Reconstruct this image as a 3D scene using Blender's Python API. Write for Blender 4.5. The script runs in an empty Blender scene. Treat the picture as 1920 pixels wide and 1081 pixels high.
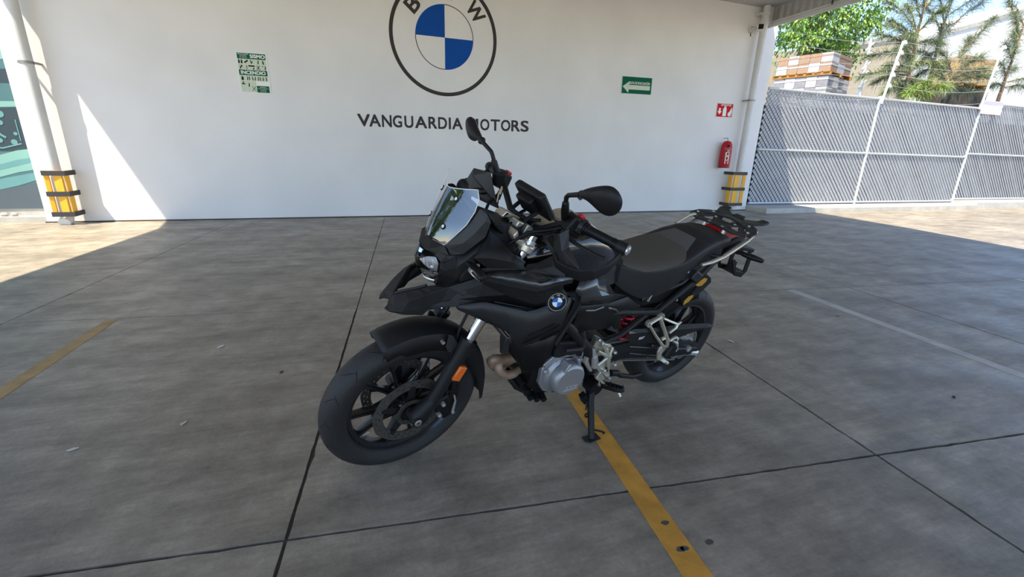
import bpy, bmesh, math, random
from mathutils import Vector, Matrix
random.seed(7)
R = math.radians
SC = bpy.context.scene
COL = SC.collection

# ------------------------------------------------------------------ camera, sky, sun, exposure
cam_d = bpy.data.cameras.new('camera')
cam = bpy.data.objects.new('camera', cam_d)
COL.objects.link(cam)
cam_d.sensor_width = 36.0
cam_d.lens = 847.0 / 1920.0 * 36.0
cam_d.clip_end = 400
CAMZ = 1.305
_m = Matrix((((0.9438522, 0.0700214, -0.3228624), (-0.3290019, 0.2880082, -0.8993381), (0.0300141, 0.9550646, 0.2948743))))
cam.matrix_world = Matrix.Translation((0, 0, CAMZ)) @ _m.to_4x4()
SC.camera = cam

SUN_DIR = Vector((-0.455, -0.28, 1.0)).normalized()      # towards the sun
world = bpy.data.worlds.new('sky')
SC.world = world
world.use_nodes = True
wn = world.node_tree.nodes
wl = world.node_tree.links
wn.clear()
w_out = wn.new('ShaderNodeOutputWorld')
w_bg = wn.new('ShaderNodeBackground')
w_sky = wn.new('ShaderNodeTexSky')
w_sky.sky_type = 'NISHITA'
w_sky.sun_disc = False
w_sky.sun_elevation = math.asin(SUN_DIR.z)
w_sky.sun_rotation = math.atan2(SUN_DIR.x, SUN_DIR.y)
w_sky.altitude = 1800
w_sky.air_density = 1.0
w_sky.dust_density = 0.2
w_sky.ozone_density = 3.0
w_bg.inputs['Strength'].default_value = 0.28
w_tint = wn.new('ShaderNodeMixRGB')
w_tint.blend_type = 'MULTIPLY'
w_tint.inputs[0].default_value = 1.0
w_tint.inputs[2].default_value = (1.10, 1.0, 0.94, 1)
wl.new(w_sky.outputs[0], w_tint.inputs[1])
wl.new(w_tint.outputs[0], w_bg.inputs[0])
wl.new(w_bg.outputs[0], w_out.inputs[0])
sun_d = bpy.data.lights.new('sun', 'SUN')
sun_d.energy = 6.7
sun_d.angle = R(0.53)
sun_d.color = (1.0, 0.90, 0.74)
sun = bpy.data.objects.new('sun', sun_d)
COL.objects.link(sun)
sun.location = (-20, -15, 30)
sun.rotation_euler = SUN_DIR.to_track_quat('Z', 'Y').to_euler()

vs = SC.view_settings
vs.view_transform = 'Standard'
vs.look = 'None'
vs.gamma = 1.0
vs.use_curve_mapping = False
vs.exposure = 0.70

# ------------------------------------------------------------------ materials
MATS = {}


def mat(name, col, rough=0.5, metal=0.0, coat=0.0, bump=0.0, bscale=200.0, var=0.0, vscale=4.0,
        spec=0.5, emit=None, coords='Object', stretch=None):
    """principled material with procedural mottling (var) and fine relief (bump)"""
    if name in MATS:
        return MATS[name]
    m = bpy.data.materials.new(name)
    m.use_nodes = True
    nt = m.node_tree
    b = nt.nodes['Principled BSDF']
    b.inputs['Roughness'].default_value = rough
    b.inputs['Metallic'].default_value = metal
    b.inputs['Coat Weight'].default_value = coat
    b.inputs['Specular IOR Level'].default_value = spec
    b.inputs['Base Color'].default_value = (*col, 1)
    tc = nt.nodes.new('ShaderNodeTexCoord')
    src = tc.outputs[coords]
    if stretch:
        mp = nt.nodes.new('ShaderNodeMapping')
        mp.inputs['Scale'].default_value = stretch
        nt.links.new(src, mp.inputs[0])
        src = mp.outputs[0]
    n = nt.nodes.new('ShaderNodeTexNoise')
    n.inputs['Scale'].default_value = vscale
    n.inputs['Detail'].default_value = 6
    nt.links.new(src, n.inputs['Vector'])
    r = nt.nodes.new('ShaderNodeValToRGB')
    v = max(var, 0.04)
    r.color_ramp.elements[0].position = 0.3
    r.color_ramp.elements[1].position = 0.7
    r.color_ramp.elements[0].color = (*[max(0, c * (1 - v)) for c in col], 1)
    r.color_ramp.elements[1].color = (*[min(1, c * (1 + v)) for c in col], 1)
    nt.links.new(n.outputs['Fac'], r.inputs[0])
    nt.links.new(r.outputs[0], b.inputs['Base Color'])
    if bump > 0:
        n2 = nt.nodes.new('ShaderNodeTexNoise')
        n2.inputs['Scale'].default_value = bscale
        n2.inputs['Detail'].default_value = 4
        nt.links.new(src, n2.inputs['Vector'])
        bp = nt.nodes.new('ShaderNodeBump')
        bp.inputs['Strength'].default_value = bump
        bp.inputs['Distance'].default_value = 0.01
        nt.links.new(n2.outputs['Fac'], bp.inputs['Height'])
        nt.links.new(bp.outputs[0], b.inputs['Normal'])
    if emit:
        b.inputs['Emission Color'].default_value = (*emit, 1)
        b.inputs['Emission Strength'].default_value = 1.0
    MATS[name] = m
    return m


def glass(name, tint, rough=0.0, ior=1.5):
    m = bpy.data.materials.new(name)
    m.use_nodes = True
    nt = m.node_tree
    nt.nodes.clear()
    o = nt.nodes.new('ShaderNodeOutputMaterial')
    mx = nt.nodes.new('ShaderNodeMixShader')
    t = nt.nodes.new('ShaderNodeBsdfTransparent')
    t.inputs[0].default_value = (*tint, 1)
    g = nt.nodes.new('ShaderNodeBsdfGlossy')
    g.inputs['Roughness'].default_value = rough
    f = nt.nodes.new('ShaderNodeFresnel')
    f.inputs[0].default_value = ior
    nt.links.new(f.outputs[0], mx.inputs[0])
    nt.links.new(t.outputs[0], mx.inputs[1])
    nt.links.new(g.outputs[0], mx.inputs[2])
    nt.links.new(mx.outputs[0], o.inputs[0])
    MATS[name] = m
    return m


def concrete_floor():
    m = bpy.data.materials.new('floor_concrete')
    m.use_nodes = True
    nt = m.node_tree
    b = nt.nodes['Principled BSDF']
    tc = nt.nodes.new('ShaderNodeTexCoord')
    obj = tc.outputs['Object']

    def noise(scale, detail, rough=0.6, mapping=None):
        n = nt.nodes.new('ShaderNodeTexNoise')
        n.inputs['Scale'].default_value = scale
        n.inputs['Detail'].default_value = detail
        n.inputs['Roughness'].default_value = rough
        if mapping:
            mp = nt.nodes.new('ShaderNodeMapping')
            mp.inputs['Scale'].default_value = mapping
            mp.inputs['Rotation'].default_value = (0, 0, R(25))
            nt.links.new(obj, mp.inputs[0])
            nt.links.new(mp.outputs[0], n.inputs['Vector'])
        else:
            nt.links.new(obj, n.inputs['Vector'])
        return n.outputs['Fac']

    def ramp(src, p0, c0, p1, c1):
        r = nt.nodes.new('ShaderNodeValToRGB')
        r.color_ramp.elements[0].position = p0
        r.color_ramp.elements[1].position = p1
        r.color_ramp.elements[0].color = (*c0, 1)
        r.color_ramp.elements[1].color = (*c1, 1)
        nt.links.new(src, r.inputs[0])
        return r.outputs[0]

    def mul(a, c, fac=1.0, typ='MULTIPLY'):
        x = nt.nodes.new('ShaderNodeMixRGB')
        x.blend_type = typ
        x.inputs[0].default_value = fac
        nt.links.new(a, x.inputs[1])
        nt.links.new(c, x.inputs[2])
        return x.outputs[0]
    base = ramp(noise(0.9, 8), 0.30, (0.275, 0.233, 0.176), 0.72, (0.445, 0.387, 0.298))
    mott = ramp(noise(5.0, 10, 0.7), 0.28, (0.68, 0.68, 0.68), 0.70, (1.18, 1.18, 1.18))
    streak = ramp(noise(3.2, 6, 0.6, (0.45, 2.2, 1)), 0.32, (0.76, 0.76, 0.76), 0.66, (1.12, 1.12, 1.12))
    fine = ramp(noise(60, 4), 0.2, (0.86, 0.86, 0.86), 0.8, (1.1, 1.1, 1.1))
    chalk = ramp(noise(7.5, 12, 0.75, (0.8, 1.6, 1)), 0.60, (0, 0, 0), 0.74, (1, 1, 1))
    scr = ramp(noise(16.0, 10, 0.72, (0.35, 2.4, 1)), 0.30, (0.80, 0.80, 0.80), 0.66, (1.10, 1.10, 1.10))
    patch = ramp(noise(2.1, 12, 0.72), 0.32, (0.70, 0.69, 0.68), 0.60, (1.06, 1.06, 1.06))
    c = mul(base, mott)
    c = mul(c, scr)
    c = mul(c, patch)
    c = mul(c, streak)
    c = mul(c, fine)
    x = nt.nodes.new('ShaderNodeMixRGB')
    x.inputs[2].default_value = (0.42, 0.41, 0.39, 1)
    ml = nt.nodes.new('ShaderNodeMath')
    ml.operation = 'MULTIPLY'
    ml.inputs[1].default_value = 0.42
    nt.links.new(chalk, ml.inputs[0])
    nt.links.new(ml.outputs[0], x.inputs[0])
    nt.links.new(c, x.inputs[1])
    nt.links.new(x.outputs[0], b.inputs['Base Color'])
    rr = ramp(noise(2.0, 8, 0.65), 0.3, (0.34, 0.34, 0.34), 0.7, (0.58, 0.58, 0.58))
    nt.links.new(rr, b.inputs['Roughness'])
    bp = nt.nodes.new('ShaderNodeBump')
    bp.inputs['Strength'].default_value = 0.22
    bp.inputs['Distance'].default_value = 0.01
    nt.links.new(noise(35, 8, 0.7), bp.inputs['Height'])
    nt.links.new(bp.outputs[0], b.inputs['Normal'])
    b.inputs['Specular IOR Level'].default_value = 0.45
    MATS['floor_concrete'] = m
    return m


M_floor = concrete_floor()
M_joint = mat('joint_dirt', (0.085, 0.08, 0.072), 0.95)
M_wall = mat('wall_white_paint', (0.75, 0.735, 0.71), 0.75, bump=0.25, bscale=14, var=0.05, vscale=0.9)
M_white = mat('white_paint', (0.80, 0.80, 0.78), 0.55, bump=0.05, var=0.05)
M_pvc = mat('grey_pvc', (0.60, 0.60, 0.58), 0.45, var=0.06)
M_galv = mat('galvanised_steel', (0.55, 0.57, 0.58), 0.42, metal=0.55, var=0.12, vscale=30)
M_steel = mat('dull_steel', (0.30, 0.29, 0.27), 0.5, metal=0.7, var=0.15, vscale=20)
M_yline = mat('yellow_floor_paint', (0.62, 0.30, 0.042), 0.6, bump=0.15, bscale=60, var=0.22, vscale=9)
M_wline = mat('white_floor_paint', (0.50, 0.47, 0.41), 0.6, bump=0.15, bscale=60, var=0.18, vscale=9)
M_yguard = mat('yellow_guard', (0.80, 0.40, 0.02), 0.5, var=0.05)
M_black = mat('black_strap', (0.035, 0.035, 0.035), 0.6)
M_blue = mat('emblem_blue_paint', (0.005, 0.070, 0.33), 0.6, spec=0.12)
M_ink = mat('sign_charcoal_paint', (0.052, 0.045, 0.043), 0.65, spec=0.12)
M_green = mat('sign_green', (0.003, 0.11, 0.055), 0.6, spec=0.1)
M_signwhite = mat('sign_white', (0.78, 0.80, 0.74), 0.4)
M_signpale = mat('sign_pale_green', (0.55, 0.62, 0.47), 0.45)
M_signblack = mat('sign_black', (0.012, 0.012, 0.012), 0.6, spec=0.1)
M_red = mat('sign_red', (0.55, 0.012, 0.02), 0.6, spec=0.12)
M_redcyl = mat('extinguisher_red', (0.40, 0.010, 0.016), 0.45, var=0.08, spec=0.3)
M_yel = mat('sign_yellow', (0.75, 0.5, 0.03), 0.5)
M_slat = mat('grey_privacy_slat', (0.47, 0.48, 0.495), 0.5, var=0.08, vscale=3)
M_wire = mat('dark_chain_wire', (0.05, 0.055, 0.06), 0.5, metal=0.3)
M_curb = mat('curb_concrete', (0.44, 0.42, 0.37), 0.85, bump=0.3, bscale=25, var=0.12, vscale=5)
M_soil = mat('dark_soil', (0.06, 0.05, 0.04), 0.95, bump=0.5, bscale=12, var=0.4)
M_sheet = mat('grey_roof_sheet', (0.42, 0.41, 0.39), 0.55, metal=0.2, var=0.08)
M_roof = mat('roof_under', (0.48, 0.47, 0.45), 0.7, var=0.05)
M_carton = mat('brown_carton', (0.36, 0.235, 0.15), 0.8, var=0.10, vscale=5)
M_wrap = mat('white_wrap', (0.47, 0.44, 0.41), 0.35, var=0.10, vscale=6)
M_block = mat('grey_block', (0.25, 0.245, 0.26), 0.7, var=0.15, vscale=6)
M_pallet = mat('orange_pallet_wood', (0.42, 0.19, 0.035), 0.8, var=0.2, vscale=8)
M_beige = mat('beige_render', (0.46, 0.39, 0.28), 0.85, bump=0.2, bscale=8, var=0.08)
M_bwhite = mat('white_building', (0.66, 0.655, 0.63), 0.8, bump=0.1, bscale=6, var=0.05)
M_bark = mat('tree_bark', (0.30, 0.19, 0.11), 0.9, bump=0.6, bscale=30, var=0.3, vscale=14)
M_bark2 = mat('dark_bark', (0.11, 0.085, 0.06), 0.9, bump=0.6, bscale=30, var=0.3, vscale=14)
M_leaf = mat('green_leaf', (0.13, 0.27, 0.035), 0.5, var=0.35, vscale=1.5)
M_leaf2 = mat('yellow_green_leaf', (0.27, 0.40, 0.07), 0.5, var=0.3, vscale=1.5)
M_needle = mat('olive_needle', (0.20, 0.24, 0.085), 0.6, var=0.35, vscale=1.2)
M_needle2 = mat('grey_green_needle', (0.11, 0.145, 0.10), 0.6, var=0.35, vscale=1.2)
M_paper = mat('litter_white', (0.62, 0.60, 0.54), 0.8)
M_dryleaf = mat('litter_dark', (0.07, 0.055, 0.04), 0.8)


# ------------------------------------------------------------------ mesh builder
def V(*a):
    return Vector(a)


def mir(p):
    return (p[0], -p[1], p[2])


def mirs(ps):
    return [mir(p) for p in ps]


class MB:
    def __init__(s):
        s.v, s.f, s.m = [], [], []

    def add(s, vs_, fs_, mi=0):
        o = len(s.v)
        s.v += [tuple(p) for p in vs_]
        for f in fs_:
            s.f.append([o + i for i in f])
            s.m.append(mi)
        return s

    def box(s, c, d, rot=None, mi=0, taper=1.0):
        x, y, z = d[0] / 2, d[1] / 2, d[2] / 2
        P = []
        for sz in (-1, 1):
            k = taper if sz > 0 else 1.0
            for sx, sy in ((-1, -1), (1, -1), (1, 1), (-1, 1)):
                p = Vector((sx * x * k, sy * y * k, sz * z))
                if rot is not None:
                    p = rot @ p
                P.append(p + Vector(c))
        s.add(P, [(3, 2, 1, 0), (4, 5, 6, 7), (0, 1, 5, 4), (1, 2, 6, 5), (2, 3, 7, 6), (3, 0, 4, 7)], mi)
        return s

    def tube(s, pts, r, seg=10, mi=0, cap=True, squash=None):
        """sweep a circle along pts; r is a number or a list"""
        pts = [Vector(p) for p in pts]
        n = len(pts)
        rr = r if isinstance(r, (list, tuple)) else [r] * n
        o = len(s.v)
        t0 = (pts[1] - pts[0]).normalized()
        ref = Vector((0, 0, 1)) if abs(t0.z) < 0.9 else Vector((1, 0, 0))
        u = t0.cross(ref).normalized()
        for i, p in enumerate(pts):
            if i == 0:
                t = t0
            elif i == n - 1:
                t = (pts[-1] - pts[-2]).normalized()
            else:
                t = ((pts[i + 1] - p).normalized() + (p - pts[i - 1]).normalized())
                t = t.normalized() if t.length > 1e-6 else (pts[i + 1] - p).normalized()
            u = (u - t * u.dot(t))
            u = u.normalized() if u.length > 1e-6 else t.orthogonal().normalized()
            w = t.cross(u)
            for k in range(seg):
                a = 2 * math.pi * k / seg
                q = u * math.cos(a) * rr[i] + w * math.sin(a) * rr[i] * (squash or 1.0)
                s.v.append(tuple(p + q))
        for i in range(n - 1):
            for k in range(seg):
                a, b = o + i * seg + k, o + i * seg + (k + 1) % seg
                s.f.append([a, b, b + seg, a + seg])
                s.m.append(mi)
        if cap:
            s.f.append([o + k for k in reversed(range(seg))])
            s.m.append(mi)
            s.f.append([o + (n - 1) * seg + k for k in range(seg)])
            s.m.append(mi)
        return s

    def cyl(s, p0, p1, r0, r1=None, seg=16, mi=0):
        return s.tube([p0, p1], [r0, r0 if r1 is None else r1], seg, mi)

    def lathe(s, prof, c, axis=(0, 1, 0), seg=48, mi=0, closed=False, a0=0.0, a1=2 * math.pi):
        """prof = [(radius, offset along axis)]"""
        ax = Vector(axis).normalized()
        u = ax.orthogonal().normalized()
        if abs(ax.y) > 0.99:
            u = Vector((1, 0, 0))
        w = ax.cross(u) * (-1 if abs(ax.y) > 0.99 else 1)
        full = abs(a1 - a0 - 2 * math.pi) < 1e-6
        na = seg if full else seg + 1
        o = len(s.v)
        n = len(prof)
        for k in range(na):
            a = a0 + (a1 - a0) * k / seg
            d = u * math.cos(a) + w * math.sin(a)
            for r_, h_ in prof:
                s.v.append(tuple(Vector(c) + d * r_ + ax * h_))
        for k in range(seg):
            k2 = (k + 1) % na if full else k + 1
            for i in range(n if closed else n - 1):
                j = (i + 1) % n
                s.f.append([o + k * n + i, o + k * n + j, o + k2 * n + j, o + k2 * n + i])
                s.m.append(mi)
        return s

    def loft(s, rows, mi=0, cap=False, closed=False):
        o = len(s.v)
        n = len(rows[0])
        for rw in rows:
            s.v += [tuple(p) for p in rw]
        for i in range(len(rows) - 1):
            for k in range(n if closed else n - 1):
                j = (k + 1) % n
                s.f.append([o + i * n + k, o + i * n + j, o + (i + 1) * n + j, o + (i + 1) * n + k])
                s.m.append(mi)
        if cap:
            s.f.append([o + k for k in reversed(range(n))])
            s.m.append(mi)
            s.f.append([o + (len(rows) - 1) * n + k for k in range(n)])
            s.m.append(mi)
        return s

    def plate(s, pts, t, mi=0, direction=None):
        """a polygon given real thickness t along its normal (or direction)"""
        pts = [Vector(p) for p in pts]
        n = Vector((0, 0, 0))
        for i, p in enumerate(pts):
            q = pts[(i + 1) % len(pts)]
            n += Vector(((p.y - q.y) * (p.z + q.z), (p.z - q.z) * (p.x + q.x), (p.x - q.x) * (p.y + q.y)))
        n.normalize()
        if direction is None:
            cy_ = sum(p.y for p in pts)
            if abs(n.y) > .25 and n.y * cy_ < 0:
                n = -n
        d = Vector(direction).normalized() if direction else n
        k = len(pts)
        back = [p - d * t for p in pts]
        o = len(s.v)
        s.v += [tuple(p) for p in pts] + [tuple(p) for p in back]
        s.f.append([o + i for i in range(k)])
        s.m.append(mi)
        s.f.append([o + k + i for i in reversed(range(k))])
        s.m.append(mi)
        for i in range(k):
            j = (i + 1) % k
            s.f.append([o + i, o + k + i, o + k + j, o + j])
            s.m.append(mi)
        return s

    def sphere(s, c, r, seg=14, rings=8, mi=0, scale=(1, 1, 1)):
        prof = []
        rows = []
        for i in range(rings + 1):
            t = math.pi * i / rings
            rows.append([(c[0] + scale[0] * r * math.sin(t) * math.cos(2 * math.pi * k / seg),
                          c[1] + scale[1] * r * math.sin(t) * math.sin(2 * math.pi * k / seg),
                          c[2] + scale[2] * r * math.cos(t)) for k in range(seg)])
        return s.loft(rows, mi, closed=True)

    def map(s, fn, start=0):
        for i in range(start, len(s.v)):
            s.v[i] = tuple(fn(s.v[i]))
        return s

    def build(s, name, mats, parent=None, smooth=30, bevel=0.0, solid=0.0, sub=0, weld=False, segs=2):
        me = bpy.data.meshes.new(name)
        me.from_pydata(s.v, [], s.f)
        me.polygons.foreach_set('material_index', s.m)
        me.validate()
        bm = bmesh.new()
        bm.from_mesh(me)
        if weld:
            bmesh.ops.remove_doubles(bm, verts=bm.verts, dist=1e-4)
        bmesh.ops.recalc_face_normals(bm, faces=bm.faces)
        bm.to_mesh(me)
        bm.free()
        for m in (mats if isinstance(mats, (list, tuple)) else [mats]):
            me.materials.append(m)
        if smooth:
            me.polygons.foreach_set('use_smooth', [True] * len(me.polygons))
            me.set_sharp_from_angle(angle=R(smooth))
        me.update()
        o = bpy.data.objects.new(name, me)
        COL.objects.link(o)
        if parent is not None:
            o.parent = parent
        if solid:
            md = o.modifiers.new('thickness', 'SOLIDIFY')
            md.thickness = solid
            md.offset = -1
        if sub:
            md = o.modifiers.new('smooth', 'SUBSURF')
            md.levels = sub
            md.render_levels = sub
        if bevel:
            md = o.modifiers.new('edges', 'BEVEL')
            md.width = bevel
            md.segments = segs
            md.limit_method = 'ANGLE'
            md.angle_limit = R(32)
            md.harden_normals = False
        return o


def empty(name, loc=(0, 0, 0), rot=(0, 0, 0)):
    o = bpy.data.objects.new(name, None)
    o.empty_display_size = 0.1
    COL.objects.link(o)
    o.location = loc
    o.rotation_euler = rot
    return o


def tag(o, label=None, cat=None, group=None, kind=None):
    if label:
        o['label'] = label
    if cat:
        o['category'] = cat
    if group:
        o['group'] = group
    if kind:
        o['kind'] = kind
    return o


def islands(m):
    """split a builder into its loose pieces"""
    par = list(range(len(m.v)))

    def find(i):
        while par[i] != i:
            par[i] = par[par[i]]
            i = par[i]
        return i
    for f in m.f:
        for i in f[1:]:
            a, b = find(f[0]), find(i)
            if a != b:
                par[b] = a
    out = {}
    for f, mi in zip(m.f, m.m):
        r = find(f[0])
        if r not in out:
            out[r] = (MB(), {})
        q, ix = out[r]
        g = []
        for i in f:
            if i not in ix:
                ix[i] = len(q.v)
                q.v.append(m.v[i])
            g.append(ix[i])
        q.f.append(g)
        q.m.append(mi)
    return [q for q, _ in out.values()]


def rebase(o, loc):
    """move a mesh object's origin to loc (world) keeping its shape in place"""
    d = Vector(loc)
    o.data.transform(Matrix.Translation(-d))
    o.location = d
    return o


def text_geo(body, size, depth=0.004, weight=0.0, space=1.0, align='CENTER', xscale=1.0):
    """extruded lettering in the XY plane (x right, y up), as (verts, faces)"""
    c = bpy.data.curves.new('lettering', 'FONT')
    c.body = body
    c.size = size
    c.extrude = depth / 2
    c.offset = weight
    c.space_character = space
    c.align_x = align
    c.align_y = 'CENTER'
    c.resolution_u = 6
    o = bpy.data.objects.new('lettering', c)
    COL.objects.link(o)
    dg = bpy.context.evaluated_depsgraph_get()
    me = bpy.data.meshes.new_from_object(o.evaluated_get(dg))
    vs_ = [(v.co.x * xscale, v.co.y, v.co.z) for v in me.vertices]
    fs_ = [tuple(p.vertices) for p in me.polygons]
    bpy.data.objects.remove(o)
    bpy.data.curves.remove(c)
    bpy.data.meshes.remove(me)
    return vs_, fs_


def fit_text(body, w, h, **k):
    """lettering scaled to exactly w by h, centred on the origin"""
    w_ = k.pop('weight', 0.0)
    vs_, fs_ = text_geo(body, 1.0, **k)
    if w_ > 0:
        # heavier strokes: the outline laid down four times, a hair apart
        n0, v0, f0 = len(vs_), vs_, fs_
        vs_, fs_ = [], []
        for i_, (dx, dy) in enumerate(((-w_, -w_), (w_, -w_), (w_, w_), (-w_, w_))):
            vs_ += [(v[0] + dx, v[1] + dy, v[2] + .00002 * i_) for v in v0]
            fs_ += [tuple(q + n0 * i_ for q in f) for f in f0]
    x0, x1 = min(v[0] for v in vs_), max(v[0] for v in vs_)
    y0, y1 = min(v[1] for v in vs_), max(v[1] for v in vs_)
    sx, sy = w / (x1 - x0), h / (y1 - y0)
    return [((v[0] - (x0 + x1) / 2) * sx, (v[1] - (y0 + y1) / 2) * sy, v[2]) for v in vs_], fs_

# ------------------------------------------------------------------ floor of cut concrete slabs
WY = 8.937                                            # face of the back wall
PHI = R(6.7)
E1 = V(math.cos(PHI), -math.sin(PHI), 0)
E2 = V(math.sin(PHI), math.cos(PHI), 0)
FO = V(-0.293, 1.402, 0)


def fl(a, t, z=0.0):
    p = FO + E1 * a + E2 * t
    return V(p.x, p.y, z)


bed = MB().box((4, 10, -0.06), (110, 90, 0.1))
floor = tag(bed.build('floor', M_joint, smooth=0), kind='structure')
AL = [-14.6, -12.15, -9.7, -7.25, -4.85, -2.42, 0.0, 2.53, 5.0, 7.45, 9.9, 12.35, 14.8, 17.25, 19.7, 22.15, 24.6]
TL = [-9.6, -7.2, -4.8, -2.4, 0.0, 2.38, 4.73, 7.1, 9.5]
for i in range(len(AL) - 1):
    for j in range(len(TL) - 1):
        g = 0.0065 if j < 5 else 0.0035
        c = [fl(AL[i] + g, TL[j] + g), fl(AL[i + 1] - g, TL[j] + g), fl(AL[i + 1] - g, TL[j + 1] - g),
             fl(AL[i] + g, TL[j + 1] - g)]
        if -3 <= i - 5 <= 4 and 3 <= j <= 6:
            # worn, slightly ragged saw-cut edges on the nearer slabs
            P = []
            for k in range(4):
                p, q = c[k], c[(k + 1) % 4]
                d = (q - p).normalized()
                nn = V(-d.y, d.x, 0)
                for h_ in range(48):
                    r_ = random.random()
                    e_ = random.uniform(-.0012, .0022) + (.006 * random.random() if r_ > .93 else 0)
                    P.append(p.lerp(q, h_ / 48) + nn * (e_ if h_ else 0))
            c = P
        MB().plate(c, 0.0095, direction=(0, 0, 1)).build('slab', M_floor, floor, smooth=0)
apron = MB()
for c in ([fl(-60, -50), fl(60, -50), fl(60, -9.62), fl(-60, -9.62)],
          [fl(24.62, -9.6), fl(60, -9.6), fl(60, 9.5), fl(24.62, 9.5)],
          [fl(-60, -9.6), fl(-14.62, -9.6), fl(-14.62, 9.5), fl(-60, 9.5)]):
    apron.plate(c, 0.0095, direction=(0, 0, 1))
apron.build('outer_paving', M_floor, floor, smooth=0)


def line(name, pts, m, label):
    o = MB().plate([V(x, y, 0.002) for x, y in pts], 0.0022, direction=(0, 0, 1)).build(name, m, floor, smooth=0)
    tag(o, label)


M_yfadelit = mat('faded_lit_yellow_floor_paint', (0.40, 0.265, 0.105), 0.65, bump=0.15, bscale=60, var=0.18, vscale=9)  # same yellow paint, faded, its different lighting also put into the colour
line('painted_line', [(0.835, 0.0), (0.925, 0.0), (1.025, 0.834), (1.135, 1.839), (1.24, 2.75), (1.15, 2.76), (1.055, 1.95), (0.93, 0.863)],
     M_yline, 'deep yellow painted bay line running under the motorcycle')
for tok in ((1.0138, 1.0678, 0.0025), (0.9905, 0.9529, 0.0025), (1.0077, 0.9520, 0.0025), (1.1098, 0.9476, 0.0025)):
    P = [V(tok[0] + (.012 + .006 * random.random()) * math.cos(k * math.pi / 5), tok[1] + (.008 + .005 * random.random()) * math.sin(k * math.pi / 5), .0026) for k in range(10)]
    tag(MB().plate(P, .0006, direction=(0, 0, 1)).build('bare_spot', M_joint, floor, smooth=0), 'dark bare spot worn through the floor surface')
line('painted_line', [(-1.845, 2.926), (-1.98, 0.9), (-1.90, 0.9), (-1.76, 2.93), (-1.702, 3.936), (-1.782, 3.942)],
     M_yfadelit, 'faded yellow painted bay line at the left, its different light put into the colour')
line('painted_line', [(4.172, 3.246), (3.985, 1.358), (3.90, 0.4), (3.99, 0.4), (4.08, 1.39), (4.273, 3.241)],
     M_wline, 'worn white painted bay line at the right')
line('painted_line', [(7.39, 2.90), (7.26, 1.3), (7.35, 1.3), (7.48, 2.89)], M_wline, 'white bay line cut off at the right')

# ------------------------------------------------------------------ walls
w = MB().box(((-4.45 + 9.42) / 2, WY + 0.15, 2.4), (9.42 + 4.45, 0.30, 4.9))
tag(w.build('wall_back', M_wall, smooth=0), kind='structure')
bb_ = MB().box((2.48, WY - 0.004, 0.009), (13.9, 0.012, 0.018))  # thin dark strip added as the dark gap line at the wall's foot
tag(bb_.build('base_seam_strip', M_soil, smooth=0), kind='structure')
w = MB().box((-8.5, 9.27, 2.4), (8.1, 0.16, 4.9))
w.box((-8.5, 9.10, 0.035), (8.08, 0.20, 0.10))
tag(w.build('wall_left', M_curb, smooth=0), kind='structure')
# canopy roof over the bay
ROOF = [(-4.77, WY + 0.02), (-4.93, 7.68), (-4.79, 6.88), (-5.1, 4.07), (-5.5, 0.5), (-6.05, -4.5),
        (6.85, -4.5), (7.6, 0.0), (8.2, 2.73), (8.7, 4.7), (9.02, 6.9), (9.12, WY + 0.02)]
rf = MB().plate([V(x, y, 4.50) for x, y in ROOF], 0.05, direction=(0, 0, 1))
ceiling = tag(rf.build('ceiling', M_roof, smooth=0), kind='structure')
# corrugated skirt along the right and left edges
def skirt(name, pts, z0, z1):
    m = MB()
    P = []
    for (x0, y0), (x1, y1) in zip(pts, pts[1:]):
        n = max(2, int(math.hypot(x1 - x0, y1 - y0) / 0.045))
        P += [(x0 + (x1 - x0) * k / n, y0 + (y1 - y0) * k / n) for k in range(n)]
    P.append(pts[-1])
    amp = [0.0, 0.022, 0.022, 0.0]
    rows = [[V(x + amp[k % 4], y, z) for z in (z0, z1)] for k, (x, y) in enumerate(P)]
    m.loft(rows)
    o = m.build(name, M_sheet, smooth=0, solid=0.004)
    return o


sk = tag(skirt('trim_1', ROOF[6:], 4.12, 4.46), kind='structure')
t = MB()
pts = ROOF[6:]
for (x0, y0), (x1, y1) in zip(pts, pts[1:]):
    d = V(x1 - x0, y1 - y0, 0)
    L = d.length
    rot = Matrix.Rotation(math.atan2(d.y, d.x), 3, 'Z')
    t.box(((x0 + x1) / 2, (y0 + y1) / 2, 4.10), (L + 0.01, 0.05, 0.07), rot)
    t.box(((x0 + x1) / 2 - 0.03, (y0 + y1) / 2, 4.155), (L + 0.01, 0.02, 0.035), rot)
t.build('edge_rail', M_pvc, sk, smooth=0)
t = MB().box((9.03, 8.86, 4.30), (0.10, 0.12, 0.40))
t.build('corner_post', M_pvc, sk, smooth=0)
t = MB().box((8.98, 7.35, 4.32), (0.012, 0.02, 0.36))
t.build('panel_joint', M_black, sk, smooth=0)


# ------------------------------------------------------------------ painted emblem and name on the wall
def wall_xf(cx, cz, y=WY, tilt=0.0, rot=0.0):
    """text plane (x, y, depth) -> wall"""
    c, s_ = math.cos(tilt + rot), math.sin(tilt + rot)

    def f(p):
        x, z = p[0] * c - p[1] * s_, p[0] * s_ + p[1] * c
        return (cx + x, y - 0.0005 - p[2] - 0.0015, cz + z)
    return f


def wtext(m, body, cx, cz, wd, ht, y=WY, tilt=0.0, rot=0.0, mi=0, depth=0.003, weight=0.0, **k):
    vs_, fs_ = fit_text(body, wd, ht, depth=depth, weight=weight, **k)
    o = len(m.v)
    m.add(vs_, fs_, mi)
    m.map(wall_xf(cx, cz, y, tilt, rot), o)
    return m


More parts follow.
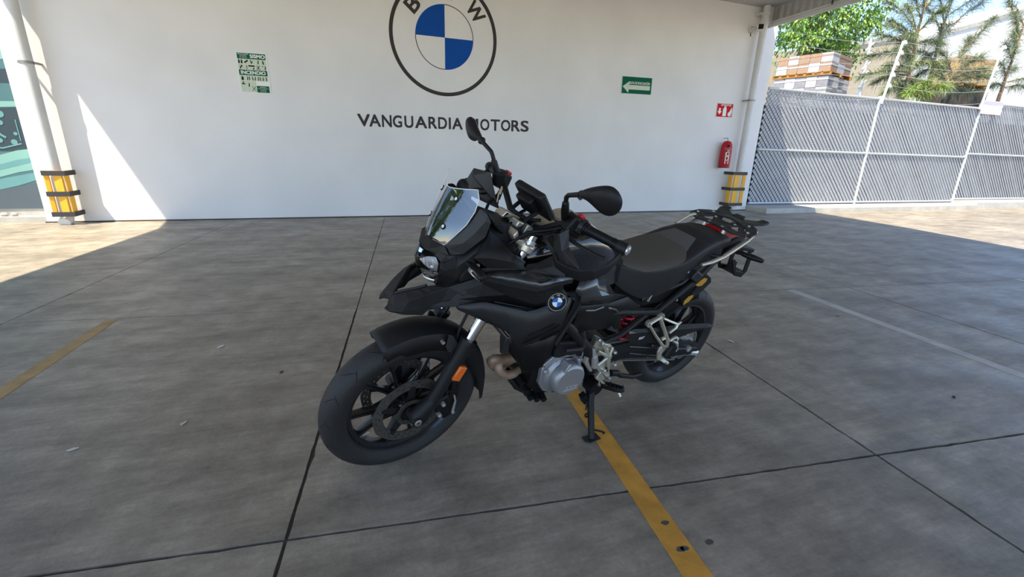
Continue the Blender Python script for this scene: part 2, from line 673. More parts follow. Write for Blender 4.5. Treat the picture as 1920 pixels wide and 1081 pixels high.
def disc(cx, cz, r0, r1, a0, a1, y0, y1, seg):
    """flat ring sector on the wall between y1 (front) and y0"""
    m = MB()
    for k in range(seg):
        A, B = a0 + (a1 - a0) * k / seg, a0 + (a1 - a0) * (k + 1) / seg
        q = [(cx + r * math.cos(a), cz + r * math.sin(a)) for r, a in ((r0, A), (r1, A), (r1, B), (r0, B))]
        if r0 == 0:
            q = q[1:]
        m.plate([V(x, y1, z) for x, z in q], abs(y1 - y0), direction=(0, -1, 0))
    return m


EX, EZ = 1.785, 3.165
em = disc(EX, EZ, 0.905, 0.968, -math.pi * 1.44, math.pi * 0.535, WY, WY - 0.003, 110)
emb = em.build('wall_emblem', M_ink, smooth=0)
tag(emb, 'big round painted emblem with dark ring and blue and white quarters on the wall', 'emblem')
for a in (math.pi / 2, -math.pi / 2):
    tag(disc(EX, EZ, 0.0, 0.522, a, a + math.pi / 2, WY, WY - 0.003, 22).build('quarter', M_blue, emb, smooth=0), 'blue quarter')
for a in (0, math.pi):
    disc(EX, EZ, 0.512, 0.524, a, a + math.pi / 2, WY, WY - 0.003, 22).build('outline', M_ink, emb, smooth=0)
for ch, ang, wd in (('B', 140, 0.21), ('M', 90, 0.28), ('W', 39.5, 0.34)):
    wtext(MB(), ch, EX + 0.725 * math.cos(R(ang)), EZ + 0.725 * math.sin(R(ang)), wd, 0.25,
          rot=R(ang - 90), weight=0.022).build('letter', M_ink, emb, smooth=0)
nm = empty('wall_lettering', (1.83, WY, 1.62))
tag(nm, 'dark lettering VANGUARDIA MOTORS along the white wall under the emblem', 'lettering')
# each letter by itself, spaced as painted
for c, xa, xb in (('V', 0.208, 0.424), ('A', 0.404, 0.605), ('N', 0.625, 0.796), ('G', 0.816, 0.978), ('U', 1.021, 1.182), ('A', 1.211, 1.433), ('R', 1.458, 1.619), ('D', 1.639, 1.806), ('I', 1.840, 1.879), ('A', 1.904, 2.107), ('M', 2.207, 2.414), ('O', 2.454, 2.635), ('T', 2.660, 2.851), ('O', 2.874, 3.065), ('R', 3.086, 3.270), ('S', 3.282, 3.452)):
    cxl = (xa + xb) / 2
    m = wtext(MB(), c, cxl, 1.712 + (cxl - 0.213) * 0.0098, xb - xa, 0.208, tilt=0.0098, weight=0.020)
    for i, p in enumerate(m.v):
        m.v[i] = (p[0] - 1.83, p[1] - WY, p[2] - 1.62)
    m.build('letter', M_ink, nm, smooth=0)

# ------------------------------------------------------------------ wall signs
def sign_board(name, x0, x1, z0, z1, m, label, tilt=0.0, t=0.006, cat='sign'):
    b = MB().box((0, -t / 2, 0), (x1 - x0, t, z1 - z0))
    o = b.build(name, m, smooth=0)
    o.location = ((x0 + x1) / 2, WY - 0.001, (z0 + z1) / 2)
    o.rotation_euler = (0, -tilt, 0)
    tag(o, label, cat)
    return o


def on_sign(o, name, m, mi_mat, t=0.006, shapes=(), texts=(), d=0.002):
    """flat print on a board: shapes are polygons (x, z), texts (body, cx, cz, w, h)"""
    b = MB()
    for k, sh in enumerate(shapes):
        b.plate([V(x, -t - d - .00002 * k, z) for x, z in sh], d, direction=(0, -1, 0))
    for body, cx, cz, wd, ht, wt in texts:
        vs_, fs_ = fit_text(body, wd, ht, depth=d, weight=wt)
        s0 = len(b.v)
        b.add(vs_, fs_)
        b.map(lambda p: (cx + p[0], -t - d - p[2] - d / 2, cz + p[1]), s0)
    if name in ('pictogram_panel', 'border', 'printed_band'):
        for q in islands(b):
            p = q.build(name, mi_mat, o, smooth=0)
        return p
    p = b.build(name, mi_mat, o, smooth=0)
    if name == 'pictogram' and len(shapes) > 4:
        p['kind'] = 'stuff'
    return p


def rc(x0, x1, z0, z1):
    return [(x0, z0), (x1, z0), (x1, z1), (x0, z1)]


def figure(cx, z, h, lean=0.0, wide=1.0):
    """small standing pictogram"""
    r = h * 0.12
    head = [(cx + lean * h + r * math.cos(a), z + h * 0.88 + r * math.sin(a)) for a in [k * math.pi / 4 for k in range(8)]]
    b = [(cx - h * .16 * wide, z), (cx + h * .16 * wide, z), (cx + h * .2 * wide + lean * h, z + h * .72), (cx - h * .2 * wide + lean * h, z + h * .72)]
    return [head, b]


def stick(x0, z0, x1, z1, wd):
    dx, dz = x1 - x0, z1 - z0
    L = math.hypot(dx, dz)
    nx, nz = -dz / L * wd / 2, dx / L * wd / 2
    return [(x0 + nx, z0 + nz), (x0 - nx, z0 - nz), (x1 - nx, z1 - nz), (x1 + nx, z1 + nz)]


# earthquake and fire instructions
sg = sign_board('safety_sign', -1.560, -1.118, 2.045, 2.645, M_signwhite,
                'tall white and green earthquake and fire instruction board headed SISMO', 0.012)
on_sign(sg, 'printed_band', None, M_green, shapes=[rc(-.205, .20, .205, .288), rc(-.205, .20, -.035, .045), rc(.02, .20, -.285, -.185)])
on_sign(sg, 'pictogram_panel', None, M_signpale,
        shapes=[rc(-.205 + k * .082, -.127 + k * .082, .128, .203) for k in range(5)] +
               [rc(-.205, -.127, .048, .124), rc(-.123, .037, .048, .124), rc(.041, .119, .048, .124), rc(.123, .20, .048, .124)] +
               [rc(-.205 + k * .082, -.127 + k * .082, -.115, -.038) for k in range(5)] +
               [rc(-.205 + k * .075, -.133 + k * .075, -.285, -.118) for k in range(3)], d=0.0015)
figs = []
figs += figure(-.185, .135, .062) + figure(-.148, .135, .062)
figs += [stick(-.11, .150, -.06, .185, .02), stick(-.025, .190, -.01, .140, .012), stick(-.01, .14, .005, .175, .01)]
figs += figure(.082, .135, .06, .1, .6) + figure(.16, .135, .062, -.12, .8)
figs += [stick(-.18, .055, -.155, .115, .012), stick(-.185, .08, -.14, .10, .01), stick(-.085, .055, -.085, .11, .008),
         rc(-.06, .03, .095, .115), stick(.0, .055, .02, .08, .014), stick(.05, .055, .105, .118, .006), stick(.05, .118, .105, .055, .006)]
figs += figure(.08, .06, .05, 0, .6) + [stick(.13, .11, .155, .112, .008)] + figure(.175, .055, .06, .1, .6)
figs += figure(-.168, -.11, .066, 0, 1.3)
for k, ln in ((-.10, .1), (-.07, 0), (-.02, -.1), (.01, .1), (.055, .05), (.09, -.1), (.125, .1), (.175, 0)):
    figs += figure(k, -.108, .058, ln, .6)
figs += figure(-.17, -.16, .035, .2) + [stick(-.19, -.165, -.14, -.165, .014)] + figure(-.09, -.205, .06, .1, .7)
figs += [stick(-.05, -.265, .005, -.195, .006), stick(-.05, -.195, .005, -.265, .006)]
on_sign(sg, 'pictogram', None, M_signblack, shapes=figs, d=0.0028)
on_sign(sg, 'lettering', None, M_signwhite, texts=[('SISMO', .085, .247, .215, .052, .03), ('INCENDIO', -.002, .006, .355, .054, .03),
        ('INSTRUCCIONES', -.118, .272, .15, .014, .01), ('¿QUE HACER', -.118, .249, .10, .013, .01), ('EN CASO DE', -.118, .226, .10, .013, .01),
        ('CONSERVE LA', .11, -.205, .10, .011, .01), ('CALMA Y UBIQUE LAS', .11, -.225, .15, .011, .01), ('RUTAS DE', .11, -.245, .08, .011, .01), ('EVACUACION', .11, -.268, .09, .011, .01)], d=0.0034)
# evacuation arrow
sg = sign_board('evacuation_sign', 5.494, 6.228, 2.49, 2.826, M_green, 'green evacuation route sign with a pale arrow pointing left', 0.018)
on_sign(sg, 'border', None, M_signwhite, shapes=[rc(-.367, .367, .162, .168), rc(-.367, .367, -.168, -.162), rc(-.367, -.362, -.162, .162), rc(.362, .367, -.162, .162)])
on_sign(sg, 'arrow', None, M_signpale, shapes=[[(-.345, -.03), (-.20, -.148), (-.195, -.082), (.325, -.082), (.325, .005), (-.19, .005), (-.19, .075)]])
on_sign(sg, 'lettering', None, M_signwhite, texts=[('RUTA DE EVACUACIÓN', .065, .052, .50, .062, .012)])
# fire extinguisher sign
sg = sign_board('extinguisher_sign', 8.04, 8.50, 2.152, 2.446, M_red, 'red and white EXTINTOR sign with arrow, extinguisher and flame', 0.012)
on_sign(sg, 'border', None, M_signwhite, shapes=[rc(-.23, .23, .141, .147), rc(-.23, .23, -.147, -.141), rc(-.23, -.222, -.141, .141)])
bot = [(-.045, -.125), (.055, -.125), (.055, .035), (.03, .06), (.045, .085), (.02, .09), (-.02, .085), (-.015, .06), (-.045, .035)]
fla = [(.10, -.10), (.15, -.13), (.20, -.12), (.215, -.02), (.205, .075), (.16, .005), (.145, -.03), (.11, -.045)]
arw = [(-.14, -.09), (-.20, -.02), (-.165, -.02), (-.165, .045), (-.115, .045), (-.115, -.02), (-.08, -.02)]
on_sign(sg, 'pictogram', None, M_signwhite, shapes=[bot, fla, arw])
on_sign(sg, 'flame', None, M_yel, shapes=[[(.15, -.12), (.19, -.115), (.195, -.06), (.175, -.07), (.165, -.09)]], d=0.003)
on_sign(sg, 'lettering', None, M_signwhite, texts=[('EXTINTOR', .03, .112, .29, .036, .02)])

# fire extinguisher in a red vinyl cover
fe = empty('fire_extinguisher', (8.37, WY - 0.15, 1.03))
tag(fe, 'red fire extinguisher in its cover, hung low on the wall', 'extinguisher')
b = MB().lathe([(0.0, 0), (0.118, 0), (0.124, 0.02), (0.126, 0.25), (0.122, 0.46), (0.108, 0.53), (0.085, 0.575), (0.045, 0.60), (0.0, 0.605)], (0, 0, 0), (0, 0, 1), 28)
b.build('cover', M_redcyl, fe, smooth=40)
b = MB().lathe([(0.1, 0), (0.1265, 0.0), (0.1265, 0.025), (0.1, 0.025)], (0, 0, -0.003), (0, 0, 1), 28)
b.build('hem', mat('dark_red', (0.15, 0.01, 0.015), 0.5), fe, smooth=40)
b = MB().tube([(0, 0, 0.595), (0, 0, 0.65), (0.01, 0.03, 0.67), (0, 0.14, 0.66)], 0.008)
b.build('hanger', M_steel, fe)
# print on the cover facing the bay
def wrapz(p, r=0.128, rot=R(-118)):
    a = rot + p[0] / r
    return (r * math.cos(a), r * math.sin(a), p[1])
b = MB()
vs_, fs_ = fit_text('EXTINTOR', 0.14, 0.026, depth=0.002)
b.add(vs_, fs_)
vs2 = []
for p in b.v:
    q = wrapz(p)
    vs2.append((q[0], q[1], 0.425 + q[2]))
b.v = vs2
s0 = len(b.v)
def ringshape(c, w_, h_, t_):
    n = 20
    P = [(c[0] + w_ * math.cos(2 * math.pi * k / n), c[1] + h_ * math.sin(2 * math.pi * k / n)) for k in range(n)]
    Q = [(c[0] + (w_ - t_) * math.cos(2 * math.pi * k / n), c[1] + (h_ - t_) * math.sin(2 * math.pi * k / n)) for k in range(n)]
    for k in range(n):
        j = (k + 1) % n
        b.add([wrapz(x) for x in (P[k], P[j], Q[j], Q[k])], [(0, 1, 2, 3)])
ringshape((0.012, 0.315), .038, .05, .014)
ringshape((0.005, 0.215), .042, .055, .016)
for (x0, z0, x1, z1) in ((-.03, .35, -.026, .10), (.045, .30, .046, .10), (-.026, .10, .046, .10), (-.01, .39, .05, .385), (-.02, .13, .05, .13)):
    b.add([wrapz(x) for x in stick(x0, z0, x1, z1, .013)], [(0, 1, 2, 3)])
b.build('print', M_signwhite, fe, smooth=0, solid=0.001)
b = MB()
b.add([wrapz(x, .1255) for x in rc(-.03, .03, .47, .51)], [(0, 1, 2, 3)])
b.build('window', M_signblack, fe, smooth=0, solid=0.002)

# ------------------------------------------------------------------ downpipes, clamps, corner guards, wall camera
def downpipe(x, label, zc, ztop, foot):
    y = WY - 0.17
    o = empty('downpipe', (x, y, 0.0))
    tag(o, label, 'pipe', 'white rainwater downpipes')
    b = MB().cyl((0, 0, 0.05), (0, 0, ztop), 0.075, seg=24)
    b.build('pipe', M_pvc, o, smooth=40)
    if foot:
        b = MB().tube([(0, 0, 0.16), (0, 0, 0.10), (0.0, -0.03, 0.05), (0.0, -0.10, 0.03)], [0.085, 0.088, 0.088, 0.075], 18)
        b.map(lambda p: (p[0], p[1], max(p[2], 0.001)))
        b.build('elbow', M_pvc, o, smooth=40)
    for z in zc:
        c = MB().lathe([(0.074, -.018), (0.083, -.018), (0.083, .018), (0.074, .018)], (0, 0, z), (0, 0, 1), 24, closed=True)
        c.box((0.088, 0.082, z), (0.03, 0.166, 0.026))
        c.box((-0.088, 0.082, z), (0.03, 0.166, 0.026))
        c.build('clamp', M_steel, o, smooth=30)
    return o


downpipe(-4.12, 'white downpipe in sun at the left end of the wall', [2.25], 4.44, True)
rp = downpipe(8.84, 'white downpipe in shade at the right end of the wall', [2.53], 4.44, False)
c = MB().lathe([(0.074, -.03), (0.095, -.03), (0.095, .03), (0.074, .03)], (0, 0, 4.28), (0, 0, 1), 24, closed=True)
c.box((-0.11, 0.08, 4.28), (0.08, 0.16, 0.03))
c.build('clamp', M_pvc, rp)


def guard(x, label, z0, z1, boards, strap, side):
    """two bevelled boards strapped round the foot of a pipe"""
    y = WY - 0.17
    o = empty('pipe_guard', (x, y, 0.0))
    tag(o, label, 'pipe guard')
    for dx, wd, rz in boards:
        b = MB().box((0, 0, (z0 + z1) / 2), (wd, 0.03, z1 - z0), None)
        M3 = Matrix.Translation((dx, -0.105, 0)) @ Matrix.Rotation(rz, 4, 'Z')
        b.map(lambda p: M3 @ Vector(p))
        b.build('board', M_yguard, o, smooth=30, bevel=0.010)
    xa, xb = strap
    b = MB().box((side - 0.02 * (1 if side > 0 else -1), -0.05, (z0 + z1) / 2), (0.02, 0.12, z1 - z0))
    b.build('board', M_yguard, o, smooth=30, bevel=0.006)
    for z in (z0 + 0.035, (z0 + z1) / 2, z1 - 0.035):
        b = MB()
        b.box(((xa + xb) / 2, -0.131, z), (xb - xa, 0.014, 0.07))
        b.box((side, 0.012, z), (0.016, 0.29, 0.07))
        b.build('strap', M_black, o, smooth=0, bevel=0.003)
    return o


guard(-4.12, 'yellow guard with black straps on the sunlit left downpipe', 0.13, 0.80, ((-0.065, 0.065, R(8)), (0.068, 0.110, R(-8))), (-0.105, 0.175), 0.165)
guard(8.84, 'yellow guard with black straps on the shaded right downpipe', 0.15, 0.945, ((-0.135, 0.185, R(10)), (0.080, 0.095, R(-8))), (-0.30, 0.135), -0.29)

sc = empty('security_camera', (8.64, WY, 3.99))
tag(sc, 'small white security camera with black face high on the wall', 'camera')
b = MB().box((0, -0.02, 0), (0.11, 0.04, 0.13))
b.build('base', M_pvc, sc, bevel=0.006)
b = MB().cyl((0, -0.03, 0), (0.02, -0.14, 0.0), 0.02)
b.build('arm', M_pvc, sc)
RC = Matrix.Rotation(R(-38), 3, 'Z')
b = MB().box((0.05, -0.22, 0), (0.12, 0.20, 0.115), RC)
b.build('housing', M_white, sc, bevel=0.01)
b = MB().box(V(0.05, -0.22, 0) + RC @ V(0, -0.104, 0), (0.10, 0.012, 0.095), RC)
b.build('lens_window', M_signblack, sc)
b = MB().tube([(0.0, -0.02, -0.05), (0.01, -0.02, -0.09), (0.03, -0.012, -0.13)], 0.008)
b.build('cable', M_black, sc)

# ------------------------------------------------------------------ printed banner on the left wall
ban = empty('wall_banner', (-6.3, 9.185, 0.19))
tag(ban, 'teal printed banner of machinery at the left edge of the wall', 'banner')
BX, BZ = -6.3, 0.19
MT = [mat('banner_teal', (0.060, 0.15, 0.16), 0.45), mat('banner_deep', (0.022, 0.042, 0.05), 0.45), mat('banner_mint', (0.20, 0.40, 0.345), 0.45),
      mat('banner_aqua', (0.115, 0.28, 0.285), 0.45), mat('banner_grey', (0.075, 0.10, 0.115), 0.45)]
b = MB().box((0.14, 0, 1.95), (3.4, 0.012, 3.9))
b.build('sheet', MT[0], ban, smooth=0)


def bpoly(mi, lev, polys):
    b = MB()
    for k, P in enumerate(polys):
        b.plate([V(x - BX, -0.006 - 0.0012 * lev - .0001 * k, z - BZ) for x, z in P], 0.001, direction=(0, -1, 0))
    b.build('printed_area', MT[mi], ban, smooth=0)


bpoly(4, 1, [[(-7.5, .19), (-4.46, .19), (-4.46, .62), (-5.0, .48), (-5.6, .40), (-7.5, .30)]])
bpoly(1, 1, [[(-7.5, 1.0), (-4.46, 1.05), (-4.46, 1.68), (-5.2, 1.62), (-7.5, 1.6)], [(-7.5, 1.95), (-4.46, 2.0), (-4.46, 2.2), (-5.6, 2.1)]])
bpoly(2, 2, [[(-7.5, .62), (-5.2, .60), (-4.75, .74), (-4.46, .80), (-4.46, 1.10), (-4.7, 1.06), (-5.3, .86), (-7.5, .84)],
             [(-7.5, 2.22), (-5.2, 2.1), (-4.46, 2.36), (-4.46, 2.46), (-5.2, 2.34), (-7.5, 2.4)],
             [(-7.5, 1.62), (-5.2, 1.63), (-4.46, 1.69), (-4.46, 1.76), (-5.4, 1.72), (-7.5, 1.7)]])
bpoly(3, 3, [[(-7.5, .36), (-5.4, .38), (-4.8, .54), (-4.46, .66), (-4.46, .76), (-4.9, .66), (-5.5, .5), (-7.5, .46)],
             [(-7.5, .72), (-5.2, .70), (-4.6, .88), (-4.46, .92), (-4.46, .97), (-4.7, .93), (-5.2, .77), (-7.5, .78)]])
dots = []
for x, z, r in ((-5.02, 1.60, .05), (-4.78, 1.57, .05), (-4.96, 1.47, .035), (-4.80, 1.45, .035), (-4.86, 1.2, .035), (-4.70, 1.18, .04), (-5.12, 1.22, .05), (-4.66, 1.30, .025), (-5.3, 1.5, .06)):
    dots.append([(x + r * math.cos(k * math.pi / 5), z + r * math.sin(k * math.pi / 5)) for k in range(10)])
dots += [stick(-4.92, 1.46, -4.82, 1.26, .022), stick(-4.86, 1.30, -4.78, 1.24, .03), stick(-4.62, 1.5, -4.62, 1.2, .012), stick(-5.1, 1.36, -4.98, 1.20, .02),
         stick(-5.2, 1.12, -4.85, 1.09, .02), stick(-4.85, 1.09, -4.62, 1.16, .02), stick(-5.0, 1.12, -4.95, 1.25, .016)]
bpoly(3, 4, dots[:9])
bpoly(3, 5, dots[9:])
# rubble in the gap under the banner
for k in range(3):
    b = MB().sphere((0, 0, 0.028), 0.035, 8, 5, scale=(1.6, 1, 0.8))
    b.map(lambda p: (p[0] * (1 + .2 * math.sin(p[2] * 90 + k)), p[1], p[2]))
    o = b.build('rubble_stone', M_curb, smooth=50)
    o.location = (-5.16 + .12 * k, 9.13, 0.085)
    tag(o, ('first', 'middle', 'last')[k] + ' of three pale stones on the ledge under the banner, counted toward the pipe', 'stone', 'stones on the ledge under the banner')

# ------------------------------------------------------------------ litter on the floor
def scrap(x, y, m, label, cat, s=0.03, rz=0.0):
    b = MB()
    n = 9
    P = []
    for k in range(n):
        a = 2 * math.pi * k / n
        r = s * (0.7 + 0.5 * random.random())
        P.append(V(r * math.cos(a) * 1.5, r * math.sin(a) * .6, 0.004 + 0.004 * random.random()))
    b.plate(P, 0.0015, direction=(0, 0, 1))
    o = b.build('paper_scrap' if m == M_paper else 'dry_leaf', m, smooth=0)
    o.location = (x, y, 0.0)
    o.rotation_euler = (0, 0, rz)
    tag(o, label, cat)


for tok, m, lb, ct, s in (((-0.8305, 2.2786, 0.0000), M_paper, 'white scrap on bare floor left of the front wheel', 'litter', .014),
                          ((-1.2150, 2.1899, 0.0000), M_paper, 'pale scrap on the floor farthest left and nearest the viewer', 'litter', .014),
                          ((-0.8752, 3.2018, 0.0000), M_paper, 'pale scrap on the floor beyond the left faded line end', 'litter', .018),
                          ((2.5649, 2.3479, 0.0000), M_paper, 'white scrap on the floor just behind the rear wheel', 'litter', .018),
                          ((-0.4590, 2.7117, 0.0000), M_dryleaf, 'dark dry leaf on the floor left of the front tyre', 'leaf', .014),
                          ((3.9185, 2.5300, 0.0000), M_dryleaf, 'dark dry leaf on the floor left of the white line', 'leaf', .012),
                          ((3.2318, 1.3367, 0.0000), M_dryleaf, 'dark dry leaf on the floor right of the white line', 'leaf', .012)):
    scrap(tok[0], tok[1], m, lb, ct, s, random.random() * 3)

# ------------------------------------------------------------------ fence with privacy slats on a low curb
FY = 8.99
fence = empty('chain_link_fence', (9.45, FY, 0.0))
tag(fence, 'tall grey chain link fence with privacy slats on a low curb', 'fence')
F0 = V(9.45, FY, 0)


def fb(m, name, ma, smooth=30, kind=None, **k):
    for i, p in enumerate(m.v):
        m.v[i] = tuple(Vector(p) - F0)
    o = m.build(name, ma, fence, smooth=smooth, **k)
    if kind:
        o['kind'] = kind
    return o


p1b, p1t, p1tip = V(*(13.3789, 8.9900, 0.0528)), V(*(13.4157, 8.9900, 2.9171)), V(*(13.6594, 8.9900, 4.2414))
p2b, p2t, p2tip = V(*(17.7529, 8.9900, 0.0045)), V(*(17.6504, 8.9900, 3.0056)), V(*(17.8190, 8.9900, 4.5148))
p3t, p3b = V(*(20.4377, 8.8000, 3.2601)), V(*(22.5233, 8.8000, 0.1569))
ZB, ZM, ZT = 0.17, 1.48, 2.86
post_x = [p1b.x, p2b.x]
curb = MB().box(((9.42 + p2b.x) / 2, 8.72, 0.055), (p2b.x - 9.42, 0.84, 0.125))
curb.box((p2b.x + 6, 8.72, 0.09), (12, 0.80, 0.20))
o = curb.build('trim_2', M_curb, smooth=0, bevel=0.01)
tag(o, kind='structure')
for x, tz in ((p1b.x, ZT + 0.06), (p2b.x, ZT + 0.12)):
    fb(MB().cyl((x, FY, 0.11), (x, FY, tz), 0.045, seg=14), 'post', M_galv)
segs_ = [(9.50, p1b.x, ZB, ZM, ZT), (p1b.x, p2b.x, ZB, ZM, ZT), (p2b.x, p2b.x + 8.0, ZB + 0.06, ZM + 0.10, ZT + 0.16)]
for x0, x1, a, bb, c in segs_:
    for z in (a, bb, c):
        fb(MB().cyl((x0 + 0.02, FY - 0.01, z), (x1 - 0.02, FY - 0.01, z), 0.030, seg=10), 'rail', M_galv)
    # slats woven along one diagonal of the mesh
    SP = 0.128
    k = 0
    cmin, cmax = x0 + a, x1 + c
    while True:
        cc = cmin + 0.05 + SP * math.sqrt(2) * k * 0.72
        k += 1
        if cc > cmax - 0.03:
            break
        zz0, zz1 = max(a + .02, cc - x1 + .02), min(c - .02, cc - x0 - .02)
        if zz1 - zz0 < 0.06:
            continue
        hw = 0.040
        d = V(1, 0, -1).normalized()
        nrm = V(1, 0, 1).normalized() * hw
        A = V(cc - zz1, FY + 0.012, zz1)
        B = V(cc - zz0, FY + 0.012, zz0)
        tw = random.uniform(-0.006, 0.006)
        P = [A - nrm + V(0, tw, 0), B - nrm + V(0, tw, 0), B + nrm - V(0, tw, 0), A + nrm - V(0, tw, 0)]
        fb(MB().plate(P, 0.004), 'slat', M_slat, smooth=0)
    # the wire itself
    m = MB()
    k = 0
    while True:
        cc = (x0 - c) + 0.05 + 0.105 * k
        k += 1
        if cc > x1 - a - 0.03:
            break
        zz0, zz1 = max(a, x0 - cc), min(c, x1 - cc)
        if zz1 - zz0 < 0.05:
            continue
        m.cyl((cc + zz0, FY - 0.004, zz0), (cc + zz1, FY - 0.004, zz1), 0.0042, seg=4)
    k = 0
    while True:
        cc = cmin + 0.05 + SP * math.sqrt(2) * (k + .5) * 0.72
        k += 1
        if cc > cmax - 0.03:
            break
        zz0, zz1 = max(a, cc - x1), min(c, cc - x0)
        if zz1 - zz0 < 0.05:
            continue
        m.cyl((cc - zz1, FY - 0.002, zz1), (cc - zz0, FY - 0.002, zz0), 0.005, seg=4)
    fb(m, 'wire_mesh', M_wire, smooth=0, kind='stuff')
arms = []
for pt, tip in ((p1t, p1tip), (p2t, p2tip)):
    a = V(pt.x, FY - 0.05, pt.z - 0.18)
    b = V(tip.x, FY - 0.05, tip.z)
    arms.append((a, b))
    m = MB().tube([a, b], [0.030, 0.028], 8)
    fb(m, 'top_arm', M_white)
    for q in (0.30, 0.475, 0.65, 0.825, 0.985):
        c = a.lerp(b, q)
        d = (b - a).normalized()
        m = MB().lathe([(0.0, -.06), (0.06, -.045), (0.062, -.03), (0.022, .045), (0.0, .05)], c + V(0.05, -0.01, 0), d, 10)
        fb(m, 'insulator', M_white, smooth=40)
for q in (0.10, 0.30, 0.475, 0.65, 0.825, 0.985):
    A, B = arms[0][0].lerp(arms[0][1], q), arms[1][0].lerp(arms[1][1], q)
    s_ = V(9.55, FY, A.z - 0.12)
    m = MB()
    P = [s_, A, B, B + (B - A) * 1.2]
    Q = []
    for p, r in zip(P, P[1:]):
        for k in range(8):
            t_ = k / 8
            z = p.lerp(r, t_)
            z.z -= 0.10 * (1 - (2 * t_ - 1) ** 2)
            Q.append(z + V(0.05, -0.03, 0))
    Q.append(P[-1])
    m.tube(Q, 0.0036, 4)
    fb(m, 'wire', M_galv, smooth=0)
nb = empty('fence_notice', (18.1831, 8.9300, 2.8994))
tag(nb, 'small white notice with a lilac heading tied to the fence', 'notice')
b = MB().box((0, 0, 0), (1.0, 0.01, 0.36))
b.build('board', M_signwhite, nb, smooth=0)
b = MB().box((0, -0.0065, 0.12), (0.98, 0.002, 0.10))
b.build('heading', mat('lilac_print', (0.42, 0.38, 0.55), 0.5), nb, smooth=0)
b = MB()
for k, x in enumerate((-.30, -.22, -.10, .0, .12, .26, .34)):
    b.plate([V(px_, -0.0065, pz_) for px_, pz_ in stick(x, -.08, x + (.04 if k % 2 else 0), .03, .016)], .001, direction=(0, -1, 0))
b.plate([V(px_, -0.0065, pz_) for px_, pz_ in stick(-.30, -.02, -.22, -.02, .016)], .001, direction=(0, -1, 0))
b.build('print', M_pvc, nb, smooth=0)

# ------------------------------------------------------------------ the raised yard beyond
yard = MB().box((40, 35, 1.3), (61, 50.4, 2.6))
tag(yard.build('ground', M_soil, smooth=0), kind='structure')
YZ = 2.6


def building(name, label, face, y0, depth, m, extra=None):
    base = V(face[0][0], y0, YZ)
    o = empty(name, base)
    tag(o, label, 'building')
    b = MB().plate([V(x, y0, z) - base for x, z in face], depth, direction=(0, -1, 0))
    b.build('wall', m, o, smooth=0)
    return o, base


WB = [(45.3440, 26.0000, 6.0131), (43.6209, 26.0000, 10.8128), (47.7070, 26.0000, 11.9175), (51.9211, 26.0000, 13.1511), (58.1777, 26.0000, 15.1215), (63.9162, 26.0000, 7.1095)]
ob, base = building('warehouse', 'big white warehouse with a sloping roofline behind the trees', [(p[0], max(p[2], YZ) if i not in (0, 5) else YZ) for i, p in enumerate(WB)], 26.0, 9.0, M_bwhite)
b = MB()
for p, q in zip(WB[1:4], WB[2:5]):
    b.plate([V(p[0], 25.93, p[2] - .25) - base, V(q[0], 25.93, q[2] - .25) - base, V(q[0], 25.93, q[2] + .05) - base, V(p[0], 25.93, p[2] + .05) - base], .06, direction=(0, -1, 0))
b.build('roof_edge', M_curb, ob, smooth=0)
b = MB().cyl(V(*(46.4378, 26.2000, 11.4720)) - base, V(*(46.3329, 26.2000, 12.5693)) - base, 0.08, 0.02, 6)
b.build('mast', M_white, ob)
BB = [(25.5764, 24.0000, 4.6899), (24.8761, 24.0000, 7.3931), (31.9310, 24.0000, 8.6495), (37.8630, 24.0000, 9.7741), (39.7751, 24.0000, 5.5281)]
ob, base = building('beige_building', 'beige building seen in gaps between the leafy tree and pines', [(p[0], YZ if i in (0, 4) else p[2]) for i, p in enumerate(BB)], 24.0, 1.6, M_beige)
p, q = BB[2], BB[3]
b = MB().plate([V(p[0], 23.93, p[2] - .2) - base, V(q[0], 23.93, q[2] - .2) - base, V(q[0], 23.93, q[2] + .06) - base, V(p[0], 23.93, p[2] + .06) - base], .08, direction=(0, -1, 0))
b.build('coping', M_curb, ob, smooth=0)
# pallets of goods
def pallet(C, u, v, lu, lv, z, label, m=M_pallet):
    o = empty('pallet', (C.x, C.y, z))
    tag(o, label, 'pallet')
    for k in range(7):
        a = u * (lu * (k + .5) / 7)
        b = MB()
        rot = Matrix.Rotation(math.atan2(v.y, v.x), 3, 'Z')
        b.box(a + v * lv / 2 + V(0, 0, .115), (lv, lu / 7 * .72, .02), rot)
        b.build('board', m, o, smooth=0)
    for k in (0.04, .5, .96):
        rot = Matrix.Rotation(math.atan2(u.y, u.x), 3, 'Z')
        b = MB().box(v * lv * k + u * lu / 2 + V(0, 0, .055), (lu, .09, .095), rot)
        b.build('bearer', m, o, smooth=0)
    return o


ORD = ['at the near corner', 'second from the near corner', 'third from the near corner', 'fourth from the near corner', 'farthest from the near corner']


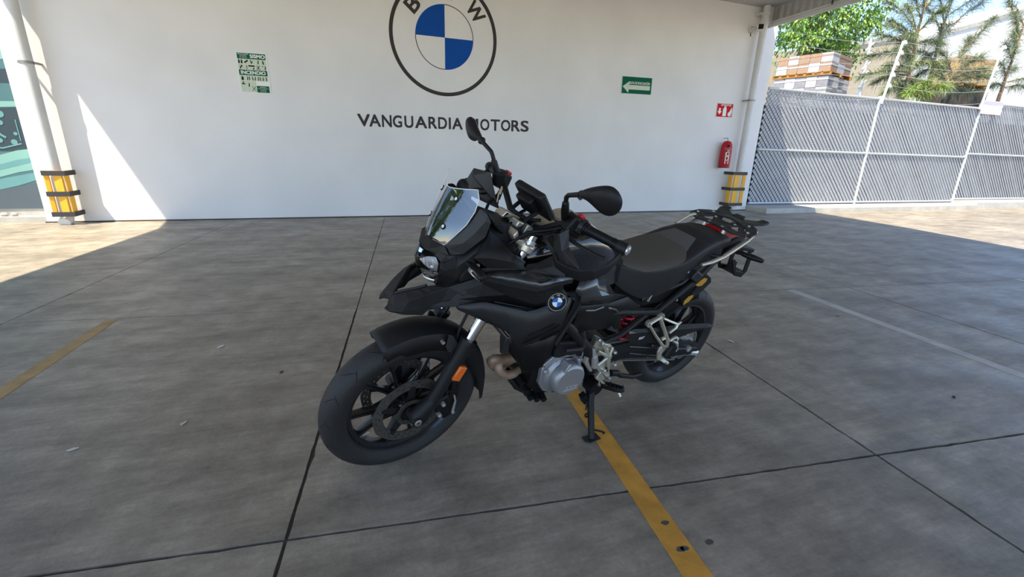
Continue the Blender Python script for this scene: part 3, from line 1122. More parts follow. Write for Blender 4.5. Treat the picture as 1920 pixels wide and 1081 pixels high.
def stack(C, u, v, lu, lv, z, nu, nv, nz, hz, ma, name, words, group, band, sides):
    """cartons along the two faces one can see; each says where it sits"""
    rot = Matrix.Rotation(math.atan2(u.y, u.x), 3, 'Z')
    tiers = {1: [''], 2: ['lower', 'upper'], 3: ['lowest', 'middle', 'top']}[nz]
    for k in range(nz):
        for i in range(nu):
            for j in range(nv):
                if i and j:
                    continue
                du, dv = lu / nu, lv / nv
                o = empty(name, C + u * du * (i + .5) + v * dv * (j + .5) + V(0, 0, z + hz * k))
                if j:
                    where = sides[1] + ' ' + ORD[min(j, 4)]
                elif i:
                    where = sides[0] + ' ' + ORD[min(i, 4)]
                else:
                    where = ORD[0]
                tag(o, '%s, %s tier, %s' % (words, tiers[k], where), 'carton', group)
                s = random.uniform(.955, .985)
                b = MB().box((0, 0, hz * .49), (du * s, dv * s, hz * .97), rot)
                b.build('body', ma[(i + k + j) % len(ma)], o, smooth=0)
                b = MB().box((0, 0, hz * .70), (du * s + .012, dv * s + .012, hz * .16), rot)
                b.build('tape_band', band[(i * 2 + k) % len(band)], o, smooth=0)


uu, vv = V(-.30, .954, 0).normalized(), V(.954, .30, 0).normalized()
CC = V(15.83, 12.5, 0)
YB = 3.28
ped = MB().box((16.45, 13.7, 2.70), (2.8, 2.9, 0.30), Matrix.Rotation(R(17), 3, 'Z'))
tag(ped.build('trim_3', M_curb, smooth=0), kind='structure')
pallet(CC, uu, vv, 1.85, 1.9, 2.86, 'lower wooden pallet hidden behind the fence under the grey wrapped blocks')
stack(CC, uu, vv, 1.8, 1.9, 2.99, 5, 4, 3, .36, [M_block, M_wrap], 'wrapped_block', 'wrapped block under the orange pallet', 'blocks on the lower pallet', [M_wrap, M_block], ('long shaded face', 'short face'))
pallet(CC - uu * .05 - vv * .05, uu, vv, 1.95, 2.0, 4.07, 'orange wooden pallet between the two stacks beyond the fence')
stack(CC, uu, vv, 1.8, 1.8, 4.20, 5, 3, 2, .30, [M_carton, M_wrap, M_carton], 'carton', 'banded carton on the orange pallet', 'cartons on the upper pallet', [M_wrap, M_carton], ('long face', 'short face'))
CT = V(*(21.7695, 11.8000, 4.2474))
CT.z = 0
pallet(CT, V(.1, 1, 0).normalized(), V(1, .12, 0).normalized(), 1.3, 2.0, 4.06, 'wooden pallet under the tan boxes behind the right hand pines')
ped = MB().box((CT.x + 1.0, 12.5, 3.3), (2.0, 1.1, 1.5))
tag(ped.build('trim_4', M_soil, smooth=0), kind='structure')
M_tan = mat('tan_board', (0.46, 0.32, 0.155), 0.8, var=0.1)
stack(CT, V(.1, 1, 0).normalized(), V(1, .12, 0).normalized(), 1.2, 2.0, 4.19, 1, 2, 2, .46, [M_tan, M_tan], 'tan_box', 'big tan box behind the pines', 'tan boxes behind the pines', [M_carton], ('side', 'front row,'))
wp = empty('white_post', (16.2772, 11.6000, 3.5019))
tag(wp, 'white lattice post between the carton stack and the pines', 'post')
P0, P1 = V(*(16.2772, 11.6000, 3.5019)), V(*(16.1976, 11.6000, 5.0504))
b = MB().tube([V(0, 0, -1.2), P1 - P0], [.07, .04], 8)
b.build('shaft', M_white, wp)
for k in range(5):
    q = (P1 - P0) * (.12 + .18 * k)
    b = MB().tube([q + V(-.14, 0, -.12), q + V(.16, 0, .14)], .025, 6)
    b.build('brace', M_white, wp)


# ------------------------------------------------------------------ trees
def leafy_tree():
    base = V(19.0, 17.0, YZ)
    o = empty('leafy_tree', base)
    tag(o, 'broad bright green leafy tree above the cartons', 'tree')
    b = MB().tube([V(0, 0, 0), V(.2, 0, 1.2), V(.7, .1, 2.4), V(1.5, .2, 3.8), V(1.8, .2, 5.5)], [.2, .17, .14, .1, .05], 10)
    b.build('trunk', M_bark2, o)
    C = V(20.9, 17.3, 8.0) - base
    rad = V(2.75, 2.0, 3.0)
    rng = random.Random(3)
    for k in range(7):
        a = k * .9
        e = C + V(rad.x * .7 * math.cos(a), rad.y * .6 * math.sin(a), rad.z * .5 * math.sin(a * 1.7))
        b = MB().tube([V(.7, .1, 2.4), V(1.2, .1, 3.2).lerp(e, .4), e], [.07, .05, .02], 7)
        b.build('branch', M_bark2, o)
    b = MB()
    lob = []
    for k in range(150):
        while True:
            p = V(rng.uniform(-1, 1), rng.uniform(-1, 1), rng.uniform(-1, 1))
            if .55 < p.length < 1.0:
                break
        lob.append(V(p.x * rad.x, p.y * rad.y, p.z * rad.z) + C)
    for c in lob:
        out = (c - C).normalized()
        for j in range(95):
            q = V(rng.gauss(0, 1), rng.gauss(0, 1), rng.gauss(0, .8)) * .26 + c
            d = (out * .5 + V(rng.uniform(-1, 1), rng.uniform(-1, 1), rng.uniform(-1.3, .1))).normalized()
            n = d.cross(V(rng.uniform(-1, 1), rng.uniform(-1, 1), rng.uniform(-.2, 1))).normalized()
            L, W = rng.uniform(.13, .20), rng.uniform(.035, .05)
            mid = q + d * L * .5
            b.add([q, mid + n * W, q + d * L - V(0, 0, .03), mid - n * W], [(0, 1, 2), (0, 2, 3)], 1 if rng.random() < .4 else 0)
    cr = b.build('crown', [M_leaf, M_leaf2], o, smooth=0)
    cr['kind'] = 'stuff'


leafy_tree()
lt = bpy.data.objects['leafy_tree']
l2 = lt.copy()
COL.objects.link(l2)
l2.location = (-19.5, 5.6, -1.2)
l2.scale = (1.35, 1.35, 1.35)
l2['label'] = 'leafy green tree seen only as a reflection in the windscreen'
for ch in list(lt.children):
    c2 = ch.copy()
    COL.objects.link(c2)
    c2.parent = l2


def pine(name, label, trunk, br, mats_, dens, rnd, tr=.07, L0=.34, droop=.9):
    """feathery tree: bare trunk, thin boughs, drooping needle sprays"""
    T = [V(*p) for p in trunk]
    base = V(T[0].x, T[0].y, YZ)
    o = empty(name, base)
    tag(o, label, 'tree')
    rng = random.Random(rnd)
    P = [V(0, 0, 0)] + [p - base for p in T]
    n = len(P)
    b = MB().tube(P, [tr * (1 - .75 * i / (n - 1)) for i in range(n)], 8)
    b.build('trunk', mats_[0], o)
    nd = MB()
    wood = MB()
    for s_, e in br:
        A, E = V(*s_) - base, V(*e) - base
        off = rng.uniform(-.5, .5)
        E.y += off
        M_ = A.lerp(E, .55) + V(0, 0, .12)
        b = MB().tube([A, M_, E], [.022, .014, .004], 5)
        b.build('bough', mats_[0], o)
        for k in range(dens):
            t_ = rng.random() ** .7
            q = (A.lerp(M_, t_ / .55) if t_ < .55 else M_.lerp(E, (t_ - .55) / .45))
            d = ((E - A).normalized() * .9 + V(rng.gauss(0, .55), rng.gauss(0, .55), rng.gauss(-.25, .5))).normalized()
            L = L0 * rng.uniform(.6, 1.3)
            q2 = q + d * L * .6
            q3 = q2 + (d + V(0, 0, -droop)).normalized() * L * .5
            w_ = d.cross(V(rng.uniform(-1, 1), rng.uniform(-1, 1), rng.uniform(-1, 1))).normalized() * .0055
            nd.add([q - w_, q + w_, q2 + w_ * .8, q2 - w_ * .8, q3], [(0, 1, 2, 3), (3, 2, 4)], 1 if rng.random() < .35 else 0)
    f = nd.build('needles', [mats_[1], mats_[2]], o, smooth=0)
    f['kind'] = 'stuff'


M_orange = mat('orange_needle', (0.42, 0.24, 0.04), 0.6, var=0.2)
pine('pine_tree', 'feathery pine with reddish trunk nearest the left white fence arm',
     [(17.4624, 11.0000, 3.3914), (17.4615, 11.0000, 4.0028), (17.4142, 11.0000, 4.7037), (17.3436, 11.0000, 5.3812), (17.3647, 11.0000, 6.1216), (17.3463, 11.0000, 6.9758)],
     [((17.4142, 11.0000, 4.7037), (15.6727, 11.0000, 5.0333)), ((17.3996, 11.0000, 5.0851), (15.8252, 11.0000, 5.7263)), ((17.3970, 11.0000, 4.6249), (15.6811, 11.0000, 4.3985)), ((17.4534, 11.0000, 4.0815), (15.5374, 11.0000, 3.8269)),
      ((17.3839, 11.0000, 5.2350), (16.2189, 11.0000, 6.0562)), ((17.4021, 11.0000, 5.5369), (16.6441, 11.0000, 6.3207)), ((17.4130, 11.0000, 4.4710), (16.0955, 11.0000, 4.5851)), ((17.4268, 11.0000, 3.8408), (16.0468, 11.0000, 3.4599)),
      ((17.4313, 11.0000, 4.7823), (16.7212, 11.0000, 5.4641)), ((17.4463, 11.0000, 4.3957), (18.3246, 11.0000, 4.2292)), ((17.4697, 11.0000, 3.9238), (18.1816, 11.0000, 3.6507)), ((17.3970, 11.0000, 4.6249), (16.6389, 11.0000, 4.1740)),
      ((17.4154, 11.0000, 4.9342), (18.1343, 11.0000, 4.9245)), ((17.3634, 11.0000, 5.9024), (17.7645, 11.0000, 6.5329)), ((17.3634, 11.0000, 5.9024), (16.3929, 11.0000, 6.4995)), ((17.4944, 11.0000, 3.6851), (16.6868, 11.0000, 3.4385)), ((17.4605, 11.0000, 3.7631), (18.6644, 11.0000, 3.5006)),
      ((17.4154, 11.0000, 4.9342), (15.7808, 11.0000, 5.3635)), ((17.4181, 11.0000, 4.8118), (16.3285, 11.0000, 4.9805)), ((17.4572, 11.0000, 4.1924), (16.0331, 11.0000, 4.1253)), ((17.4615, 11.0000, 4.0028), (16.6226, 11.0000, 3.7827)), ((17.4808, 11.0000, 3.7164), (17.3459, 11.0000, 3.4166)), ((17.3839, 11.0000, 5.2350), (17.4770, 11.0000, 5.7679))],
     [M_bark, M_needle, M_needle2], 330, 5)
pine('pine_tree', 'dark leaning pine between the two white fence arms',
     [(19.4877, 11.5000, 3.5290), (19.3786, 11.5000, 4.3795), (19.3110, 11.5000, 5.1219), (19.3593, 11.5000, 6.0129), (19.5074, 11.5000, 7.1182)],
     [((19.3110, 11.5000, 5.1219), (20.1191, 11.5000, 5.9352)), ((19.3342, 11.5000, 5.3687), (20.6742, 11.5000, 6.5605)), ((19.3198, 11.5000, 5.6899), (19.3898, 11.5000, 6.7971)), ((19.3425, 11.5000, 4.8778), (18.5743, 11.5000, 5.6125)),
      ((19.3743, 11.5000, 4.6311), (18.4960, 11.5000, 4.8843)), ((19.3135, 11.5000, 5.5285), (18.5212, 11.5000, 6.3076)), ((19.3365, 11.5000, 5.7717), (18.9596, 11.5000, 6.8195)), ((19.3046, 11.5000, 4.9569), (18.9458, 11.5000, 4.5122)), ((19.3593, 11.5000, 6.0129), (20.9891, 11.5000, 6.8059)), ((19.3957, 11.5000, 4.4651), (19.1712, 11.5000, 4.0249))],
     [M_bark2, M_needle2, M_needle2], 260, 6)
pine('pine_tree', 'low bushy grey green pine in front of the tan boxes',
     [(18.9639, 10.8000, 3.4017), (19.1071, 10.8000, 3.8572), (19.2486, 10.8000, 4.3074), (19.6416, 10.8000, 5.0296), (20.0957, 10.8000, 5.7818)],
     [((19.1071, 10.8000, 3.8572), (18.0627, 10.8000, 4.0231)), ((19.1496, 10.8000, 3.9421), (19.7064, 10.8000, 4.6356)), ((19.2222, 10.8000, 4.1919), (18.5182, 10.8000, 4.7696)), ((19.2794, 10.8000, 4.3583), (19.7935, 10.8000, 5.2812)), ((19.4327, 10.8000, 4.6123), (20.1915, 10.8000, 5.8699)),
      ((19.0492, 10.8000, 3.6887), (19.8812, 10.8000, 3.7448)), ((19.0338, 10.8000, 3.6052), (20.9511, 10.8000, 3.6968)), ((19.1465, 10.8000, 3.7777), (20.4209, 10.8000, 4.1177)), ((18.9947, 10.8000, 3.6851), (18.2955, 10.8000, 3.5241)), ((19.2042, 10.8000, 3.9460), (20.7203, 10.8000, 4.3909)), ((19.2616, 10.8000, 4.1136), (18.4034, 10.8000, 4.4460))],
     [M_bark, M_needle2, M_needle], 330, 7, tr=.04)
pine('pine_tree', 'feathery pine at the right edge beyond the fence notice',
     [(22.6168, 11.0000, 3.6803), (22.6393, 11.0000, 4.3057), (22.6803, 11.0000, 4.8330), (22.6946, 11.0000, 5.6025), (22.7132, 11.0000, 6.5961)],
     [((22.6393, 11.0000, 4.3057), (21.4555, 11.0000, 4.6460)), ((22.6634, 11.0000, 4.4833), (21.6103, 11.0000, 5.0809)), ((22.6732, 11.0000, 5.0050), (21.3508, 11.0000, 5.6348)), ((22.6781, 11.0000, 5.2622), (21.5158, 11.0000, 6.1379)), ((22.6946, 11.0000, 5.6025), (21.1522, 11.0000, 6.4938)), ((22.6514, 11.0000, 4.3946), (23.6685, 11.0000, 4.7388)),
      ((22.6656, 11.0000, 4.0418), (21.7262, 11.0000, 3.8894)), ((22.6534, 11.0000, 3.9518), (23.7768, 11.0000, 4.0275)), ((22.6781, 11.0000, 5.2622), (23.1484, 11.0000, 5.8161)), ((22.7414, 11.0000, 5.9419), (21.6788, 11.0000, 6.6349)), ((22.6803, 11.0000, 4.8330), (21.8735, 11.0000, 5.2724)), ((22.6150, 11.0000, 4.1272), (24.2699, 11.0000, 4.3353))],
     [M_bark, M_needle2, M_needle], 220, 8)
pine('shrub', 'yellow green tufted shrub at the fence top beside the reddish trunk',
     [(17.2449, 10.4000, 3.2299), (17.2402, 10.4000, 3.3549), (17.2355, 10.4000, 3.4793)],
     [((17.2174, 10.4000, 3.2910), (16.7880, 10.4000, 3.4496)), ((17.2174, 10.4000, 3.2910), (17.0810, 10.4000, 3.5926)), ((17.2288, 10.4000, 3.3230), (17.5683, 10.4000, 3.5482)), ((17.2311, 10.4000, 3.2605), (17.9038, 10.4000, 3.3972)), ((17.2311, 10.4000, 3.2605), (16.6568, 10.4000, 3.2869))],
     [M_bark, M_leaf2, M_needle], 200, 9, tr=.03)

# ================================================================== the motorcycle
M_rub = mat('tyre_rubber', (0.019, 0.0185, 0.018), 0.6, spec=0.4, bump=0.2, bscale=120, var=0.15, vscale=8)
M_grooveshade = mat('groove_shade', (0.004, 0.004, 0.004), 0.9)
M_plast = mat('matte_black_plastic', (0.0095, 0.0095, 0.010), 0.5, spec=0.3, bump=0.12, bscale=500, var=0.1)
M_plast2 = mat('deep_black_plastic', (0.004, 0.004, 0.0045), 0.5, spec=0.3)
M_gloss = mat('gloss_black_paint', (0.006, 0.006, 0.007), 0.10, coat=0.6)
M_dgrey = mat('dark_grey_panel', (0.019, 0.0195, 0.020), 0.42, spec=0.35, var=0.06)
M_mgrey = mat('metallic_grey_panel', (0.030, 0.030, 0.031), 0.24, metal=0.2, coat=0.4)
M_rim = mat('black_wheel_paint', (0.010, 0.010, 0.011), 0.22, coat=0.3)
M_disc = mat('brake_disc_steel', (0.10, 0.095, 0.082), 0.40, metal=0.6, var=0.15, vscale=30)
M_chrome = mat('polished_chrome', (0.78, 0.78, 0.77), 0.08, metal=1.0)
M_alu = mat('cast_aluminium', (0.33, 0.335, 0.345), 0.45, metal=0.65, bump=0.1, bscale=250, var=0.06)
M_cham = mat('champagne_aluminium', (0.60, 0.56, 0.45), 0.36, metal=0.7, var=0.06)
M_bright = mat('bright_aluminium', (0.72, 0.72, 0.70), 0.3, metal=0.8)
M_seat = mat('black_seat_vinyl', (0.013, 0.013, 0.0145), 0.55, spec=0.35, bump=0.10, bscale=350)
M_seat2 = mat('grey_seat_fabric', (0.082, 0.074, 0.060), 0.8, spec=0.3, bump=0.35, bscale=420)
M_seat3 = mat('light_grey_seat_fabric', (0.095, 0.091, 0.086), 0.75, spec=0.3, bump=0.35, bscale=420)
M_head = mat('heat_stained_steel', (0.34, 0.225, 0.15), 0.48, metal=0.25, var=0.35, vscale=12)
M_amber = mat('amber_reflector', (0.70, 0.13, 0.008), 0.2, coat=0.6)
M_gold = mat('yellow_badge', (0.62, 0.34, 0.04), 0.35, metal=0.4)
M_tail = mat('red_tail_lens', (0.36, 0.006, 0.008), 0.4, spec=0.15)
M_spring = mat('red_spring_paint', (0.38, 0.008, 0.02), 0.35)
M_redsw = mat('red_switch', (0.50, 0.02, 0.02), 0.4)
M_badgeblue = mat('badge_blue', (0.02, 0.14, 0.48), 0.25)
M_badgewhite = mat('badge_white', (0.80, 0.80, 0.78), 0.25)
M_badgegold = mat('badge_letter_silver', (0.75, 0.68, 0.52), 0.3, metal=0.5)
M_screen = glass('windscreen_acrylic', (0.90, 0.91, 0.91), 0.0, 2.3)
M_lens = glass('headlight_glass', (0.96, 0.965, 0.97), 0.0, 1.35)
M_reflect = mat('headlight_reflector', (0.62, 0.64, 0.66), 0.16, metal=0.9)

bike = empty('motorcycle', (1.662, 2.038, 0.0), (-R(12.425), 0.0, R(190.756)))
tag(bike, 'black touring motorcycle with windscreen, hand guards and luggage rack leaning on its side stand', 'motorcycle')
STEER = R(6.675)
_ax0 = V(1.6635, 0, 0)
_axd = V(-math.sin(R(27)), 0, math.cos(R(27)))
_sm = Matrix.Translation(_ax0) @ Matrix.Rotation(STEER, 4, _axd) @ Matrix.Translation(-_ax0)
FA = V(1.559, 0, .3295)
RA = V(0, 0, .321)


def steer(p):
    return _sm @ Vector(p)


def unsteer(p):
    return _sm.inverted() @ Vector(p)


SPLIT = {'cover_bolt', 'casting_bolt', 'rack_screw', 'frame_screw', 'bar_clamp', 'cover_rib', 'fork_cap', 'rack_stay', 'screen_bracket', 'axle_adjuster', 'caliper_bolt', 'sprocket_bolt', 'sump_bolt', 'light_guide', 'reflector_facet', 'vent_fin', 'casting_rib', 'arm_edge', 'control_cable', 'slot_lip', 'shift_rod'}


def part(m, name, ma, parent=None, st=False, label=None, **k):
    if st:
        m.map(steer)
    if name in SPLIT:
        for q in islands(m):
            o = q.build(name, ma, parent or bike, **k)
            if label:
                o['label'] = label
        return o
    o = m.build(name, ma, parent or bike, **k)
    if label:
        o['label'] = label
    return o


def both(fn):
    for s in (1, -1):
        fn(s)


def sy(p, s):
    return V(p[0], p[1] * s, p[2])


# ---- wheels
def wheel(c, R_t, mt, rim_w, rim_r, label, st, front):
    # rim barrel and hub = the wheel itself
    b = MB()
    w2 = rim_w / 2
    b.lathe([(rim_r + .012, -w2), (rim_r + .012, -w2 + .008), (rim_r - .006, -w2 + .016), (rim_r - .010, -w2 + .03), (rim_r - .016, -.01), (rim_r - .016, .01),
             (rim_r - .010, w2 - .03), (rim_r - .006, w2 - .016), (rim_r + .012, w2 - .008), (rim_r + .012, w2),
             (rim_r + .002, w2 + .001), (rim_r - .008, w2 - .016), (rim_r - .024, .016), (rim_r - .027, 0), (rim_r - .024, -.016), (rim_r - .008, -w2 + .016), (rim_r + .002, -w2 - .001)],
            c, (0, 1, 0), 72, closed=True)
    hw = .062 if front else .075
    b.lathe([(.012, -hw), (.040, -hw), (.043, -hw + .02), (.034, -.02), (.034, .02), (.043, hw - .02), (.040, hw), (.012, hw)], c, (0, 1, 0), 32)
    o = part(b, 'wheel', M_rim, st=st, label=label, smooth=35)
    # tyre
    NA, NS = 180, 40
    b = MB()
    h = R_t - rim_r + .002
    prof = []
    for k in range(NS + 1):
        t = -1 + 2 * k / NS
        a = t * R(118)
        y = mt * math.sin(a) * (1.0 if abs(t) < .8 else (1 - .25 * (abs(t) - .8) / .2))
        r = R_t - mt * .80 * (1 - math.cos(a))
        if abs(t) > .75:
            r = R_t - mt * .80 * (1 - math.cos(a)) - (h - mt * .80 * (1 - math.cos(R(118)))) * ((abs(t) - .75) / .25)
        prof.append((r, y, t))
    for i in range(NA):
        A = 2 * math.pi * i / NA
        for r, y, t in prof:
            dep = 0.0
            if False:
                ph = (A * 16 / (2 * math.pi) + .8 * abs(t) + (0.5 if t < 0 else 0)) % 1.0
                if .08 < abs(t) < .42 and ph < .11:
                    dep = .007
                ph2 = (A * 16 / (2 * math.pi) - .55 * abs(t) + (0.0 if t < 0 else .5)) % 1.0
                if .30 < abs(t) < .64 and ph2 < .10:
                    dep = .006
            rr = r - dep
            b.v.append((c[0] + rr * math.cos(A), c[1] + y, c[2] + rr * math.sin(A)))
    n = NS + 1
    for i in range(NA):
        j = (i + 1) % NA
        for k in range(NS):
            b.f.append([i * n + k, i * n + k + 1, j * n + k + 1, j * n + k])
            b.m.append(0)
    ty = part(b, 'tyre', M_rub, o, st=st, smooth=40)
    gr = MB()  # dark strips laid on the tread, groove shade put into their colour

    def tp(t, A, lift):
        k = (t + 1) / 2 * NS
        i0 = min(NS - 1, int(k))
        f_ = k - i0
        r = prof[i0][0] * (1 - f_) + prof[i0 + 1][0] * f_ + lift
        y = prof[i0][1] * (1 - f_) + prof[i0 + 1][1] * f_
        return V(c[0] + r * math.cos(A), c[1] + y, c[2] + r * math.sin(A))
    NG = 17
    for side in (1, -1):
        for g_ in range(NG):
            A0 = 2 * math.pi * (g_ + (.5 if side < 0 else 0)) / NG
            for t0, t1, da, off in ((.06, .40, .15, 0), (.30, .66, -.11, .17)):
                pts_ = []
                for q_ in range(7):
                    f_ = q_ / 6
                    pts_.append((t0 + (t1 - t0) * f_, A0 + off + da * f_ * (1 if front else .8)))
                wd = .0095
                up = [tp(t_ * side, a_ - wd * (1 - abs(2 * q_ / 6 - 1) ** 3 * .8), .0004) for q_, (t_, a_) in enumerate(pts_)]
                dn = [tp(t_ * side, a_ + wd * (1 - abs(2 * q_ / 6 - 1) ** 3 * .8), .0004) for q_, (t_, a_) in enumerate(pts_)]
                gr.loft([up, dn])
    gp = part(gr, 'tread_groove_shade', M_grooveshade, ty if False else o, st=st, smooth=0)
    gp['kind'] = 'stuff'
    # spokes in pairs
    for k in range(5):
        base = R(-14 + 72 * k) if front else R(20 + 72 * k)
        for s in (-1, 1):
            sp = MB()
            a0, a1 = base + s * R(13), base + s * R(15.5)
            q0 = V(.036 * math.cos(base + s * R(16)), 0, .036 * math.sin(base + s * R(16)))
            qm = V(.12 * math.cos(a0), 0, .12 * math.sin(a0))
            q1 = V((rim_r - .018) * math.cos(a1), 0, (rim_r - .018) * math.sin(a1))
            for (A_, B_, wa, wb, ha, hb) in ((q0, qm, .014, .0075, .040, .022), (qm, q1, .0075, .0075, .022, .020)):
                d = (B_ - A_).normalized()
                nn = V(-d.z, 0, d.x)
                rows = []
                for P, w_, hh in ((A_, wa, ha), (B_, wb, hb)):
                    P = P + V(*c)
                    rows.append([P + nn * w_ - V(0, hh * .6, 0), P + nn * w_ * .5 - V(0, hh, 0), P - nn * w_ * .5 - V(0, hh, 0), P - nn * w_ - V(0, hh * .6, 0),
                                 P - nn * w_ + V(0, hh * .6, 0), P - nn * w_ * .5 + V(0, hh, 0), P + nn * w_ * .5 + V(0, hh, 0), P + nn * w_ + V(0, hh * .6, 0)])
                sp.loft(rows, closed=True, cap=True)
            part(sp, 'spoke', M_rim, o, st=st, smooth=30)
    return o


def brake_disc(c, y, r0, r1, parent, st, carriers=5):
    """slotted rotor ring with rows of real holes, on a spider"""
    b = MB()
    t = .0025
    N = 90
    rad = [r0, r0 + .006, r0 + (r1 - r0) * .30, r0 + (r1 - r0) * .42, r0 + (r1 - r0) * .62, r0 + (r1 - r0) * .74, r1 - .004, r1]
    P = len(rad)

    def vid(i, j, s):
        return ((i % N) * P + j) * 2 + (0 if s > 0 else 1)
    for i in range(N):
        a = 2 * math.pi * i / N
        for j, r in enumerate(rad):
            wv = 1 + (.012 * math.sin(a * 10) if j >= P - 2 else 0)
            for s in (1, -1):
                b.v.append((c[0] + r * wv * math.cos(a), c[1] + y + s * t, c[2] + r * wv * math.sin(a)))
    hole = set()
    for i in range(N):
        if i % 9 in (0, 3, 6):
            hole.add((i, 2))
        if i % 9 in (1, 4, 7):
            hole.add((i, 4))
    for i in range(N):
        for j in range(P - 1):
            if (i, j) in hole:
                for q in (((i, j), (i + 1, j)), ((i + 1, j), (i + 1, j + 1)), ((i + 1, j + 1), (i, j + 1)), ((i, j + 1), (i, j))):
                    (a_, a2), (b_, b2) = q
                    b.f.append([vid(a_, a2, 1), vid(b_, b2, 1), vid(b_, b2, -1), vid(a_, a2, -1)])
                    b.m.append(0)
                continue
            b.f.append([vid(i, j, 1), vid(i + 1, j, 1), vid(i + 1, j + 1, 1), vid(i, j + 1, 1)])
            b.m.append(0)
            b.f.append([vid(i, j, -1), vid(i, j + 1, -1), vid(i + 1, j + 1, -1), vid(i + 1, j, -1)])
            b.m.append(0)
        for j in (0, P - 1):
            b.f.append([vid(i, j, 1), vid(i, j, -1), vid(i + 1, j, -1), vid(i + 1, j, 1)])
            b.m.append(0)
    part(b, 'brake_disc', M_disc, parent, st=st, smooth=20)
    sp = MB()
    for k in range(carriers):
        a = 2 * math.pi * k / carriers + .35
        q = lambda r, d: (c[0] + r * math.cos(a + d), c[1] + y, c[2] + r * math.sin(a + d))
        sp.plate([q(.03, -.5), q(.03, .5), q(r0 - .02, .16), q(r0 + .006, .13), q(r0 + .006, -.13), q(r0 - .02, -.16)], .005, direction=(0, 1, 0))
        sp.cyl(q(r0 + .002, 0)[:1] + (c[1] + y - .006,) + q(r0 + .002, 0)[2:], q(r0 + .002, 0)[:1] + (c[1] + y + .006,) + q(r0 + .002, 0)[2:], .011, seg=12)
    sp.lathe([(.028, -.004), (.05, -.004), (.05, .004), (.028, .004)], (c[0], c[1] + y, c[2]), (0, 1, 0), 28, closed=True)
    part(sp, 'disc_carrier', M_plast, parent, st=st, smooth=30)


fw = wheel(FA, .3295, .056, .078, .240, 'front cast wheel with paired spokes', True, True)
brake_disc(FA, .066, .112, .1525, fw, True)
brake_disc(FA, -.066, .112, .1525, fw, True)
b = MB().lathe([(.046, 0), (.062, 0), (.062, .003), (.046, .003)], FA + V(0, .078, 0), (0, 1, 0), 40, closed=True)
for k in range(40):
    a = 2 * math.pi * k / 40
    b.box(FA + V(.054 * math.cos(a), .083, .054 * math.sin(a)), (.010, .002, .003), Matrix.Rotation(-a, 3, 'Y'))
part(b, 'sensor_ring', M_disc, fw, st=True)
b = MB().cyl(FA + V(.24 * math.cos(R(-38)) * .88, .0, .24 * math.sin(R(-38)) * .88), FA + V(.18 * math.cos(R(-38)), 0.01, .18 * math.sin(R(-38))), .006, .004, 8)
part(b, 'valve_stem', M_cham, fw, st=True)
rw = wheel(RA, .321, .074, .115, .216, 'rear cast wheel with wide tyre', False, False)
brake_disc(RA, -.085, .085, .1325, rw, False)
b = MB()
for k in range(45):
    pass
T = 42
prof_a = []
pts = []
for k in range(T * 4):
    a = 2 * math.pi * k / (T * 4)
    r = .105 if k % 4 in (0, 1) else .098
    pts.append(RA + V(r * math.cos(a), .098, r * math.sin(a)))
b.plate(pts, .007, direction=(0, 1, 0))
part(b, 'sprocket', M_steel, rw, smooth=0)
b = MB()
for k in range(5):
    a = 2 * math.pi * k / 5 + .4
    b.cyl(RA + V(.068 * math.cos(a), .09, .068 * math.sin(a)), RA + V(.068 * math.cos(a), .112, .068 * math.sin(a)), .011, seg=6)
b.cyl(RA + V(0, .06, 0), RA + V(0, .105, 0), .05, .045, 24)
part(b, 'sprocket_bolt', M_bright, rw, smooth=30)

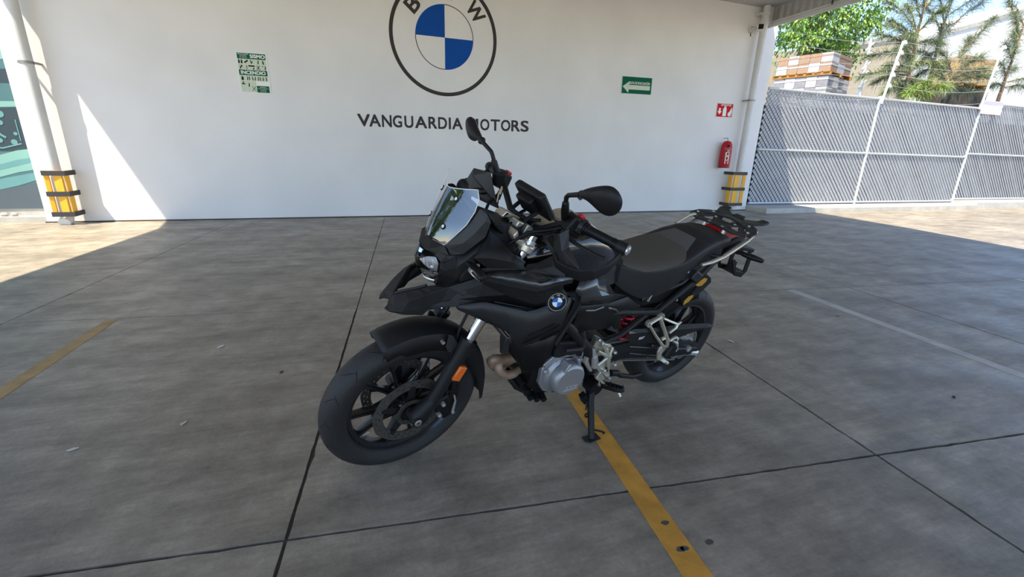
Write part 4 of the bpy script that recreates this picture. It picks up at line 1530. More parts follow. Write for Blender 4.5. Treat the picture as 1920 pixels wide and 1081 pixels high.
# ---- front fork, steering, brakes
def fork(s):
    y = .108 * s
    f0 = V(1.518, y, .330)
    d = _axd
    seal = f0 + d * ((.642 - .330) / d.z)
    b = MB().tube([f0 - d * .02, f0 + d * .06, f0 + d * .16, seal - d * .06, seal], [.025, .028, .026, .029, .033], 20)
    b.tube([V(1.559, y, .3295), V(1.54, y, .345), f0 + d * .07], [.034, .033, .028], 16)
    b.cyl(V(1.559, y - .035 * s, .3295), V(1.559, y + .034 * s, .3295), .026, .022, 18)
    lo = part(b, 'fork_leg', M_plast, st=True, smooth=40)
    b = MB().tube([seal - d * .004, seal + d * .012], [.036, .034], 20)
    part(b, 'dust_seal', M_plast2, lo, st=True)
    b = MB().cyl(seal, seal + d * .475, .0205, seg=24)
    part(b, 'fork_tube', M_chrome, lo, st=True, label='polished fork tube')
    b = MB().lathe([(.006, -.004), (.006, .002), (.013, .002), (.015, 0), (.015, -.004)], V(1.559, y + .036 * s, .3295), (0, s, 0), 18)
    part(b, 'axle_nut', M_steel, lo, st=True, smooth=0)
    # amber reflector
    q = f0 + d * .215 + V(-.022, .028 * s, 0)
    b = MB()
    rot = Matrix.Rotation(-R(27), 3, 'Y')
    b.box(q, (.036, .020, .066), rot)
    part(b, 'reflector', M_amber, lo, st=True, bevel=.004, label='amber side reflector')
    b = MB().box(q + V(.012, -.006 * s, .0), (.010, .018, .070), rot)
    part(b, 'reflector_frame', M_dgrey, lo, st=True, bevel=.002)
    # caliper
    c = FA + V(-.135, .085 * s, -.003)
    rot = Matrix.Rotation(R(20), 3, 'Y')
    b = MB().box(c, (.060, .060, .125), rot).box(c + V(.018, .012 * s, .0), (.05, .04, .095), rot)
    cl = part(b, 'brake_caliper', M_plast2, st=True, bevel=.01)
    b = MB()
    for dx, dz in ((.020, .035), (.032, -.02)):
        b.tube([c + V(dx, .02 * s, dz), c + V(dx, .042 * s, dz), c + V(dx, .046 * s, dz), c + V(dx, .0461 * s, dz)], [.009, .009, .007, .004], 14)
    b.tube([c + V(-.03, .032 * s, .06), c + V(-.036, .037 * s, .03), c + V(-.03, .036 * s, -.02), c + V(-.032, .036 * s, -.035)], [.004, .004, .006, .008], 8)
    part(b, 'caliper_bolt', M_bright, cl, st=True)
    b = MB().tube([c + V(0, .02 * s, .06), V(1.43, y * .9, .52), V(1.40, y * .72, .60), V(1.37, y * .55, .68), V(1.33, .05 * s, .76)], .006, 8)
    part(b, 'brake_hose', M_plast2, cl, st=True)


both(fork)
b = MB().cyl(FA + V(0, -.1, 0), FA + V(0, .1, 0), .012, seg=12)
part(b, 'axle', M_steel, st=True)
# fender
rows = []
NF = 26
for i in range(NF + 1):
    a = R(70 + (196 - 70) * i / NF)
    f = i / NF
    rc_ = .362 + .012 * math.sin(math.pi * min(1, f * 1.4))
    if f > .8:
        rc_ += .03 * ((f - .8) / .2) ** 2
    hw = .070 if f < .8 else .070 - .02 * (f - .8) / .2
    sk_ = .055 if f < .10 else (.080 if f < .66 else .080 - .05 * (f - .66) / .34)
    row = []
    for k, (yy, dr) in enumerate(((-1.08, -sk_), (-1.06, -.030), (-.92, -.012), (-.62, -.001), (-.2, .004), (.2, .004), (.62, -.001), (.92, -.012), (1.06, -.030), (1.08, -sk_))):
        r = rc_ + dr
        row.append(FA + V(r * math.cos(a), yy * hw, r * math.sin(a)))
    rows.append(row)
fd = part(MB().loft(rows), 'fender', M_plast, st=True, solid=.004, smooth=28, label='black front fender hugging the tyre')


def fender_bracket(s):
    P = [(1.4332, 0.0880, 0.6821), (1.4177, 0.0900, 0.6751), (1.3920, 0.0950, 0.6311), (1.4135, 0.0950, 0.5971), (1.4308, 0.0900, 0.5989), (1.4418, 0.0880, 0.6292)]
    part(MB().plate([sy(p, s) for p in P], .008), 'fender_bracket', M_mgrey, fd, st=True, smooth=0, bevel=.002)
    q = (1.4553, 0.0880, 0.6525)
    part(MB().cyl(sy(q, s) - V(0, .012 * s, 0), sy(q, s) + V(0, .004 * s, 0), .007, seg=10), 'bolt', M_bright, fd, st=True)


both(fender_bracket)
# triple clamps, stem
ax = lambda z, off=0.0: V(1.6635 - math.tan(R(27)) * z + off, 0, z)
b = MB()
c = ax(1.02, -.012)
tilt = Matrix.Rotation(-R(27), 3, 'Y')
b.box(c + V(-.005, 0, .0), (.070, .135, .034), tilt)
for s in (1, -1):
    b.box(V(1.166, .093 * s, 1.018), (.060, .060, .036), tilt)
    b.cyl(V(1.166, .108 * s, 1.018) - _axd * .016, V(1.166, .108 * s, 1.018) + _axd * .014, .031, seg=20)
    b.box(V(1.130, .045 * s, 1.050), (.040, .034, .055), tilt)
b.plate([(1.2385, 0.1150, 1.0757), (1.2201, 0.1150, 1.0932), (1.2071, 0.1150, 1.0566), (1.1756, 0.1150, 1.0496), (1.1247, 0.1150, 1.0109), (1.1367, 0.1150, 0.9914), (1.1954, 0.1150, 1.0270), (1.2288, 0.1150, 1.0532)], .055, direction=(0, 1, 0))
b.plate([(1.2109, 0.0200, 1.1265), (1.1338, 0.0200, 1.0903), (1.1369, 0.0200, 1.0795), (1.1652, 0.0200, 1.1011), (1.1990, 0.0200, 1.1103), (1.2213, 0.0200, 1.0991), (1.2311, 0.0200, 1.1055)], .05, direction=(0, 1, 0))
b.plate([(1.1795, 0.0600, 1.1025), (1.1475, 0.0600, 1.0869), (1.1668, 0.0600, 1.0764), (1.1927, 0.0600, 1.0730), (1.1870, 0.0600, 1.0879)], .05, direction=(0, 1, 0))
b.plate([(1.1844, -0.0400, 1.0483), (1.1368, -0.0400, 1.0218), (1.1385, -0.0400, 1.0113), (1.1897, -0.0400, 1.0374)], .05, direction=(0, 1, 0))
cl = part(b, 'triple_clamp', M_cham, st=True, bevel=.005, smooth=35, label='champagne coloured cast fork clamp')
b = MB()
for s in (1, -1):
    b.cyl(V(1.166, .108 * s, 1.018) + _axd * .018, V(1.166, .108 * s, 1.018) + _axd * .032, .026, .024, 18)
b.cyl(c + _axd * .01, c + _axd * .032, .022, seg=6)
part(b, 'fork_cap', M_bright, cl, st=True)
b = MB()
c2 = ax(.80, -.015)
b.box(c2, (.075, .20, .045), tilt)
for s in (1, -1):
    b.cyl(V(1.278, .108 * s, .80) - _axd * .03, V(1.278, .108 * s, .80) + _axd * .03, .036, seg=18)
b.cyl(ax(.78, -.012), ax(1.03, -.012), .030, seg=16)
part(b, 'lower_clamp', M_plast2, st=True, smooth=35)
# handlebar
HB = [V(1.017, .405, 1.142), V(1.055, .29, 1.152), V(1.085, .20, 1.148), V(1.105, .10, 1.080), V(1.098, .055, 1.066), V(1.098, 0, 1.064)]
HB = HB + [V(p.x, -p.y, p.z) for p in reversed(HB[:-1])]
hb = part(MB().tube(HB, .0125, 12), 'handlebar', M_plast, st=True)
b = MB()
for s in (1, -1):
    b.box(V(1.100, .045 * s, 1.060), (.046, .030, .046), tilt)
part(b, 'bar_clamp', M_plast2, hb, st=True, bevel=.005)


def grip(s):
    A, B_ = sy(V(1.058, .28, 1.152), s), sy(V(1.021, .392, 1.143), s)
    d = (B_ - A).normalized()
    b = MB().tube([A - d * .012, A - d * .006, A - d * .0055, A + d * .004, A + d * .005, B_ - d * .02, B_], [.024, .024, .020, .020, .0175, .0165, .0175], 18)
    for k in range(4):
        a = A.lerp(B_, .80 + .04 * k)
        b.cyl(a, a + d * .002, .0178, seg=18)
    g = part(b, 'grip', M_plast2, st=True, smooth=35)
    b = MB().tube([A - d * .030, A - d * .014], .026, 18)
    for k in range(10):
        a = 2 * math.pi * k / 10
        u, w_ = d.orthogonal().normalized(), d.cross(d.orthogonal().normalized())
        q = A - d * .022 + (u * math.cos(a) + w_ * math.sin(a)) * .0262
        b.cyl(q - d * .008, q + d * .008, .003, seg=5)
    part(b, 'heat_ring', M_dgrey, g, st=True)
    b = MB().tube([B_ - d * .005, B_ + d * .004, B_ + d * .03, B_ + d * .034], [.020, .022, .021, .014], 18)
    part(b, 'bar_end', M_plast, g, st=True)
    b = MB().lathe([(.0, .004), (.010, .004), (.013, .002), (.017, .001), (.017, -.004)], B_ + d * .036, d, 16)
    part(b, 'end_bolt', M_bright, g, st=True)
    # switch pod
    c = sy(V(1.078, .228, 1.150), s)
    b = MB().box(c, (.062, .058, .066), Matrix.Rotation(R(-18) * s, 3, 'Z') @ tilt).box(c + sy(V(-.01, .028, .0), s), (.046, .022, .05), tilt)
    p = part(b, 'switch_pod', M_plast2, st=True, bevel=.008)
    b = MB().box(c + sy(V(-.030, -.002, .028), s), (.022, .024, .016), tilt)
    part(b, 'hazard_switch' if s > 0 else 'kill_switch', M_redsw, p, st=True, bevel=.004, label='red rocker switch')
    b = MB()
    for k in (-1, 0, 1):
        b.box(c + sy(V(-.036, .012 * k, .006 - .004 * k), s), (.004, .007, .006))
    part(b, 'switch_marks', M_badgewhite, p, st=True)
    # lever
    L = [c + sy(V(.030, .01, -.01), s), c + sy(V(.058, .035, -.016), s), c + sy(V(.056, .085, -.024), s), c + sy(V(.03, .15, -.032), s), c + sy(V(.012, .178, -.036), s)]
    part(MB().tube(L, [.010, .010, .008, .0065, .009], 10, squash=.7), 'lever', M_plast, st=True)


both(grip)


def hand_guard(s):
    # faceted paddle: top edge / middle crease / bottom edge
    top = [(1.1720, 0.3017, 1.1791), (1.1780, 0.2765, 1.1556), (1.1850, 0.2682, 1.1154)]
    P = dict(a=(1.1700, 0.2996, 1.1786), b=(1.1850, 0.2775, 1.1539), c=(1.1900, 0.2718, 1.0970), d=(1.1900, 0.2807, 1.0708), e=(1.1800, 0.3412, 1.0671), f=(1.1650, 0.3832, 1.0731), g=(1.1650, 0.3142, 1.1238), h=(1.1950, 0.3168, 1.1125))
    q = {k: sy(v, s) for k, v in P.items()}
    b = MB()
    q['i'], q['j'] = sy((1.1383, 0.1500, 1.0825), s), sy((1.1245, 0.1500, 1.0577), s)
    ks = list('abcdefghij')
    vs_ = [q[k] for k in ks]
    ix = {k: i for i, k in enumerate(ks)}
    b.add(vs_, [[ix[c] for c in t] for t in ('abh', 'bch', 'cdh', 'deh', 'efh', 'fgh', 'gah', 'bij', 'bjc', 'jdc')])
    if s < 0:
        b.add([q['a'], V(1.150, -.21, 1.19), q['b'], q['i']], [(0, 1, 2), (1, 3, 2)])
    hg = part(b, 'hand_guard', M_dgrey, st=True, solid=.006, smooth=0, bevel=.002, label='hand guard with deep bow')
    C = [((1.1880, 0.2782, 1.0839), .030), ((1.1860, 0.2999, 1.0531), .040), ((1.1780, 0.3496, 1.0513), .042), ((1.1620, 0.3893, 1.0542), .044), ((1.1350, 0.4143, 1.0678), .042),
         ((1.0850, 0.4198, 1.0830), .034), ((1.0450, 0.4150, 1.1044), .026), ((1.0220, 0.4107, 1.1253), .020), ((1.0120, 0.4094, 1.1403), .018)]
    rows = []
    for i, (p, w_) in enumerate(C):
        p = sy(V(*p), s)
        a = sy(V(*C[max(0, i - 1)][0]), s)
        z = sy(V(*C[min(len(C) - 1, i + 1)][0]), s)
        t = (z - a).normalized()
        up = V(.45, 0, .9)
        up = (up - t * up.dot(t)).normalized()
        nn = t.cross(up)
        th = .008
        rows.append([p + up * w_ * .62 + nn * th * .4, p + up * w_ * .2 + nn * th, p - up * w_ * .5 + nn * th * .7, p - up * w_ * .5 - nn * th * .7, p + up * w_ * .2 - nn * th, p + up * w_ * .5 - nn * th * .4])
    part(MB().loft(rows, closed=True, cap=True), 'guard_bow', M_plast, hg, st=True, smooth=25, bevel=.003)
    b = MB().tube([sy(V(1.125, .205, 1.115), s), sy(V(1.165, .225, 1.105), s), q['c'] + sy(V(-.01, .01, 0), s)], [.014, .013, .012], 8)
    part(b, 'guard_mount', M_plast2, hg, st=True)


both(hand_guard)


def mirror(s):
    P = [((1.1522, 0.2850, 1.2844)), ((1.1566, 0.2980, 1.3046)), ((1.1576, 0.3280, 1.3251)), ((1.1533, 0.3580, 1.3409)), ((1.1481, 0.3850, 1.3529)), ((1.1417, 0.4050, 1.3559)), ((1.1350, 0.4250, 1.3466)), ((1.1265, 0.4370, 1.3305)),
         ((1.1212, 0.4400, 1.3124)), ((1.1168, 0.4360, 1.2913)), ((1.1132, 0.4200, 1.2696)), ((1.1159, 0.4050, 1.2589)), ((1.1220, 0.3850, 1.2573)), ((1.1333, 0.3600, 1.2697)), ((1.1398, 0.3300, 1.2816)), ((1.1438, 0.3050, 1.2838))]
    P = [sy(V(*p), s) for p in P]
    cen = sum(P, V(0, 0, 0)) / len(P)
    fwd = V(1, .22 * s, 0).normalized()
    rows = [[cen + (p - cen) * .90 - fwd * .006 for p in P], [p for p in P], [cen + (p - cen) * .95 + fwd * .016 for p in P], [cen + (p - cen) * .72 + fwd * .030 for p in P], [cen + (p - cen) * .2 + fwd * .036 for p in P]]
    b = MB().loft(rows, closed=True, cap=True)
    mr = part(b, 'mirror', M_plast, st=True, smooth=40, sub=1, label='%s mirror on a bent black stem' % ('near side' if s > 0 else 'far side'))
    part(MB().plate([cen + (p - cen) * .88 - fwd * .008 for p in P], .002, direction=-fwd), 'mirror_glass', M_chrome, mr, st=True, smooth=0)
    A = sy(V(*(1.1524, 0.2850, 1.2851)), s)
    S = [sy(V(1.10, .20, 1.165), s), sy(V(*(1.1215, 0.2150, 1.2023)), s), sy(V(*(1.1311, 0.2200, 1.2306)), s)]
    part(MB().tube(S + [S[2] + V(0, 0, .004)], [.012, .014, .012, .010], 12), 'stem_boot', M_plast2, mr, st=True)
    part(MB().tube([S[2], sy(V(*(1.1393, 0.2250, 1.2527)), s), sy(V(*(1.1414, 0.2350, 1.2637)), s), A, A.lerp(cen, .12)], [.008, .008, .008, .0085, .016], 12), 'mirror_stem', M_plast, mr, st=True)


both(mirror)
# instrument
RD = Matrix.Rotation(R(-52), 3, 'Y')
c = V(1.075, 0, 1.150)
ds = part(MB().box(c, (.125, .165, .030), RD), 'instrument_display', M_plast, st=True, bevel=.008)
part(MB().box(c + RD @ V(0, 0, .0155), (.11, .15, .002), RD), 'screen', M_gloss, ds, st=True)
part(MB().box(c + RD @ V(.01, 0, -.028), (.075, .09, .035), RD), 'rear_cover', M_plast2, ds, st=True, bevel=.008)
b = MB()
for s in (1, -1):
    b.tube([V(1.175, .05 * s, 1.06), V(1.14, .05 * s, 1.10), V(1.10, .055 * s, 1.125)], .008, 8)
    b.tube([V(1.19, .03 * s, 1.08), V(1.14, .02 * s, 1.085), V(1.07, .05 * s, 1.09)], .007, 8)
b.tube([V(1.175, -.05, 1.06), V(1.175, .05, 1.06)], .008, 8)
b.tube([V(1.14, -.05, 1.10), V(1.14, .05, 1.10)], .008, 8)
part(b, 'display_bracket', M_plast2, ds, st=True)
# reservoir on the far bar
c = V(1.098, -.215, 1.165)
rs = part(MB().tube([c + V(0, 0, -.03), c + V(0, 0, -.028), c + V(0, 0, .014), c + V(0, 0, .016)], [.024, .028, .030, .028], 20), 'brake_reservoir', M_plast2, st=True, smooth=30)
part(MB().tube([c + V(0, 0, .016), c + V(0, 0, .026), c + V(0, 0, .028)], [.031, .031, .027], 20), 'cap', M_plast, rs, st=True, smooth=30)
part(MB().tube([c + V(.0, .03, -.03), c + V(.02, .045, -.055), c + V(.035, .06, -.085)], [.008, .011, .006], 10), 'bracket', M_chrome, rs, st=True)
# cables
b = MB()
b.tube([V(1.09, .20, 1.13), V(1.12, .15, 1.10), V(1.19, .13, 1.09), V(1.26, .10, 1.03), V(1.28, .07, .95)], .0065, 8)
b.tube([V(1.09, .19, 1.12), V(1.11, .13, 1.075), V(1.18, .12, 1.075), V(1.25, .08, 1.02), V(1.27, .05, .95)], .006, 8)
b.tube([V(1.085, .18, 1.12), V(1.10, .11, 1.065), V(1.17, .105, 1.065), V(1.24, .07, 1.0)], .005, 8)
b.tube([V(1.07, -.20, 1.13), V(1.17, -.16, 1.08), V(1.24, -.10, 1.02), V(1.27, -.05, .95)], .0065, 8)
b.tube([V(1.09, -.19, 1.14), V(1.14, -.06, 1.10), V(1.13, .06, 1.10)], .004, 6)
part(b, 'control_cable', M_plast2, st=True, smooth=60)

# ---- nose: headlight, fairing, windscreen, beak
# housing core behind everything
rows = []
for x, hw, z0, z1 in ((1.16, .10, .90, 1.07), (1.28, .125, .86, 1.11), (1.38, .13, .845, 1.13), (1.44, .115, .85, 1.06), (1.475, .085, .875, 1.02)):
    rows.append([V(x, hw * .75, z0), V(x, hw, z0 + .05), V(x, hw, z1 - .05), V(x, hw * .7, z1), V(x, -hw * .7, z1), V(x, -hw, z1 - .05), V(x, -hw, z0 + .05), V(x, -hw * .75, z0)])
part(MB().loft(rows, closed=True, cap=True), 'nose_frame', M_plast2, smooth=30)


def arc_rows(defs, n=8):
    """rows across the bike from y=-w to w; each def = (center point, edge point) with a rounded drop between"""
    rows = []
    for cpt, ept in defs:
        row = []
        for k in range(-n, n + 1):
            t = k / n
            f = abs(t) ** 1.7
            row.append(V(cpt[0] + (ept[0] - cpt[0]) * f, ept[1] * t, cpt[2] + (ept[2] - cpt[2]) * f))
        rows.append(row)
    return rows


M_bowl = mat('headlight_bowl', (0.34, 0.345, 0.35), 0.35, metal=0.4)
# headlight: dark bowl, lens
hl_c = [V(1.512, 0, 1.004), V(1.532, 0, .965), V(1.526, 0, .925), V(1.500, 0, .893)]
hl_e = [V(1.476, .075, .995), V(1.474, .095, .966), V(1.470, .093, .928), V(1.466, .062, .898)]
hd = part(MB().loft(arc_rows([(a + V(-.020, 0, 0), V(e.x - .016, e.y * .97, e.z)) for a, e in zip(hl_c, hl_e)])), 'headlight', M_bowl, solid=.01, smooth=40)
part(MB().loft(arc_rows(list(zip(hl_c, hl_e)))), 'lens', M_lens, hd, smooth=40, solid=.003, label='clear headlight lens')


def lamp(s):
    def U(y, x, z):
        return V(x, y * s, z)
    b = MB()
    # outer light pipe: bent band, inner light pipe and reflector
    A = [U(.020, 1.508, .986), U(.066, 1.482, .982), U(.082, 1.470, .960), U(.074, 1.473, .926), U(.050, 1.486, .914), U(.020, 1.505, .935)]
    b.tube(A + [A[0]], .0035, 6)
    B_ = [U(.030, 1.500, .975), U(.055, 1.486, .972), U(.056, 1.484, .942), U(.036, 1.496, .934)]
    b.tube(B_ + [B_[0]], .003, 6)
    part(b, 'light_guide', M_badgewhite, hd, smooth=60)
    b = MB()
    b.plate([U(.034, 1.494, .972), U(.052, 1.484, .969), U(.053, 1.482, .945), U(.038, 1.490, .938)], .004)
    b.plate([U(.060, 1.478, .976), U(.077, 1.468, .957), U(.070, 1.470, .932), U(.058, 1.478, .945)], .004)
    b.plate([U(.012, 1.505, .918), U(.070, 1.468, .915), U(.058, 1.470, .902), U(.015, 1.493, .900)], .004)
    b.plate([U(.004, 1.517, .998), U(.070, 1.481, .992), U(.066, 1.483, .978), U(.006, 1.523, .984)], .003)
    part(b, 'reflector_facet', M_reflect, hd, smooth=0)
    b = MB().sphere(U(.043, 1.480, .940), .014, 12, 8)
    part(b, 'projector', M_bright, hd, smooth=60)


both(lamp)


def nose(s):
    g = lambda p: sy(V(*p), s)
    # brow over the headlight: from lens top up to the screen
    b = MB()
    r0 = [g((1.517, .0, 1.008)), g((1.5033, 0.0350, 0.9986)), g((1.4843, 0.0650, 0.9947)), g((1.4770, 0.0950, 0.9815)), g((1.4690, 0.1050, 0.9823))]
    r1 = [g((1.520, .0, 1.020)), g((1.4995, 0.0400, 1.0051)), g((1.4771, 0.0750, 1.0094)), g((1.4640, 0.1100, 1.0087)), g((1.4568, 0.1200, 0.9973))]
    r2 = [g((1.492, .0, 1.045)), g((1.4934, 0.0500, 1.0427)), g((1.4638, 0.0880, 1.0360)), g((1.4574, 0.1150, 1.0119)), g((1.4363, 0.1250, 1.0129))]
    b.loft([r0, r1, r2])
    b.loft([[g((1.4770, 0.0950, 0.9815)), g((1.4673, 0.1050, 0.9790)), g((1.4363, 0.1250, 1.0129))], [g((1.4792, 0.0970, 0.9576)), g((1.4651, 0.1080, 0.9519)), g((1.4346, 0.1300, 0.9687))],
            [g((1.4784, 0.0850, 0.9229)), g((1.4698, 0.1000, 0.9358)), g((1.4336, 0.1250, 0.9279))], [g((1.4752, 0.0600, 0.9016)), g((1.4437, 0.0750, 0.8803)), g((1.4423, 0.1000, 0.8949))]])
    o = part(b, 'headlight_surround', M_plast, solid=.006, smooth=0)
    # side fairing: upper grey facet and the black cheek behind the lamp
    b = MB()
    rt = [g((1.4644, 0.0880, 1.0371)), g((1.4293, 0.1150, 1.0825)), g((1.3946, 0.1300, 1.1313)), g((1.3711, 0.1350, 1.1760)), g((1.3532, 0.1380, 1.1764))]
    rm = [g((1.4551, 0.1000, 1.0279)), g((1.4205, 0.1350, 1.0596)), g((1.3862, 0.1520, 1.1022)), g((1.3596, 0.1600, 1.1409)), g((1.3521, 0.1550, 1.1625))]
    rb = [g((1.4502, 0.1080, 1.0081)), g((1.4155, 0.1400, 1.0245)), g((1.3847, 0.1580, 1.0628)), g((1.3559, 0.1650, 1.0903)), g((1.3398, 0.1620, 1.1369))]
    b.loft([rt, rm, rb])
    part(b, 'side_fairing', M_dgrey, solid=.005, smooth=0, label='dark grey upper fairing wing')
    b = MB()
    t0 = [g((1.4367, 0.1260, 1.0134)), g((1.4131, 0.1350, 1.0220)), g((1.3518, 0.1580, 1.0852)), g((1.3373, 0.1550, 1.1077)), g((1.3295, 0.1500, 1.1002)), g((1.2725, 0.1450, 1.0540)), g((1.2276, 0.1500, 1.0092)), g((1.1786, 0.1600, 0.9735))]
    t1 = [g((1.4355, 0.1320, 0.9698)), g((1.4211, 0.1500, 0.9961)), g((1.3703, 0.1650, 1.0453)), g((1.3521, 0.1680, 1.0798)), g((1.3950, 0.1720, 1.0217)), g((1.3378, 0.1780, 1.0188)), g((1.2563, 0.1800, 0.9976)), g((1.1998, 0.1800, 0.9802))]
    t2 = [g((1.4341, 0.1260, 0.9285)), g((1.4164, 0.1400, 0.9503)), g((1.3995, 0.1600, 0.9895)), g((1.3667, 0.1680, 0.9787)), g((1.3381, 0.1720, 0.9788)), g((1.2808, 0.1780, 0.9739)), g((1.2230, 0.1820, 0.9679)), g((1.1910, 0.1800, 0.9647))]
    t3 = [g((1.4422, 0.1000, 0.8932)), g((1.4200, 0.1200, 0.9024)), g((1.4241, 0.1500, 0.9263)), g((1.3832, 0.1700, 0.9454)), g((1.3450, 0.1800, 0.9570)), g((1.2834, 0.1850, 0.9663)), g((1.2360, 0.1850, 0.9636)), g((1.1894, 0.1800, 0.9557))]
    b.loft([t0, t1, t2, t3])
    part(b, 'cheek_fairing', M_plast, solid=.005, smooth=25)
    # bright chamfer at its rear end
    part(MB().plate([g((1.2287, 0.1520, 1.0087)), g((1.2119, 0.1520, 1.0040)), g((1.1811, 0.1620, 0.9809)), g((1.1872, 0.1640, 0.9716))], .004), 'chamfer', M_mgrey, o, smooth=0)
    # cockpit shroud behind the screen
    b = MB()
    b.loft([[g((1.3685, 0.1300, 1.1742)), g((1.3502, 0.1320, 1.1760)), g((1.3325, 0.1350, 1.1486)), g((1.3002, 0.1300, 1.1069))],
            [g((1.30, .085, 1.135)), g((1.28, .085, 1.12)), g((1.25, .09, 1.09)), g((1.22, .09, 1.04))]])
    part(b, 'cockpit_shroud', M_plast2, solid=.004, smooth=30)
    # front turn signal
    A, T = g((1.3981, 0.1650, 0.9931)), g((1.3875, 0.2450, 0.9790))
    d = (T - A).normalized()
    b = MB().tube([A - d * .02, A + d * .012, A + d * .02, A.lerp(T, .55), A.lerp(T, .93), T], [.013, .014, .018, .021, .016, .009], 12, squash=.75)
    ts = part(b, 'turn_signal', M_plast2, smooth=45)
    n_ = V(.75, .35 * s, -.25)
    n_ = (n_ - d * n_.dot(d)).normalized()
    w_ = d.cross(n_)
    b = MB()
    c1_, c2_ = A.lerp(T, .22) + n_ * .016, A.lerp(T, .94) + n_ * .012
    b.loft([[c1_ - w_ * .013, c1_ + n_ * .006, c1_ + w_ * .013], [c1_.lerp(c2_, .5) - w_ * .014, c1_.lerp(c2_, .5) + n_ * .007, c1_.lerp(c2_, .5) + w_ * .014], [c2_ - w_ * .008, c2_ + n_ * .003, c2_ + w_ * .008]])
    part(b, 'signal_lens', M_bright, ts, smooth=30, solid=.002, label='silvery clear signal lens')
    q = g((1.3752, 0.1720, 0.9940))
    part(MB().cyl(q - V(0, .004 * s, 0), q + V(0, .004 * s, 0), .006, seg=10), 'screw', M_steel, o)


both(nose)
# chrome lip under the lamp
b = MB().loft(arc_rows([(V(1.500, 0, .886), V(1.462, .062, .889)), (V(1.496, 0, .872), V(1.458, .058, .874))]))
part(b, 'lamp_lip', M_bright, solid=.003, smooth=40)
# windscreen
sc_rows = []
for cz, (cx_, w_, ex, ez) in ((1.040, (1.496, .086, 1.463, 1.036)), (1.078, (1.485, .112, 1.440, 1.078)), (1.115, (1.470, .132, 1.412, 1.122)), (1.150, (1.455, .140, 1.390, 1.168)), (1.182, (1.441, .136, 1.378, 1.206)), (1.208, (1.428, .122, 1.378, 1.234))):
    row = []
    for k in range(-10, 11):
        t = k / 10
        f = abs(t) ** 1.35
        row.append(V(cx_ + (ex - cx_) * f, w_ * t, cz + (ez - cz) * f))
    sc_rows.append(row)
ws = part(MB().loft(sc_rows), 'windscreen', M_screen, smooth=60, label='short clear windscreen reflecting sky')
b = MB()
for row in (sc_rows[0],):
    pass
edge = [r[0] for r in sc_rows] + sc_rows[-1][1:-1] + [r[-1] for r in reversed(sc_rows)] + list(reversed(sc_rows[0][1:-1]))
part(MB().tube(edge + [edge[0]], .0015, 6), 'screen_edge', M_badgewhite, ws, smooth=60)
def screen_pt(y, z):
    for ra, rb in zip(sc_rows, sc_rows[1:]):
        for k in range(20):
            a, b_, c, d_ = ra[k], ra[k + 1], rb[k], rb[k + 1]
            if a.y <= y <= b_.y or c.y <= y <= d_.y:
                u = min(1, max(0, (y - a.y) / (b_.y - a.y)))
                lo_, hi_ = a.lerp(b_, u), c.lerp(d_, u)
                if lo_.z <= z <= hi_.z:
                    return lo_.lerp(hi_, (z - lo_.z) / (hi_.z - lo_.z))
    return V(1.45, y, z)


for yy, xx_, zz in ((.062, 1.405, 1.185), (-.062, 1.405, 1.185), (.06, 1.468, 1.092), (-.06, 1.468, 1.092)):
    n_ = V(.75, yy * 4, .45).normalized()
    q = screen_pt(yy, zz)
    b = MB().lathe([(0, .004), (.004, .004), (.0055, .003), (.006, .0015)], q, n_, 14)
    o = part(b, 'screen_bolt', M_badgewhite, ws)
    part(MB().lathe([(.006, .0025), (.0095, .0025), (.0105, .0008), (.0105, -.002), (.006, -.002)], q, n_, 18, closed=True), 'grommet', M_plast2, ws)
b = MB()
for s in (1, -1):
    b.tube([V(1.40, .058 * s, 1.185), V(1.36, .06 * s, 1.14), V(1.34, .07 * s, 1.06)], .009, 8)
    b.tube([V(1.455, .06 * s, 1.092), V(1.40, .06 * s, 1.07), V(1.34, .07 * s, 1.05)], .009, 8)
part(b, 'screen_bracket', M_plast2)
part(MB().sphere((1.355, -.04, 1.185), .03, 14, 10, scale=(.7, 1.2, 1.2)), 'cockpit_cap', M_plast2, smooth=60)


# beak
def beak(s):
    g = lambda p: sy(V(*p), s)
    R0 = [g((1.622, .0, .808)), g((1.6346, 0.0260, 0.7999)), g((1.6454, 0.0340, 0.7948)), g((1.6469, 0.0340, 0.7896))]
    R1 = [g((1.600, .003, .829)), g((1.6237, 0.0640, 0.8074)), g((1.6376, 0.0580, 0.7945)), g((1.6376, 0.0580, 0.7901))]
    R2 = [g((1.572, .030, .850)), g((1.5795, 0.0880, 0.8407)), g((1.5978, 0.0850, 0.7986)), g((1.5975, 0.0850, 0.7867))]
    R3 = [g((1.540, .062, .872)), g((1.5345, 0.1080, 0.8663)), g((1.5429, 0.1050, 0.8145)), g((1.5337, 0.1080, 0.7875))]
    R4 = [g((1.512, .082, .888)), g((1.5104, 0.1140, 0.8755)), g((1.5255, 0.1100, 0.8213)), g((1.5165, 0.1120, 0.8074))]
    R5 = [g((1.470, .088, .890)), g((1.4548, 0.1300, 0.8994)), g((1.4744, 0.1280, 0.8435)), g((1.4697, 0.1280, 0.8197))]
    R6 = [g((1.30, .06, .862)), g((1.3713, 0.1550, 0.9354)), g((1.4062, 0.1650, 0.8803)), g((1.4313, 0.1500, 0.8316))]
    b = MB().loft([R0, R1, R2, R3, R4, R5, R6])
    return b


